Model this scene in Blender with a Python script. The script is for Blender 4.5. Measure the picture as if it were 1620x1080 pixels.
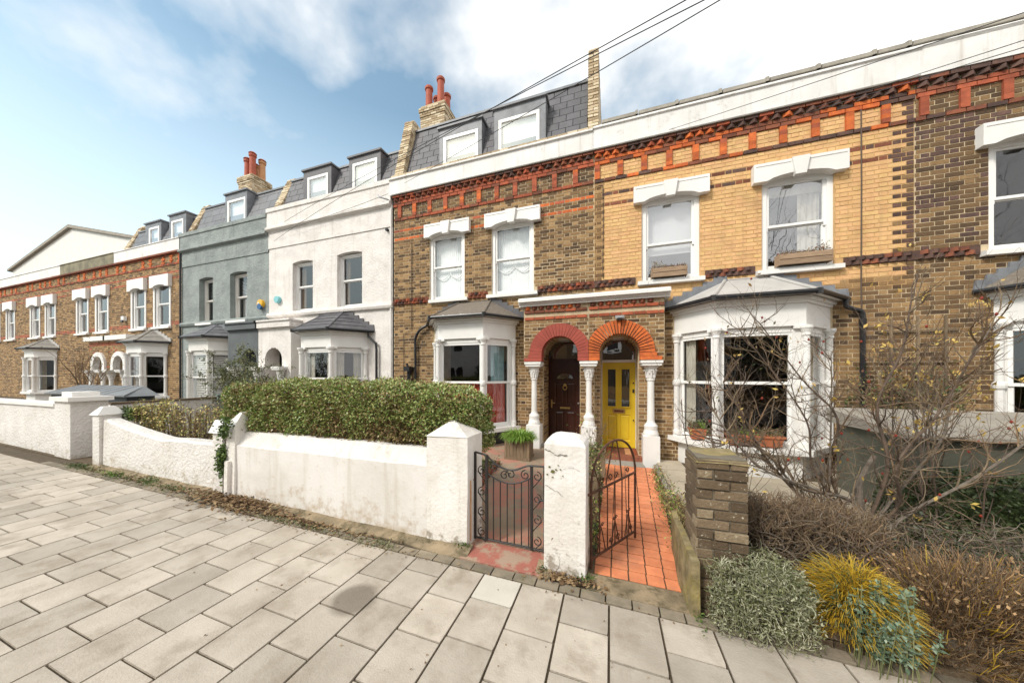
import bpy, math, random
from mathutils import Vector, Matrix
from math import sin, cos, pi, radians, atan2, sqrt

for o in list(bpy.data.objects):
    bpy.data.objects.remove(o)
SC = bpy.context.scene
COL = SC.collection
random.seed(7)
R = random.random
U = random.uniform

# ------------------------------------------------------------------ camera
cam_d = bpy.data.cameras.new('camera')
cam = bpy.data.objects.new('camera', cam_d)
COL.objects.link(cam)
SC.camera = cam
cam.location = (0, 0, 1.8)
cam.rotation_euler = (radians(90), 0, radians(18.96))
cam_d.sensor_width = 36
cam_d.lens = 36 * 492 / 1620
cam_d.shift_x = 14 / 1620
cam_d.shift_y = 53 / 1620
cam_d.clip_start = 0.05
cam_d.clip_end = 2000

# ------------------------------------------------------------------ light
SUN_EL, SUN_AZ = 42, 215          # degrees; azimuth from +Y towards +X
w = bpy.data.worlds.new('World')
SC.world = w
w.use_nodes = True
nt = w.node_tree
nt.nodes.clear()
def N(t, **k):
    n = nt.nodes.new(t)
    for a, b in k.items():
        setattr(n, a, b)
    return n
def LK(a, b):
    nt.links.new(a, b)
out = N('ShaderNodeOutputWorld')
bg = N('ShaderNodeBackground')
bg.inputs['Strength'].default_value = 0.1
sky = N('ShaderNodeTexSky')
sky.sky_type = 'NISHITA'
sky.sun_disc = False
sky.sun_elevation = radians(SUN_EL)
sky.sun_rotation = radians(SUN_AZ)
sky.air_density = 1.0
sky.dust_density = 1.2
sky.ozone_density = 1.0
tc = N('ShaderNodeTexCoord')
sep = N('ShaderNodeSeparateXYZ')
LK(tc.outputs['Generated'], sep.inputs[0])
def mth(op, a, b=None, clamp=False):
    n = N('ShaderNodeMath', operation=op, use_clamp=clamp)
    for i, v in enumerate((a, b)):
        if v is None: continue
        if isinstance(v, (int, float)): n.inputs[i].default_value = v
        else: LK(v, n.inputs[i])
    return n.outputs[0]
zc = mth('MAXIMUM', sep.outputs[2], 0.0)
den = mth('ADD', zc, 0.35)
cx_ = mth('DIVIDE', sep.outputs[0], den)
cy_ = mth('DIVIDE', sep.outputs[1], den)
comb = N('ShaderNodeCombineXYZ')
LK(cx_, comb.inputs[0]); LK(cy_, comb.inputs[1]); comb.inputs[2].default_value = 3.3
nz = N('ShaderNodeTexNoise')
nz.inputs['Scale'].default_value = 2.1
nz.inputs['Detail'].default_value = 7
nz.inputs['Roughness'].default_value = 0.52
LK(comb.outputs[0], nz.inputs['Vector'])
bias = mth('MULTIPLY', cx_, 0.24)
hz = mth('SUBTRACT', 0.55, zc)
hz = mth('MAXIMUM', hz, 0.0)
hz = mth('MULTIPLY', hz, 0.10)
cl = mth('ADD', mth('ADD', nz.outputs['Fac'], bias), hz)
ramp = N('ShaderNodeValToRGB')
ramp.color_ramp.elements[0].position = 0.35
ramp.color_ramp.elements[0].color = (0, 0, 0, 1)
ramp.color_ramp.elements[1].position = 0.55
ramp.color_ramp.elements[1].color = (1, 1, 1, 1)
LK(cl, ramp.inputs[0])
skm = N('ShaderNodeMix', data_type='RGBA', blend_type='MULTIPLY')
skm.inputs['Factor'].default_value = 1
LK(sky.outputs[0], skm.inputs['A'])
skm.inputs['B'].default_value = (1.55, 1.62, 1.32, 1)
hzf = mth('SUBTRACT', 1.0, mth('MULTIPLY', zc, 1.6), True)
hm = N('ShaderNodeMix', data_type='RGBA')
LK(mth('MULTIPLY', hzf, 0.9), hm.inputs['Factor'])
LK(skm.outputs['Result'], hm.inputs['A'])
hm.inputs['B'].default_value = (6.5, 7.3, 7.7, 1)
mx = N('ShaderNodeMix', data_type='RGBA')
LK(ramp.outputs[0], mx.inputs['Factor'])
LK(hm.outputs['Result'], mx.inputs['A'])
cr2 = N('ShaderNodeValToRGB')
cr2.color_ramp.elements[0].position = 0.42
cr2.color_ramp.elements[0].color = (0.66, 0.67, 0.67, 1)
cr2.color_ramp.elements[1].position = 0.66
cr2.color_ramp.elements[1].color = (0.90, 0.88, 0.85, 1)
LK(cl, cr2.inputs[0])
cs = N('ShaderNodeVectorMath', operation='SCALE')
LK(cr2.outputs[0], cs.inputs[0]); cs.inputs['Scale'].default_value = 9.4
LK(cs.outputs[0], mx.inputs['B'])
LK(mx.outputs['Result'], bg.inputs['Color'])
LK(bg.outputs[0], out.inputs[0])

sd = bpy.data.lights.new('sun', 'SUN')
sd.energy = 1.6
sd.angle = radians(11)
sd.color = (1.0, 0.945, 0.875)
so = bpy.data.objects.new('sun', sd)
COL.objects.link(so)
_el, _az = radians(SUN_EL), radians(SUN_AZ)
_dir = Vector((cos(_el) * sin(_az), cos(_el) * cos(_az), sin(_el)))
so.rotation_euler = _dir.to_track_quat('Z', 'Y').to_euler()
so.location = (0, -20, 30)

SC.view_settings.view_transform = 'Standard'
SC.view_settings.look = 'None'
SC.view_settings.exposure = 0.86
SC.view_settings.gamma = 1
SC.view_settings.use_curve_mapping = False
SC.render.engine = 'CYCLES'
SC.cycles.max_bounces = 8
SC.cycles.transparent_max_bounces = 12

# ------------------------------------------------------------------ materials
MATS = {}
def mat(name, c1=None, c2=None, scale=3.0, rough=0.8, bump=0.0, bscale=60, rand=0.0, metal=0.0,
        stops=None, spec=0.4, dirt=None, detail=5, stretch=None, spots=None, hue=0.0, streak=None, bdist=0.01):
    """procedural surface: colour noise, per-piece brightness, bump, optional dirt or paint patches"""
    m = bpy.data.materials.new(name)
    m.use_nodes = True
    t = m.node_tree
    bs = t.nodes['Principled BSDF']
    L = t.links.new
    def n(ty, **k):
        x = t.nodes.new(ty)
        for a, b in k.items(): setattr(x, a, b)
        return x
    def mm(op, a, b=None, clamp=False):
        x = n('ShaderNodeMath', operation=op, use_clamp=clamp)
        for i, v in enumerate((a, b)):
            if v is None: continue
            if isinstance(v, (int, float)): x.inputs[i].default_value = v
            else: L(v, x.inputs[i])
        return x.outputs[0]
    geo = n('ShaderNodeNewGeometry')
    pos = geo.outputs['Position']
    if stretch:
        mp = n('ShaderNodeVectorMath', operation='MULTIPLY')
        L(pos, mp.inputs[0]); mp.inputs[1].default_value = stretch
        pos = mp.outputs[0]
    nz = n('ShaderNodeTexNoise')
    nz.inputs['Scale'].default_value = scale
    nz.inputs['Detail'].default_value = detail
    nz.inputs['Roughness'].default_value = 0.6
    L(pos, nz.inputs['Vector'])
    oi = n('ShaderNodeObjectInfo')
    h = mm('FRACT', mm('ADD', oi.outputs['Random'], geo.outputs['Random Per Island']))
    if stops:
        cr = n('ShaderNodeValToRGB')
        e = cr.color_ramp.elements
        while len(e) < len(stops): e.new(0.5)
        for i, (p, c) in enumerate(stops):
            e[i].position = p; e[i].color = (*c, 1)
        hn = mm('ADD', mm('MULTIPLY', h, 0.86), mm('MULTIPLY', mm('SUBTRACT', nz.outputs['Fac'], 0.36), 0.5), True)
        L(hn, cr.inputs[0])
        col = cr.outputs[0]
    elif c2:
        mr = n('ShaderNodeMapRange')
        mr.inputs['From Min'].default_value = 0.36
        mr.inputs['From Max'].default_value = 0.64
        L(nz.outputs['Fac'], mr.inputs['Value'])
        mi = n('ShaderNodeMix', data_type='RGBA')
        L(mr.outputs[0], mi.inputs['Factor'])
        mi.inputs['A'].default_value = (*c1, 1)
        mi.inputs['B'].default_value = (*c2, 1)
        col = mi.outputs['Result']
    else:
        rg = n('ShaderNodeRGB'); rg.outputs[0].default_value = (*c1, 1)
        col = rg.outputs[0]
    if rand:
        hs = n('ShaderNodeHueSaturation')
        L(col, hs.inputs['Color'])
        L(mm('ADD', mm('MULTIPLY', h, 2 * rand), 1 - rand), hs.inputs['Value'])
        if hue:
            h2 = mm('FRACT', mm('MULTIPLY', h, 7.31))
            L(mm('ADD', mm('MULTIPLY', h2, 2 * hue), 0.5 - hue), hs.inputs['Hue'])
        col = hs.outputs[0]
    if dirt:   # (colour, noise scale, low, high, amount, (zlo, zhi) or None)
        dc, ds, lo, hi, amt, zz = dirt
        n2 = n('ShaderNodeTexNoise')
        n2.inputs['Scale'].default_value = ds
        n2.inputs['Detail'].default_value = 8
        n2.inputs['Roughness'].default_value = 0.65
        L(geo.outputs['Position'], n2.inputs['Vector'])
        v = n2.outputs['Fac']
        if zz:
            sp = n('ShaderNodeSeparateXYZ'); L(geo.outputs['Position'], sp.inputs[0])
            mz = n('ShaderNodeMapRange')
            mz.inputs['From Min'].default_value = zz[0]; mz.inputs['From Max'].default_value = zz[1]
            mz.inputs['To Min'].default_value = 0.25; mz.inputs['To Max'].default_value = 0.0
            L(sp.outputs[2], mz.inputs['Value'])
            v = mm('ADD', v, mz.outputs[0])
        mr2 = n('ShaderNodeMapRange')
        mr2.inputs['From Min'].default_value = lo; mr2.inputs['From Max'].default_value = hi
        L(v, mr2.inputs['Value'])
        m3 = n('ShaderNodeMix', data_type='RGBA')
        L(mm('MULTIPLY', mr2.outputs[0], amt), m3.inputs['Factor'])
        L(col, m3.inputs['A']); m3.inputs['B'].default_value = (*dc, 1)
        col = m3.outputs['Result']
    if streak:   # rain streaks: (colour, threshold lo, hi, amount)
        s5 = n('ShaderNodeVectorMath', operation='MULTIPLY'); L(geo.outputs['Position'], s5.inputs[0]); s5.inputs[1].default_value = (9, 9, 0.55)
        n5 = n('ShaderNodeTexNoise'); n5.inputs['Scale'].default_value = 1.0; n5.inputs['Detail'].default_value = 6; n5.inputs['Roughness'].default_value = 0.62
        L(s5.outputs[0], n5.inputs['Vector'])
        m5 = n('ShaderNodeMapRange'); m5.inputs['From Min'].default_value = streak[1]; m5.inputs['From Max'].default_value = streak[2]
        L(n5.outputs['Fac'], m5.inputs['Value'])
        x5 = n('ShaderNodeMix', data_type='RGBA'); L(mm('MULTIPLY', m5.outputs[0], streak[3]), x5.inputs['Factor'])
        L(col, x5.inputs['A']); x5.inputs['B'].default_value = (*streak[0], 1); col = x5.outputs['Result']
    for (sx, sy, sr, sc) in (spots or ()):   # soft-edged darker round spots on the paving
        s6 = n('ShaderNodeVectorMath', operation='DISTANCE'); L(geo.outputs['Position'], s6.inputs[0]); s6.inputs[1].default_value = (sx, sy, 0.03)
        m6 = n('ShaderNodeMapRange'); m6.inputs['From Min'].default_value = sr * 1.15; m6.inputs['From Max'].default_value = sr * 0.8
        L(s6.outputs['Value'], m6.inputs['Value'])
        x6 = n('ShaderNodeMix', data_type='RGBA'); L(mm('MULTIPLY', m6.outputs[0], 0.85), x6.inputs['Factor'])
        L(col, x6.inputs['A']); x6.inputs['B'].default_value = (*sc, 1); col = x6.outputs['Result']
    L(col, bs.inputs['Base Color'])
    bs.inputs['Roughness'].default_value = rough
    bs.inputs['Metallic'].default_value = metal
    bs.inputs['Specular IOR Level'].default_value = spec
    if bump:
        n4 = n('ShaderNodeTexNoise')
        n4.inputs['Scale'].default_value = bscale
        n4.inputs['Detail'].default_value = 4
        L(pos, n4.inputs['Vector'])
        b = n('ShaderNodeBump')
        b.inputs['Strength'].default_value = bump
        b.inputs['Distance'].default_value = bdist
        L(n4.outputs['Fac'], b.inputs['Height'])
        L(b.outputs[0], bs.inputs['Normal'])
    MATS[name] = m
    return m

def glassmat(name, refl=0.16, tint=(0.95, 0.96, 0.96)):
    m = bpy.data.materials.new(name)
    m.use_nodes = True
    t = m.node_tree
    t.nodes.clear()
    o = t.nodes.new('ShaderNodeOutputMaterial')
    tr = t.nodes.new('ShaderNodeBsdfTransparent'); tr.inputs[0].default_value = (*tint, 1)
    gl = t.nodes.new('ShaderNodeBsdfGlossy'); gl.inputs['Roughness'].default_value = 0.015
    gl.inputs[0].default_value = (0.95, 0.97, 1, 1)
    nzg = t.nodes.new('ShaderNodeTexNoise'); nzg.inputs['Scale'].default_value = 1.7
    bp = t.nodes.new('ShaderNodeBump'); bp.inputs['Strength'].default_value = 0.10; bp.inputs['Distance'].default_value = 0.02
    t.links.new(nzg.outputs['Fac'], bp.inputs['Height']); t.links.new(bp.outputs[0], gl.inputs['Normal'])
    lw = t.nodes.new('ShaderNodeLayerWeight'); lw.inputs['Blend'].default_value = 0.5
    fr = t.nodes.new('ShaderNodeMath'); fr.operation = 'POWER'; fr.inputs[1].default_value = 4.5
    t.links.new(lw.outputs['Facing'], fr.inputs[0])
    ad = t.nodes.new('ShaderNodeMath'); ad.operation = 'ADD'; ad.use_clamp = True
    ad.inputs[1].default_value = refl + 0.045
    t.links.new(fr.outputs[0], ad.inputs[0])
    mi = t.nodes.new('ShaderNodeMixShader')
    t.links.new(ad.outputs[0], mi.inputs[0]); t.links.new(tr.outputs[0], mi.inputs[1]); t.links.new(gl.outputs[0], mi.inputs[2])
    t.links.new(mi.outputs[0], o.inputs[0])
    MATS[name] = m
    return m

glassmat('glass', 0.05)
glassmat('glass_bright', 0.24)
mat('white_paint', (0.80, 0.785, 0.76), (0.74, 0.72, 0.69), 2.0, 0.5, 0.05, 30, dirt=((0.42, 0.38, 0.32), 5.0, 0.62, 0.75, 0.35, None))
mat('white_sash', (0.82, 0.81, 0.79), rough=0.35)
mat('cream_paint', (0.74, 0.72, 0.68), (0.68, 0.65, 0.60), 2.5, 0.5, 0.05, 40)
mat('white_stucco', (0.77, 0.735, 0.70), (0.66, 0.62, 0.585), 2.6, 0.85, 0.8, 18, dirt=((0.40, 0.36, 0.30), 2.2, 0.58, 0.80, 0.4, None), streak=((0.48, 0.43, 0.37), 0.55, 0.73, 0.5), bdist=0.02)
mat('white_fascia', (0.80, 0.78, 0.76), (0.70, 0.68, 0.655), 2.2, 0.7, 0.25, 30, dirt=((0.25, 0.20, 0.15), 3.3, 0.60, 0.72, 0.5, None), streak=((0.42, 0.37, 0.31), 0.54, 0.72, 0.5))
mat('wall_render', (0.74, 0.715, 0.69), (0.64, 0.61, 0.57), 2.0, 0.85, 0.5, 30, dirt=((0.40, 0.29, 0.17), 7.0, 0.60, 0.84, 0.85, (0.0, 0.50)), streak=((0.48, 0.42, 0.33), 0.54, 0.72, 0.55), bdist=0.007)
mat('rough_render', (0.74, 0.715, 0.69), (0.65, 0.62, 0.585), 2.0, 0.9, 1.0, 22, dirt=((0.36, 0.29, 0.18), 7.0, 0.63, 0.86, 0.75, (0.05, 0.6)), streak=((0.48, 0.42, 0.33), 0.56, 0.74, 0.4), bdist=0.022)
mat('pier_render', (0.80, 0.775, 0.745), (0.69, 0.65, 0.60), 3.0, 0.8, 0.6, 34, dirt=((0.24, 0.19, 0.13), 9.0, 0.64, 0.74, 0.75, (-0.05, 0.35)), streak=((0.42, 0.38, 0.30), 0.55, 0.73, 0.5), bdist=0.012)
mat('grey_stucco', (0.30, 0.335, 0.32), (0.215, 0.24, 0.235), 2.5, 0.85, 1.0, 15, dirt=((0.45, 0.48, 0.46), 3.0, 0.58, 0.78, 0.5, None), streak=((0.12, 0.13, 0.13), 0.56, 0.74, 0.5), bdist=0.03)
mat('dark_grey_stucco', (0.13, 0.145, 0.15), (0.10, 0.11, 0.115), 1.5, 0.8, 0.4, 30)
mat('mortar_tan', (0.60, 0.48, 0.32), (0.42, 0.33, 0.21), 5, 0.95, 0.3, 80)
mat('mortar_ochre', (0.60, 0.385, 0.19), (0.50, 0.31, 0.14), 5, 0.95, 0.3, 80)
mat('mortar_dark', (0.20, 0.17, 0.13), (0.14, 0.12, 0.09), 5, 0.95, 0.3, 80)
mat('brick_stock', stops=[(0.0, (0.062, 0.038, 0.023)), (0.35, (0.12, 0.072, 0.037)), (0.62, (0.175, 0.105, 0.050)), (0.86, (0.25, 0.152, 0.070)), (1.0, (0.34, 0.22, 0.105))],
    scale=17, rough=0.9, bump=0.6, bscale=70, dirt=((0.065, 0.045, 0.03), 1.3, 0.54, 0.76, 0.45, None))
mat('brick_stock_light', stops=[(0.0, (0.115, 0.065, 0.032)), (0.3, (0.20, 0.118, 0.054)), (0.65, (0.30, 0.18, 0.080)), (1.0, (0.41, 0.262, 0.125))],
    scale=17, rough=0.9, bump=0.6, bscale=70, dirt=((0.09, 0.055, 0.032), 1.1, 0.54, 0.76, 0.5, None))
mat('brick_ochre', (0.72, 0.45, 0.215), (0.63, 0.38, 0.165), 7, 0.85, 0.4, 60, rand=0.07, dirt=((0.34, 0.21, 0.10), 1.9, 0.54, 0.76, 0.55, None), hue=0.008, streak=((0.38, 0.24, 0.13), 0.56, 0.74, 0.4))
mat('brick_dark', (0.075, 0.045, 0.038), (0.13, 0.068, 0.05), 12, 0.8, 0.4, 60, rand=0.30)
mat('brick_umber', (0.15, 0.055, 0.035), (0.24, 0.08, 0.04), 10, 0.85, 0.4, 60, rand=0.3)
mat('brick_red', (0.40, 0.10, 0.045), (0.28, 0.07, 0.035), 10, 0.85, 0.4, 60, rand=0.25)
mat('brick_orange', (0.60, 0.15, 0.035), (0.45, 0.10, 0.03), 12, 0.85, 0.4, 60, rand=0.22)
mat('brick_pale', None, stops=[(0, (0.20, 0.14, 0.08)), (0.35, (0.42, 0.32, 0.20)), (0.7, (0.58, 0.48, 0.33)), (1, (0.66, 0.58, 0.44))], scale=14, rough=0.9, bump=0.6, bscale=50)
mat('brick_mossy', stops=[(0, (0.08, 0.055, 0.033)), (0.45, (0.135, 0.095, 0.058)), (0.8, (0.20, 0.145, 0.09)), (1, (0.29, 0.23, 0.15))], scale=22, rough=0.95, bump=1.0, bscale=45, dirt=((0.62, 0.58, 0.46), 30.0, 0.62, 0.68, 0.7, None))
mat('mossy_stone', (0.30, 0.24, 0.13), (0.15, 0.12, 0.06), 9, 0.95, 0.9, 30, dirt=((0.30, 0.24, 0.06), 5.0, 0.5, 0.65, 0.6, None))
mat('red_paint', (0.36, 0.075, 0.05), (0.30, 0.06, 0.04), 5, 0.7, 0.2, 50, rand=0.06)
mat('slate', (0.095, 0.092, 0.10), (0.115, 0.112, 0.12), 6, 0.55, 0.15, 30, rand=0.10)
mat('slate_far', (0.12, 0.12, 0.13), (0.15, 0.15, 0.16), 2, 0.5, 0.1, 30, rand=0.1)
mat('lead', (0.15, 0.155, 0.17), (0.21, 0.22, 0.24), 5, 0.5, 0.1, 20)
mat('zinc', (0.40, 0.385, 0.365), (0.48, 0.46, 0.44), 3, 0.5, 0.15, 12)
mat('felt', (0.15, 0.125, 0.10), (0.21, 0.18, 0.145), 20, 0.95, 0.6, 120)
mat('tile_grey', (0.20, 0.185, 0.17), (0.27, 0.25, 0.22), 9, 0.8, 0.3, 40)
mat('black_plastic', (0.018, 0.018, 0.02), rough=0.35)
mat('black_iron', (0.022, 0.02, 0.02), (0.035, 0.03, 0.028), 30, 0.5, 0.2, 120)
mat('rusty_iron', (0.060, 0.032, 0.022), (0.14, 0.055, 0.03), 25, 0.75, 0.4, 120)
mat('coping_stone', (0.36, 0.33, 0.28), (0.26, 0.235, 0.20), 6, 0.9, 0.4, 30)
mat('terracotta', (0.46, 0.15, 0.065), (0.38, 0.12, 0.055), 6, 0.75, 0.15, 30)
mat('terracotta_pale', (0.52, 0.27, 0.13), (0.44, 0.22, 0.11), 6, 0.8, 0.15, 30)
mat('chimney_red', (0.42, 0.10, 0.055), (0.33, 0.08, 0.045), 5, 0.7, 0.1, 30)
mat('door_yellow', (0.74, 0.53, 0.035), (0.66, 0.46, 0.03), 3, 0.32, 0.04, 20)
mat('door_brown', (0.050, 0.015, 0.010), (0.036, 0.011, 0.008), 4, 0.25, 0.05, 40, spec=0.5)
mat('brass', (0.62, 0.44, 0.18), rough=0.3, metal=0.9)
mat('steel', (0.55, 0.55, 0.55), rough=0.35, metal=0.8)
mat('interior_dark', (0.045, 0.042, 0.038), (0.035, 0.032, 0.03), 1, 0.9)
mat('net_curtain', (0.88, 0.89, 0.89), (0.80, 0.82, 0.82), 6, 0.9)
mat('grey_blind', (0.66, 0.67, 0.68), (0.60, 0.61, 0.62), 1, 0.8)
mat('cream_curtain', (0.52, 0.49, 0.42), (0.40, 0.37, 0.31), 4, 0.9)
mat('brown_curtain', (0.30, 0.20, 0.12), (0.22, 0.14, 0.08), 4, 0.9)
mat('red_curtain', (0.36, 0.045, 0.028), (0.50, 0.08, 0.045), 7, 0.85, stretch=(6, 6, 0.5))
mat('teal_curtain', (0.12, 0.24, 0.26), (0.17, 0.31, 0.33), 7, 0.85)
mat('louvre_white', (0.66, 0.64, 0.60), rough=0.5)
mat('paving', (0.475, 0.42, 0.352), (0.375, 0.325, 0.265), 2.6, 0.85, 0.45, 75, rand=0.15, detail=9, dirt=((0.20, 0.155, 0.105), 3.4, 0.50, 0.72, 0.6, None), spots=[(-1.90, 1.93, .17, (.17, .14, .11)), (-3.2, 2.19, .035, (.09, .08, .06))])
mat('paving_dark', (0.145, 0.12, 0.095), (0.20, 0.17, 0.135), 3.0, 0.6, 0.3, 55)
mat('paving_light', (0.60, 0.555, 0.48), (0.53, 0.49, 0.42), 3.5, 0.85, 0.3, 55, rand=0.05)
mat('joint_sand', (0.065, 0.048, 0.030), (0.11, 0.085, 0.055), 14, 0.95, 0.6, 80)
mat('sett', (0.25, 0.205, 0.15), (0.17, 0.145, 0.105), 6, 0.9, 0.5, 50, rand=0.22, dirt=((0.12, 0.12, 0.05), 5.0, 0.55, 0.7, 0.5, None))
mat('haunch', (0.34, 0.26, 0.165), (0.19, 0.15, 0.095), 5, 0.95, 0.8, 40, dirt=((0.07, 0.06, 0.03), 6.0, 0.50, 0.62, 0.75, None))
mat('concrete', (0.34, 0.26, 0.18), (0.24, 0.185, 0.13), 2.5, 0.9, 0.4, 40, dirt=((0.46, 0.18, 0.13), 2.7, 0.45, 0.55, 0.75, None))
mat('concrete_red', (0.40, 0.145, 0.105), (0.33, 0.115, 0.085), 5, 0.8, 0.4, 40, dirt=((0.36, 0.29, 0.21), 5.5, 0.46, 0.55, 0.8, None))
mat('garden_paving', (0.45, 0.385, 0.29), (0.35, 0.30, 0.225), 2.5, 0.9, 0.4, 30, rand=0.1)
mat('tile_red', (0.78, 0.285, 0.135), (0.65, 0.22, 0.105), 8, 0.6, 0.15, 40, rand=0.12, dirt=((0.30, 0.17, 0.11), 2.4, 0.50, 0.72, 0.6, None))
mat('soil', (0.075, 0.052, 0.032), (0.13, 0.095, 0.055), 9, 0.95, 0.9, 40)
mat('asphalt', (0.052, 0.052, 0.054), (0.07, 0.07, 0.07), 8, 0.9, 0.3, 90)
mat('kerb', (0.30, 0.285, 0.26), (0.24, 0.225, 0.20), 6, 0.85, 0.3, 40)
mat('road_line', (0.75, 0.74, 0.70), rough=0.7)
mat('old_wood', (0.27, 0.20, 0.125), (0.17, 0.12, 0.075), 7, 0.85, 0.4, 30, rand=0.18, stretch=(8, 8, 1))
mat('planter_wood', (0.36, 0.25, 0.165), (0.26, 0.175, 0.11), 7, 0.85, 0.3, 30, rand=0.12, stretch=(1, 8, 8))
mat('green_fence', (0.23, 0.30, 0.27), (0.18, 0.24, 0.215), 5, 0.75, 0.2, 30, rand=0.08)
mat('shed_dark', (0.028, 0.032, 0.038), (0.04, 0.045, 0.05), 3, 0.6)
mat('shed_roof', (0.17, 0.18, 0.19), (0.21, 0.22, 0.23), 3, 0.7, 0.3, 60)
mat('store_green', (0.075, 0.078, 0.058), (0.10, 0.10, 0.075), 2, 0.8, 0.2, 20)
mat('store_top', (0.33, 0.30, 0.255), (0.26, 0.235, 0.20), 3, 0.85, 0.2, 30)
mat('bark', (0.15, 0.105, 0.075), (0.09, 0.065, 0.05), 20, 0.9, 0.5, 60)
mat('bark_grey', (0.21, 0.175, 0.14), (0.12, 0.10, 0.08), 20, 0.9, 0.5, 60)
mat('twig_brown', (0.14, 0.10, 0.062), (0.24, 0.18, 0.115), 12, 0.9, rand=0.35)
mat('twig_red', (0.22, 0.145, 0.085), (0.15, 0.10, 0.06), 12, 0.9, rand=0.35)
mat('hedge_leaf', stops=[(0, (0.10, 0.155, 0.035)), (0.25, (0.17, 0.25, 0.055)), (0.5, (0.28, 0.35, 0.10)), (0.70, (0.42, 0.45, 0.17)), (0.84, (0.30, 0.19, 0.08)), (1, (0.56, 0.50, 0.28))], scale=2.5, rough=0.42, spec=0.5)
mat('hedge_brown', stops=[(0, (0.10, 0.065, 0.03)), (0.5, (0.20, 0.13, 0.06)), (1, (0.26, 0.22, 0.08))], scale=3, rough=0.8)
mat('yellow_leaf', None, stops=[(0, (0.22, 0.27, 0.07)), (0.35, (0.48, 0.45, 0.15)), (0.7, (0.66, 0.54, 0.22)), (1, (0.58, 0.38, 0.20))], scale=3, rough=0.6)
mat('green_leaf', None, stops=[(0, (0.035, 0.065, 0.018)), (0.5, (0.08, 0.13, 0.03)), (1, (0.17, 0.24, 0.06))], scale=3, rough=0.5)
mat('bright_leaf', None, stops=[(0, (0.08, 0.17, 0.015)), (0.5, (0.15, 0.28, 0.03)), (1, (0.30, 0.42, 0.08))], scale=3, rough=0.5)
mat('dark_leaf', None, stops=[(0, (0.018, 0.028, 0.010)), (0.5, (0.04, 0.06, 0.02)), (1, (0.085, 0.11, 0.04))], scale=3, rough=0.45)
mat('silver_leaf', stops=[(0, (0.13, 0.135, 0.075)), (0.5, (0.26, 0.265, 0.16)), (1, (0.47, 0.46, 0.33))], scale=3, rough=0.7)
mat('olive_leaf', None, stops=[(0, (0.07, 0.085, 0.03)), (0.5, (0.13, 0.145, 0.06)), (1, (0.24, 0.24, 0.11))], scale=3, rough=0.6)
mat('blue_leaf', None, stops=[(0, (0.06, 0.10, 0.06)), (0.5, (0.13, 0.19, 0.12)), (1, (0.28, 0.34, 0.24))], scale=3, rough=0.5)
mat('gold_blade', None, stops=[(0, (0.26, 0.15, 0.015)), (0.5, (0.48, 0.30, 0.02)), (1, (0.64, 0.45, 0.05))], scale=3, rough=0.6)
mat('rust_blade', None, stops=[(0, (0.14, 0.085, 0.042)), (0.5, (0.27, 0.16, 0.075)), (1, (0.46, 0.29, 0.14))], scale=3, rough=0.7)
mat('litter', None, stops=[(0, (0.07, 0.04, 0.02)), (0.5, (0.18, 0.105, 0.05)), (1, (0.36, 0.26, 0.14))], scale=3, rough=0.9)
mat('parapet_olive', (0.28, 0.25, 0.17), (0.16, 0.145, 0.10), 3, 0.9, 0.3, 40)
mat('moss', (0.10, 0.11, 0.025), (0.17, 0.16, 0.05), 15, 0.95, 0.8, 50)
mat('rose_leaf', (0.55, 0.42, 0.10), (0.42, 0.24, 0.08), 20, 0.6, rand=0.2)
mat('hip_red', (0.22, 0.03, 0.015), rough=0.4)
mat('turquoise', (0.02, 0.16, 0.20), (0.015, 0.10, 0.13), 8, 0.4)
mat('alarm_yellow', (0.75, 0.42, 0.03), rough=0.4)
mat('alarm_blue', (0.02, 0.10, 0.25), rough=0.4)
mat('alarm_teal', (0.22, 0.52, 0.56), rough=0.4)
mat('wire', (0.05, 0.05, 0.055), rough=0.7)
mat('cable_brown', (0.10, 0.07, 0.05), rough=0.7)
mat('rust_stain', (0.55, 0.27, 0.13), (0.66, 0.45, 0.30), 9, 0.9)
mat('succulent', None, stops=[(0, (0.10, 0.04, 0.03)), (0.5, (0.22, 0.10, 0.06)), (1, (0.26, 0.30, 0.10))], scale=3, rough=0.7)

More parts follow.
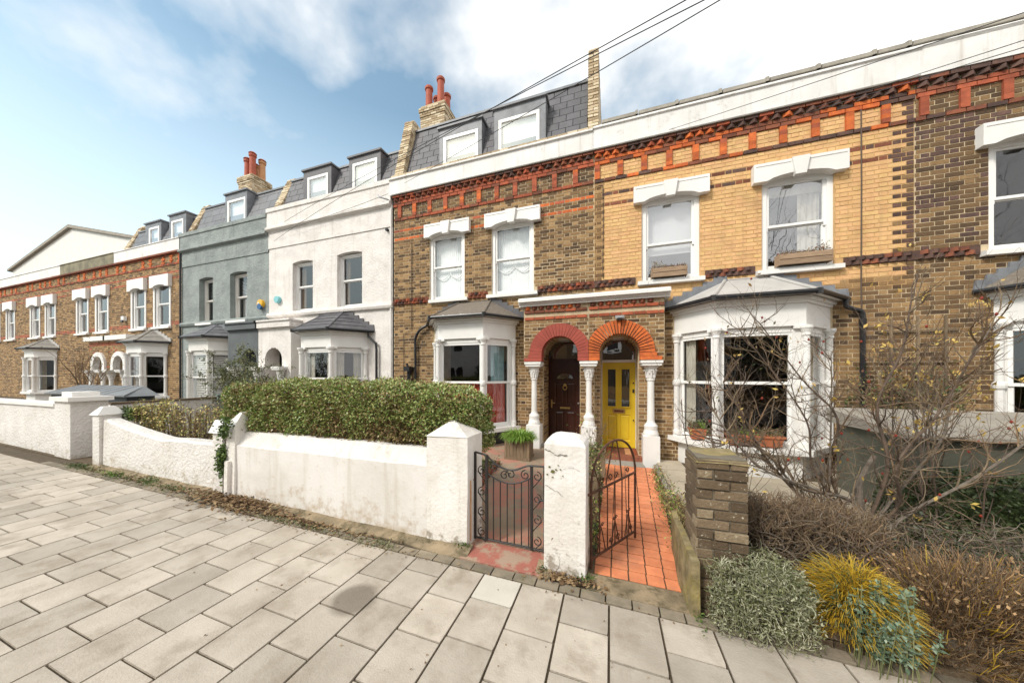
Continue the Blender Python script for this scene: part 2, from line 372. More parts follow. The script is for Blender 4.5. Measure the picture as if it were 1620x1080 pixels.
# ------------------------------------------------------------------ mesh helpers
WL = {}
class MB:
    def __init__(s): s.v = []; s.f = []; s.m = []; s.mats = []
    def mi(s, name):
        if name not in s.mats: s.mats.append(name)
        return s.mats.index(name)
    def add(s, vs, fs, m):
        b = len(s.v); k = s.mi(m)
        s.v.extend(vs)
        for f in fs:
            s.f.append(tuple(i + b for i in f)); s.m.append(k)
    def hexa(s, p, m):   # p: 4 bottom (ccw from above), 4 top
        s.add(p, [(3, 2, 1, 0), (4, 5, 6, 7), (0, 1, 5, 4), (1, 2, 6, 5), (2, 3, 7, 6), (3, 0, 4, 7)], m)
    def box(s, x0, x1, y0, y1, z0, z1, m):
        s.hexa([(x0, y0, z0), (x1, y0, z0), (x1, y1, z0), (x0, y1, z0), (x0, y0, z1), (x1, y0, z1), (x1, y1, z1), (x0, y1, z1)], m)
    def prism(s, base, top, m):  # two equal rings -> closed solid
        n = len(base)
        fs = [tuple(range(n))[::-1], tuple(range(n, 2 * n))]
        for i in range(n):
            j = (i + 1) % n
            fs.append((i, j, n + j, n + i))
        s.add(list(base) + list(top), fs, m)
    def pz(s, poly, z0, z1, m, slope=None):
        s.prism([(x, y, z0) for x, y in poly], [(x, y, z1) for x, y in poly], m)
    def py(s, poly, y0, y1, m):   # poly in xz
        s.prism([(x, y0, z) for x, z in poly], [(x, y1, z) for x, z in poly], m)
    def px(s, poly, x0, x1, m):   # poly in yz
        s.prism([(x0, y, z) for y, z in poly], [(x1, y, z) for y, z in poly], m)
    def tube(s, pts, r, m, n=6, cap=True):
        pts = [Vector(p) for p in pts]
        k = len(pts)
        rs = r if isinstance(r, (list, tuple)) else [r] * k
        vs = []
        prev = None
        for i, p in enumerate(pts):
            t = (pts[min(i + 1, k - 1)] - pts[max(i - 1, 0)])
            if t.length < 1e-7: t = Vector((0, 0, 1))
            t.normalize()
            if prev is None:
                a = Vector((0, 0, 1)) if abs(t.z) < 0.9 else Vector((1, 0, 0))
                u = t.cross(a).normalized()
            else:
                u = (prev - t * prev.dot(t))
                u = u.normalized() if u.length > 1e-6 else t.orthogonal().normalized()
            prev = u
            w_ = t.cross(u)
            for j in range(n):
                a = 2 * pi * j / n
                q = p + (u * cos(a) + w_ * sin(a)) * rs[i]
                vs.append(tuple(q))
        fs = []
        for i in range(k - 1):
            for j in range(n):
                j2 = (j + 1) % n
                fs.append((i * n + j, i * n + j2, (i + 1) * n + j2, (i + 1) * n + j))
        if cap:
            fs.append(tuple(range(n))[::-1]); fs.append(tuple((k - 1) * n + j for j in range(n)))
        s.add(vs, fs, m)
    def lathe(s, cx, cy, prof, m, n=14):
        vs = []
        for r, z in prof:
            for j in range(n):
                a = 2 * pi * j / n
                vs.append((cx + r * cos(a), cy + r * sin(a), z))
        fs = []
        for i in range(len(prof) - 1):
            for j in range(n):
                j2 = (j + 1) % n
                fs.append((i * n + j, i * n + j2, (i + 1) * n + j2, (i + 1) * n + j))
        fs.append(tuple(range(n))[::-1]); fs.append(tuple((len(prof) - 1) * n + j for j in range(n)))
        s.add(vs, fs, m)
    def seg(s, p0, p1, s0, s1, d0, d1, z0, z1, m):
        """box along the plan segment p0-p1: s along it, d outward (right-hand side)"""
        t = Vector((p1[0] - p0[0], p1[1] - p0[1])); t.normalize()
        nn = Vector((t.y, -t.x))
        P = lambda a, b: (p0[0] + t.x * a + nn.x * b, p0[1] + t.y * a + nn.y * b)
        a, b, c, d = P(s0, d1), P(s1, d1), P(s1, d0), P(s0, d0)
        s.hexa([(*a, z0), (*b, z0), (*c, z0), (*d, z0), (*a, z1), (*b, z1), (*c, z1), (*d, z1)], m)
    def leaf(s, p, d, up, L, W, m):
        side = d.cross(up)
        if side.length < 1e-4: side = d.orthogonal()
        side.normalize()
        a = p; b = p + d * (L * 0.45) + side * (W / 2); c = p + d * L; e = p + d * (L * 0.45) - side * (W / 2)
        s.add([tuple(a), tuple(b), tuple(c), tuple(e)], [(0, 1, 2, 3)], m)
    def build(s, name, parent=None, kind=None, label=None, smooth=False, cat=None, group=None):
        me = bpy.data.meshes.new(name)
        o3 = WL[parent.name] if parent else Vector((0, 0, 0))
        me.from_pydata([(x - o3.x, y - o3.y, z - o3.z) for x, y, z in s.v], [], s.f)
        for k in s.mats: me.materials.append(MATS[k])
        me.polygons.foreach_set('material_index', s.m)
        if smooth: me.polygons.foreach_set('use_smooth', [True] * len(s.f))
        me.update()
        o = bpy.data.objects.new(name, me)
        COL.objects.link(o)
        o.parent = parent
        WL[o.name] = o3
        for k, v in (('kind', kind), ('label', label), ('category', cat), ('group', group)):
            if v: o[k] = v
        return o
def fixnormals(o):
    import bmesh
    b = bmesh.new(); b.from_mesh(o.data)
    bmesh.ops.recalc_face_normals(b, faces=b.faces); b.to_mesh(o.data); b.free()
    return o
def thing(name, label, cat, loc=(0, 0, 0), group=None):
    o = bpy.data.objects.new(name, None)
    o.empty_display_size = 0.2
    COL.objects.link(o)
    o.location = loc
    o['label'] = label; o['category'] = cat
    if group: o['group'] = group
    WL[o.name] = Vector(loc)
    return o
def struct(name, mb):
    return mb.build(name, None, 'structure')
def gz(x):
    return -0.0225 * max(-40, min(12, x))
def bez(pts, n=8):
    """smooth polyline through points (Catmull-Rom)"""
    P = [Vector(p) for p in pts]
    P = [P[0]] + P + [P[-1]]
    r = []
    for i in range(1, len(P) - 2):
        a, b, c, d = P[i - 1], P[i], P[i + 1], P[i + 2]
        for k in range(n):
            t = k / n
            r.append(0.5 * ((2 * b) + (c - a) * t + (2 * a - 5 * b + 4 * c - d) * t * t + (3 * b - a - 3 * c + d) * t ** 3))
    r.append(P[-2])
    return r
UNIT = {}
def unit_box(mname, var=0):
    k = (mname, var)
    if k not in UNIT:
        mb = MB()
        rr = random.Random(var * 17 + 3)
        j = lambda q: q + rr.uniform(-0.012, 0.012)
        e = 0.5
        # front face slightly smaller than the body: worn arrises
        mb.v = [(-.5, -.40, -.5), (.5, -.40, -.5), (.5, .5, -.5), (-.5, .5, -.5), (-.5, -.40, .5), (.5, -.40, .5), (.5, .5, .5), (-.5, .5, .5),
                (j(-.485), -.5, j(-.45)), (j(.485), -.5, j(-.45)), (j(.485), -.5, j(.45)), (j(-.485), -.5, j(.45))]
        mb.f = [(4, 5, 6, 7), (3, 2, 1, 0), (1, 2, 6, 5), (3, 0, 4, 7), (8, 9, 10, 11), (0, 1, 9, 8), (1, 5, 10, 9), (5, 4, 11, 10), (4, 0, 8, 11)]
        mb.m = [0] * len(mb.f); mb.mats = [mname]
        me = bpy.data.meshes.new('brick')
        me.from_pydata(mb.v, [], mb.f); me.materials.append(MATS[mname]); me.update()
        UNIT[k] = me
    return UNIT[k]
def piece(name, parent, c, size, mname, rot=None, var=None):
    """one brick, slab, slate or tile: an object sharing its mesh with its like"""
    o = bpy.data.objects.new(name, unit_box(mname, random.randrange(4) if var is None else var))
    COL.objects.link(o)
    o.parent = parent
    o.location = Vector(c) - (WL[parent.name] if parent else Vector((0, 0, 0)))
    o.scale = size
    if rot: o.rotation_euler = rot
    WL[o.name] = Vector(c)
    return o
# ------------------------------------------------------------------ house building helpers
def wall_panel(mb, x0, x1, z0, z1, y, holes, depth, m, mrev=None):
    """front face of a wall with real openings and their reveals"""
    mrev = mrev or m
    xs = sorted({x0, x1} | {a for h in holes for a in h[:2] if x0 < a < x1})
    zs = sorted({z0, z1} | {a for h in holes for a in h[2:4] if z0 < a < z1})
    nx, nz_ = len(xs) - 1, len(zs) - 1
    g = [[not any(h[0] <= (xs[i] + xs[i + 1]) / 2 <= h[1] and h[2] <= (zs[k] + zs[k + 1]) / 2 <= h[3] for h in holes) for k in range(nz_)] for i in range(nx)]
    for i in range(nx):
        for k in range(nz_):
            a, b, c, d = xs[i], xs[i + 1], zs[k], zs[k + 1]
            if g[i][k]:
                mb.add([(a, y, c), (b, y, c), (b, y, d), (a, y, d)], [(0, 1, 2, 3)], m)
            else:
                Y = y + depth
                if i > 0 and g[i - 1][k]: mb.add([(a, y, c), (a, Y, c), (a, Y, d), (a, y, d)], [(3, 2, 1, 0)], mrev)
                if i < nx - 1 and g[i + 1][k]: mb.add([(b, y, c), (b, Y, c), (b, Y, d), (b, y, d)], [(0, 1, 2, 3)], mrev)
                if k > 0 and g[i][k - 1]: mb.add([(a, y, c), (b, y, c), (b, Y, c), (a, Y, c)], [(0, 1, 2, 3)], mrev)
                if k < nz_ - 1 and g[i][k + 1]: mb.add([(a, y, d), (b, y, d), (b, Y, d), (a, Y, d)], [(3, 2, 1, 0)], mrev)
def lay(x0, x1, z0, z1, y, holes, fn, out, header=True, L=0.225, H=0.075, j=0.014, proud=0.001, seed=1):
    """courses of bricks in Flemish bond -> list of (centre, size, material)"""
    rr = random.Random(seed)
    k = int(math.ceil(z0 / H - 1e-6))
    while (k + 1) * H <= z1 + 1e-6:
        za, zb = k * H, (k + 1) * H
        zc_ = (za + zb) / 2
        iv = [(x0, x1)]
        for h in holes:
            if h[2] < zc_ < h[3]:
                nv = []
                for a, b in iv:
                    if h[1] <= a or h[0] >= b: nv.append((a, b)); continue
                    if h[0] > a: nv.append((a, h[0]))
                    if h[1] < b: nv.append((h[1], b))
                iv = nv
        per = L * 1.5 if header else L
        off = (k % 2) * (L * 0.75 if header else L * 0.5)
        i = int(math.floor((x0 - off) / per)) - 1
        while i * per + off < x1:
            s = i * per + off
            parts_ = [(s, s + L), (s + L, s + 1.5 * L)] if header else [(s, s + L)]
            for a, b in parts_:
                for c, d in iv:
                    p, q = max(a, c), min(b, d)
                    if q - p > 0.03:
                        m = fn((p + q) / 2, zc_, k)
                        if m:
                            if isinstance(m, tuple): m, pr = m
                            else: pr = proud
                            pr += rr.uniform(-0.002, 0.003)
                            out.append((((p + q) / 2, y - pr + 0.03, zc_ + rr.uniform(-.0012, .0012)), (q - p - j, 0.06, H - j), m))
            i += 1
        k += 1
def place_bricks(parent, items, nmax, rest='brickwork', key=None):
    key = key or (lambda it: (it[0][0] - 0.3) ** 2 + it[0][1] ** 2 + (it[0][2] - 1.8) ** 2)
    items = sorted(items, key=key)
    for c, s, m in items[:nmax]:
        piece('brick', parent, c, s, m)
    if len(items) > nmax:
        mb = MB()
        for c, s, m in items[nmax:]:
            hx, hy, hz_ = s[0] / 2, s[1] / 2, s[2] / 2
            x, y, z = c
            mb.add([(x - hx, y - hy, z - hz_), (x + hx, y - hy, z - hz_), (x + hx, y + hy, z - hz_), (x - hx, y + hy, z - hz_),
                    (x - hx, y - hy, z + hz_), (x + hx, y - hy, z + hz_), (x + hx, y + hy, z + hz_), (x - hx, y + hy, z + hz_)],
                   [(0, 1, 5, 4), (4, 5, 6, 7), (1, 2, 6, 5), (3, 0, 4, 7), (2, 1, 0, 3)], m)
        mb.build(rest, parent, 'stuff')
def tooth(parent, xs, y, z0, z1, pr, m, wd=0.12):
    """dog-tooth course: corner-out bricks, each its own piece"""
    for i, x in enumerate(xs):
        mm_ = m(x) if callable(m) else m
        o = bpy.data.objects.new('brick', tooth_mesh(mm_))
        COL.objects.link(o); o.parent = parent
        o.location = Vector((x + U(-.004, .004), y, (z0 + z1) / 2)) - WL[parent.name]
        o.scale = (wd, pr, z1 - z0 - 0.008)
        WL[o.name] = Vector((x, y, z0))
def tooth_mesh(m):
    k = ('tooth', m)
    if k not in UNIT:
        me = bpy.data.meshes.new('tooth_brick')
        me.from_pydata([(-.5, .2, -.5), (0, -1, -.5), (.5, .2, -.5), (-.5, .2, .5), (0, -1, .5), (.5, .2, .5)], [], [(0, 1, 4, 3), (1, 2, 5, 4), (3, 4, 5), (2, 1, 0), (0, 3, 5, 2)])
        me.materials.append(MATS[m]); me.update(); UNIT[k] = me
    return UNIT[k]
def sash(parent, x0, x1, z0, z1, y, zr, fw=0.07, sw=0.045, m='white_sash', glass='glass', sill=None, arch=0.0, curtain=None, horns=True, jamb=0.09):
    """sliding sash window: box frame (part), two sashes, panes, sill and curtain as sub-parts"""
    mb = MB()
    mb.box(x0, x0 + fw, y - 0.01, y + jamb, z0, z1, m)
    mb.box(x1 - fw, x1, y - 0.01, y + jamb, z0, z1, m)
    mb.box(x0 + fw, x1 - fw, y - 0.01, y + jamb, z1 - fw, z1, m)
    mb.box(x0 + fw, x1 - fw, y - 0.01, y + jamb, z0, z0 + 0.03, m)
    if arch:
        n = 8; xa, xb = x0 + fw, x1 - fw
        poly = [(xa, z1 - fw + .001), (xa, z1 - fw - arch)]
        for i in range(1, n):
            t = i / n
            poly.append((xa + (xb - xa) * t, z1 - fw - arch * (2 * t - 1) ** 2))
        poly += [(xb, z1 - fw - arch), (xb, z1 - fw + .001)]
        mb.py(poly, y, y + 0.05, m)
    w_ = mb.build('window', parent)
    a, b = x0 + fw, x1 - fw
    s = MB()                                  # upper sash sits forward of the lower one
    yu, yl = y + 0.018, y + 0.052
    for (za, zb, yy, bot) in ((zr, z1 - fw, yu, 0.045), (z0 + 0.03, zr + 0.02, yl, 0.075)):
        s.box(a, a + sw, yy, yy + .032, za, zb, m); s.box(b - sw, b, yy, yy + .032, za, zb, m)
        s.box(a + sw, b - sw, yy, yy + .032, zb - 0.04, zb, m); s.box(a + sw, b - sw, yy, yy + .032, za, za + bot, m)
    if horns:
        for xx in (a, b - 0.03):
            s.py([(xx, zr - 0.06), (xx + .03, zr - 0.06), (xx + .03, zr), (xx, zr)], yu, yu + .032, m)
    s.build('sash_frame', w_)
    for (za, zb, yy) in ((zr + 0.045, z1 - fw - 0.04, yu), (z0 + 0.105, zr - 0.02, yl)):
        g = MB(); g.add([(a + sw, yy + .016, za), (b - sw, yy + .016, za), (b - sw, yy + .016, zb), (a + sw, yy + .016, zb)], [(0, 1, 2, 3)], glass)
        g.build('pane', w_)
    if sill:
        q = MB(); x2, x3, zt, pr = sill
        q.prism([(x2, 7.05, zt - .10), (x2, y - pr, zt - .10), (x3, y - pr, zt - .10), (x3, 7.05, zt - .10)][::-1],
                [(x2, 7.05, zt), (x2, y - pr, zt - .025), (x3, y - pr, zt - .025), (x3, 7.05, zt)][::-1], 'white_paint')
        fixnormals(q.build('sill', w_))
    if curtain: curtain(w_, a, b, z0, z1, zr, y + 0.16)
    return w_
def wavy(parent, p0, p1, z0, z1, m, amp=0.02, wl=0.09, name='curtain', gather=0.0, n=None, zfun=None):
    """hanging cloth between two plan points, with folds"""
    p0 = Vector(p0); p1 = Vector(p1)
    L = (p1 - p0).length
    n = n or max(8, int(L / 0.016))
    t = (p1 - p0) / L
    nn = Vector((t.y, -t.x))
    mb = MB(); vs = []
    rows = 7
    ph = U(0, 6)
    for k in range(rows + 1):
        for i in range(n + 1):
            s = i / n
            f = k / rows
            am = amp * (0.7 + 0.5 * sin(3 * s + ph))
            q = p0 + t * (L * s) + nn * (am * sin(2 * pi * s * L / wl + ph + 0.6 * sin(f * 3 + s * 5)) )
            z = z0 + (z1 - z0) * f
            if zfun and k == 0: z = zfun(s, z)
            vs.append((q.x, q.y, z))
    fs = [(k * (n + 1) + i, k * (n + 1) + i + 1, (k + 1) * (n + 1) + i + 1, (k + 1) * (n + 1) + i) for k in range(rows) for i in range(n)]
    mb.add(vs, fs, m)
    return mb.build(name, parent, smooth=True)
def lintel(parent, xc, wd, zb=5.31, zt=5.64, y=6.88, m='white_paint', inner=None, yb=7.05, key=True):
    """painted stone window head with an arched underside and a keystone"""
    x0, x1 = xc - wd / 2, xc + wd / 2
    xi0, xi1 = inner or (xc - wd / 2 + 0.13, xc + wd / 2 - 0.13)
    n = 10
    poly = [(x0, zb), (x0, zt), (x1, zt), (x1, zb), (xi1, zb)]
    for i in range(1, n):
        t = i / n
        poly.append((xi1 + (xi0 - xi1) * t, zb + 0.07 * (1 - (2 * t - 1) ** 2) + 0.02))
    poly.append((xi0, zb))
    mb = MB(); mb.py(poly[::-1], y, yb, m)
    if key: mb.py([(x0 + .03, zt - .055), (xc - .13, zt - .055), (xc - .13, zt - .03), (x0 + .03, zt - .03)][::-1], y - .008, y + .01, m)
    if key: mb.py([(xc + .13, zt - .055), (x1 - .03, zt - .055), (x1 - .03, zt - .03), (xc + .13, zt - .03)][::-1], y - .008, y + .01, m)
    o = fixnormals(mb.build('lintel', parent))
    if not key: return o
    k = MB(); k.prism([(xc - .075, y - .045, zb + .02), (xc + .075, y - .045, zb + .02), (xc + .075, y + .05, zb + .02), (xc - .075, y + .05, zb + .02)],
                      [(xc - .125, y - .05, zt - .004), (xc + .125, y - .05, zt - .004), (xc + .125, y + .05, zt - .004), (xc - .125, y + .05, zt - .004)], m)
    fixnormals(k.build('keystone', o))
    return o
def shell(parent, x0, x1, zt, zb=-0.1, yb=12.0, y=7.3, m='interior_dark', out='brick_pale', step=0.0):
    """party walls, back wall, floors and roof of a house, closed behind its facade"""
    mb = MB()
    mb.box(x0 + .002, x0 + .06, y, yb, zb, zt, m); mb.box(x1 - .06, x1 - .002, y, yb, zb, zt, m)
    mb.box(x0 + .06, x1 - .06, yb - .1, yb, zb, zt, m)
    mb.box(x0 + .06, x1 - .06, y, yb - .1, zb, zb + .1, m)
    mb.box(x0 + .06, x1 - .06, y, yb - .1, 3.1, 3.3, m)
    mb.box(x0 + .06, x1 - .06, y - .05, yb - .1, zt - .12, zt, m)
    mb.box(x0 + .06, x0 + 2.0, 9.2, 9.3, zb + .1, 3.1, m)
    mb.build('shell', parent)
def bay(h, xa, xb, cl, cr, proj, z, o):
    """canted ground-floor bay window with hipped roof; z: base sill wtop fascia roof mid; o: style"""
    Y = o.get('Y', 7.0); w = o.get('w', 'white_paint'); yf = Y - proj
    A, B, C, D = (xa, Y), (xa + cl, yf), (xb - cr, yf), (xb, Y)
    segs = [(A, B), (B, C), (C, D)]
    def off(d, back=0.0):
        res = []
        pts = [A, B, C, D]
        for i, p in enumerate(pts):
            ns = []
            for j in (i - 1, i):
                if 0 <= j < 3:
                    t = Vector(segs[j][1]) - Vector(segs[j][0]); t.normalize(); ns.append(Vector((t.y, -t.x)))
            if len(ns) == 2:
                b = (ns[0] + ns[1]).normalized(); k = d / max(0.3, b.dot(ns[0])); q = Vector(p) + b * k
            else:
                t = ns[0]; q = Vector(p) + t * d
                # slide back on to the wall plane
                s_ = Vector(segs[0 if i == 0 else 2][1]) - Vector(segs[0 if i == 0 else 2][0])
                q = q + s_ * ((Y + back - q.y) / s_.y)
            res.append((q.x, q.y))
        return res
    bw = MB()
    bw.pz(off(o.get('plinth_in', -0.05), .02), z['base'], z['sill'] - .06, o.get('plinth', w))
    fixnormals(bw.build('bay_plinth', h))
    sl = MB(); sl.pz(off(0.10, .02), z['sill'] - .09, z['sill'], w); fixnormals(sl.build('bay_sill', h))
    f = MB()
    f.pz(off(0.0, .02), z['wtop'], z['fascia'] - .1, w)
    f.pz(off(0.03, .02), z['fascia'] - .1, z['fascia'] - .05, w)
    f.pz(off(0.07, .02), z['fascia'] - .05, z['fascia'], w)
    # shouldered brackets under the fascia at each corner
    for (p0, p1) in segs:
        L = (Vector(p1) - Vector(p0)).length
        b = min(.16, L * .2)
        for a, c in ((0, b), (L - b, L)):
            f.seg(p0, p1, a, c, -.06, .012, z['wtop'] - .045, z['wtop'] + .002, w)
    fixnormals(f.build('bay_fascia', h))
    zs, zt = z['sill'], z['wtop'] - .045
    fr = MB()
    wins = []
    for k, (p0, p1) in enumerate(segs):
        L = (Vector(p1) - Vector(p0)).length
        mg = o.get('margin', (.10, .10, .10))[k]
        mg0, mg1 = (mg, mg) if not isinstance(mg, tuple) else mg
        fr = MB()
        fr.seg(p0, p1, 0, mg0, -.12, -.04, zs, zt + .045, w); fr.seg(p0, p1, L - mg1, L, -.12, -.04, zs, zt + .045, w)
        fr.seg(p0, p1, mg0, L - mg1, -.12, -.05, zt - .05, zt + .045, w)
        fr.seg(p0, p1, mg0, L - mg1, -.12, -.05, zs, zs + .04, w)
        wn = fixnormals(fr.build('window', h))
        sf = MB(); a, b = mg0, L - mg1; sw = o.get('sw', .045); zr = z['mid']
        for za, zb, d0, d1 in ((zr - .02, zt - .05, -.09, -.062), (zs + .04, zr + .025, -.115, -.087)):
            sf.seg(p0, p1, a, a + sw, d0, d1, za, zb, 'white_sash'); sf.seg(p0, p1, b - sw, b, d0, d1, za, zb, 'white_sash')
            sf.seg(p0, p1, a + sw, b - sw, d0, d1, zb - sw, zb, 'white_sash'); sf.seg(p0, p1, a + sw, b - sw, d0, d1, za, za + .05, 'white_sash')
        fixnormals(sf.build('sash_frame', wn))
        t = (Vector(p1) - Vector(p0)).normalized(); nn = Vector((t.y, -t.x))
        for za, zb, d in ((zr + .03, zt - .05 - sw, -.076), (zs + .09, zr - .02, -.101)):
            q0 = Vector(p0) + t * (a + sw) + nn * d; q1 = Vector(p0) + t * (b - sw) + nn * d
            g = MB(); g.add([(q0.x, q0.y, za), (q1.x, q1.y, za), (q1.x, q1.y, zb), (q0.x, q0.y, zb)], [(0, 1, 2, 3)], o.get('glass', 'glass'))
            g.build('pane', wn)
        wins.append((wn, p0, p1, a + sw, b - sw, t, nn))
    # turned columns on the corners, half columns on the wall ends
    r = o.get('colr', .05)
    for i, p in enumerate((A, B, C, D)):
        if i in o.get('nocol', ()): continue
        q = p if i in (1, 2) else ((p[0] + (.03 if i == 0 else -.03)), Y - .04)
        c = MB(); zm = z['mid']
        ztop = z['wtop'] - .0
        c.lathe(q[0], q[1], [(r * 1.25, zs), (r * 1.25, zs + .10), (r, zs + .13), (r * .95, zm - .08), (r * 1.35, zm - .05), (r * 1.45, zm - .01), (r * 1.3, zm + .03), (r * .95, zm + .05),
                             (r * .86, ztop - .17), (r * 1.15, ztop - .16), (r * 1.15, ztop - .13), (r * .95, ztop - .12), (r * 1.5, ztop - .05), (r * 1.65, ztop - .045), (r * 1.65, ztop)], w, 12)
        c.build('column', h, smooth=False)
    # roof
    E = off(o.get('eave', .16), .0)
    zf, zr_ = z['fascia'] + .015, z['roof']
    R1, R2 = (xa + o.get('r1', cl), Y), (xb - o.get('r2', cr), Y)
    rm = o.get('roof', 'slate')
    rf = MB()
    th = .04
    P3 = lambda p, zz: (p[0], p[1], zz)
    rf.add([P3(E[0], zf + th), P3(E[1], zf + th), P3(R1, zr_)], [(0, 1, 2)], rm)
    rf.add([P3(E[1], zf + th), P3(E[2], zf + th), P3(R2, zr_), P3(R1, zr_)], [(0, 1, 2, 3)], rm)
    rf.add([P3(E[2], zf + th), P3(E[3], zf + th), P3(R2, zr_)], [(0, 1, 2)], rm)
    rf.add([P3(E[0], zf), P3(E[1], zf), P3(E[2], zf), P3(E[3], zf)], [(3, 2, 1, 0)], w)
    for i in range(3):
        rf.add([P3(E[i], zf), P3(E[i + 1], zf), P3(E[i + 1], zf + th), P3(E[i], zf + th)], [(0, 1, 2, 3)], rm)
    ro = rf.build('bay_roof', h)
    # slates or sheets laid on the front slopes
    if o.get('tiles'):
        tl = MB()
        for (e0, e1, r0, r1) in ((E[1], E[2], R1, R2), (E[2], E[3], R2, R2), (E[0], E[1], R1, R1)):
            rows = o['tiles']
            for a in range(rows):
                f0, f1 = a / rows, (a + 1.12) / rows
                f1 = min(f1, 1)
                p = Vector(P3(e0, zf + th)).lerp(Vector(P3(r0, zr_)), f0); q = Vector(P3(e1, zf + th)).lerp(Vector(P3(r1, zr_)), f0)
                p2 = Vector(P3(e0, zf + th)).lerp(Vector(P3(r0, zr_)), f1); q2 = Vector(P3(e1, zf + th)).lerp(Vector(P3(r1, zr_)), f1)
                nrm = (q - p).cross(p2 - p)
                if nrm.length < 1e-6: continue
                nrm.normalize()
                nn_ = max(1, int(round((q - p).length / .2)))
                for b in range(nn_):
                    u0, u1 = b / nn_, (b + .97) / nn_
                    vs = [p.lerp(q, u0) + nrm * .02, p.lerp(q, u1) + nrm * .02, p2.lerp(q2, u1) + nrm * .006, p2.lerp(q2, u0) + nrm * .006,
                          p.lerp(q, u0), p.lerp(q, u1)]
                    tl.add([tuple(v) for v in vs], [(0, 1, 2, 3), (4, 5, 1, 0)], rm)
        tl.build('slates', ro, 'stuff')
    hp = MB()
    for e, rr_ in ((E[1], R1), (E[2], R2)):
        hp.tube([P3(e, zf + th + .01), P3(rr_, zr_ + .01)], o.get('hip', .025), o.get('hipm', rm), 6)
    hp.tube([P3(R1, zr_ + .005), P3(R2, zr_ + .005)], .02, o.get('hipm', rm), 6)
    hp.build('hip_cover', ro)
    if o.get('rolls'):
        rl = MB()
        for i in range(1, o['rolls'] + 1):
            f_ = i / (o['rolls'] + 1)
            a = Vector(P3(E[1], zf + th)).lerp(Vector(P3(E[2], zf + th)), f_); b = Vector(P3(R1, zr_)).lerp(Vector(P3(R2, zr_)), f_)
            rl.tube([a, b], .012, rm, 5)
        rl.build('sheet_roll', ro)
    gm = MB(); G_ = off(o.get('eave', .16) + .03, -.01)
    gm.tube([P3(G_[0], zf + .02), P3(G_[1], zf + .02), P3(G_[2], zf + .02), P3(G_[3], zf + .02)], o.get('gut', .035), 'black_plastic', 8)
    for i in (1, 2): gm.lathe(G_[i][0], G_[i][1], [(.045, zf - .025), (.045, zf + .06)], 'black_plastic', 8)
    gm.build('gutter', ro)
    # stepped flashing where the end slopes meet the wall
    for e, rr_, ok in ((E[3], R2, o.get('flashR', 1)), (E[0], R1, o.get('flashL', 1))):
        if not ok: continue
        n = 6; fl = MB()
        for i in range(n):
            f_ = (i + .5) / n
            x = e[0] + (rr_[0] - e[0]) * f_; zz = zf + th + (zr_ - zf - th) * f_
            dx = (rr_[0] - e[0]) / n
            fl.py([(x - abs(dx) * .75, zz - .04), (x + abs(dx) * .75, zz - .04), (x + abs(dx) * .6, zz + .12), (x - abs(dx) * .6, zz + .12)], Y - .03 - .002 * (i % 2), Y + .01, o.get('flashm', 'lead'))
        fixnormals(fl.build('flashing', ro))
    return wins, dict(A=A, B=B, C=C, D=D, E=E)
def slates(parent, x0, x1, Y0, z0, Y1, z1, wd, ht, m, holes=(), nmax=300, proud=.012):
    """courses of slates on a steep slope, each one a piece; holes are x ranges (x0, x1, ztop)"""
    sl = Vector((0, Y1 - Y0, z1 - z0)); L = sl.length; u = sl / L
    ang = atan2(Y1 - Y0, z1 - z0)
    rows = int(L / ht)
    n = 0
    for r_ in range(rows + 1):
        s0 = r_ * ht
        hh = min(ht, L - s0)
        if hh < 0.04: break
        c = s0 + hh / 2
        off = (r_ % 2) * wd / 2
        i = int(math.floor((x0 - off) / wd)) - 1
        while i * wd + off < x1:
            a, b = i * wd + off, (i + 1) * wd + off
            i += 1
            a, b = max(a, x0), min(b, x1)
            if b - a < .03: continue
            zc_ = z0 + u.z * c
            spans = [(a, b)]
            for h0, h1, ht_ in holes:
                if zc_ < ht_:
                    ns = []
                    for p, q in spans:
                        if h1 <= p or h0 >= q: ns.append((p, q)); continue
                        if h0 > p: ns.append((p, h0))
                        if h1 < q: ns.append((h1, q))
                    spans = ns
            for p, q in spans:
                if q - p < .03: continue
                pc = Vector(((p + q) / 2, Y0, z0)) + u * c + Vector((0, -u.z, u.y)) * (proud)
                piece('slate', parent, pc, (q - p - .014, .014, hh - .022), m, rot=(-ang + .03, 0, 0), var=0)
                n += 1
def dormer(parent, bx0, bx1, fx0, fx1, z0, z1, fz1, Y, yb, m='lead', glass='glass_bright', tiles=None):
    mb = MB()
    mb.box(bx0, fx0, Y, yb, z0, fz1, m); mb.box(fx1, bx1, Y, yb, z0, fz1, m)
    mb.box(bx0, bx1, Y, yb, fz1, z1, m)
    mb.box(bx0 - .04, bx1 + .04, Y - .05, yb + .1, z1, z1 + .05, m)
    d = mb.build('dormer', parent)
    f = MB(); fw = .075
    zb = z0 + .06
    f.box(fx0, fx0 + fw, Y - .012, Y + .06, zb, fz1 - .002, 'white_sash'); f.box(fx1 - fw, fx1, Y - .012, Y + .06, zb, fz1 - .002, 'white_sash')
    f.box(fx0 + fw, fx1 - fw, Y - .012, Y + .06, fz1 - fw, fz1 - .002, 'white_sash'); f.box(fx0 + fw, fx1 - fw, Y - .012, Y + .06, zb, zb + fw, 'white_sash')
    f.build('window_frame', d)
    g = MB(); g.add([(fx0 + fw, Y + .02, zb + fw), (fx1 - fw, Y + .02, zb + fw), (fx1 - fw, Y + .02, fz1 - fw), (fx0 + fw, Y + .02, fz1 - fw)], [(0, 1, 2, 3)], glass)
    g.box(fx0 + fw, fx1 - fw, Y + .10, Y + .12, zb + fw, fz1 - fw, 'net_curtain')
    g.build('pane', d)
    return d
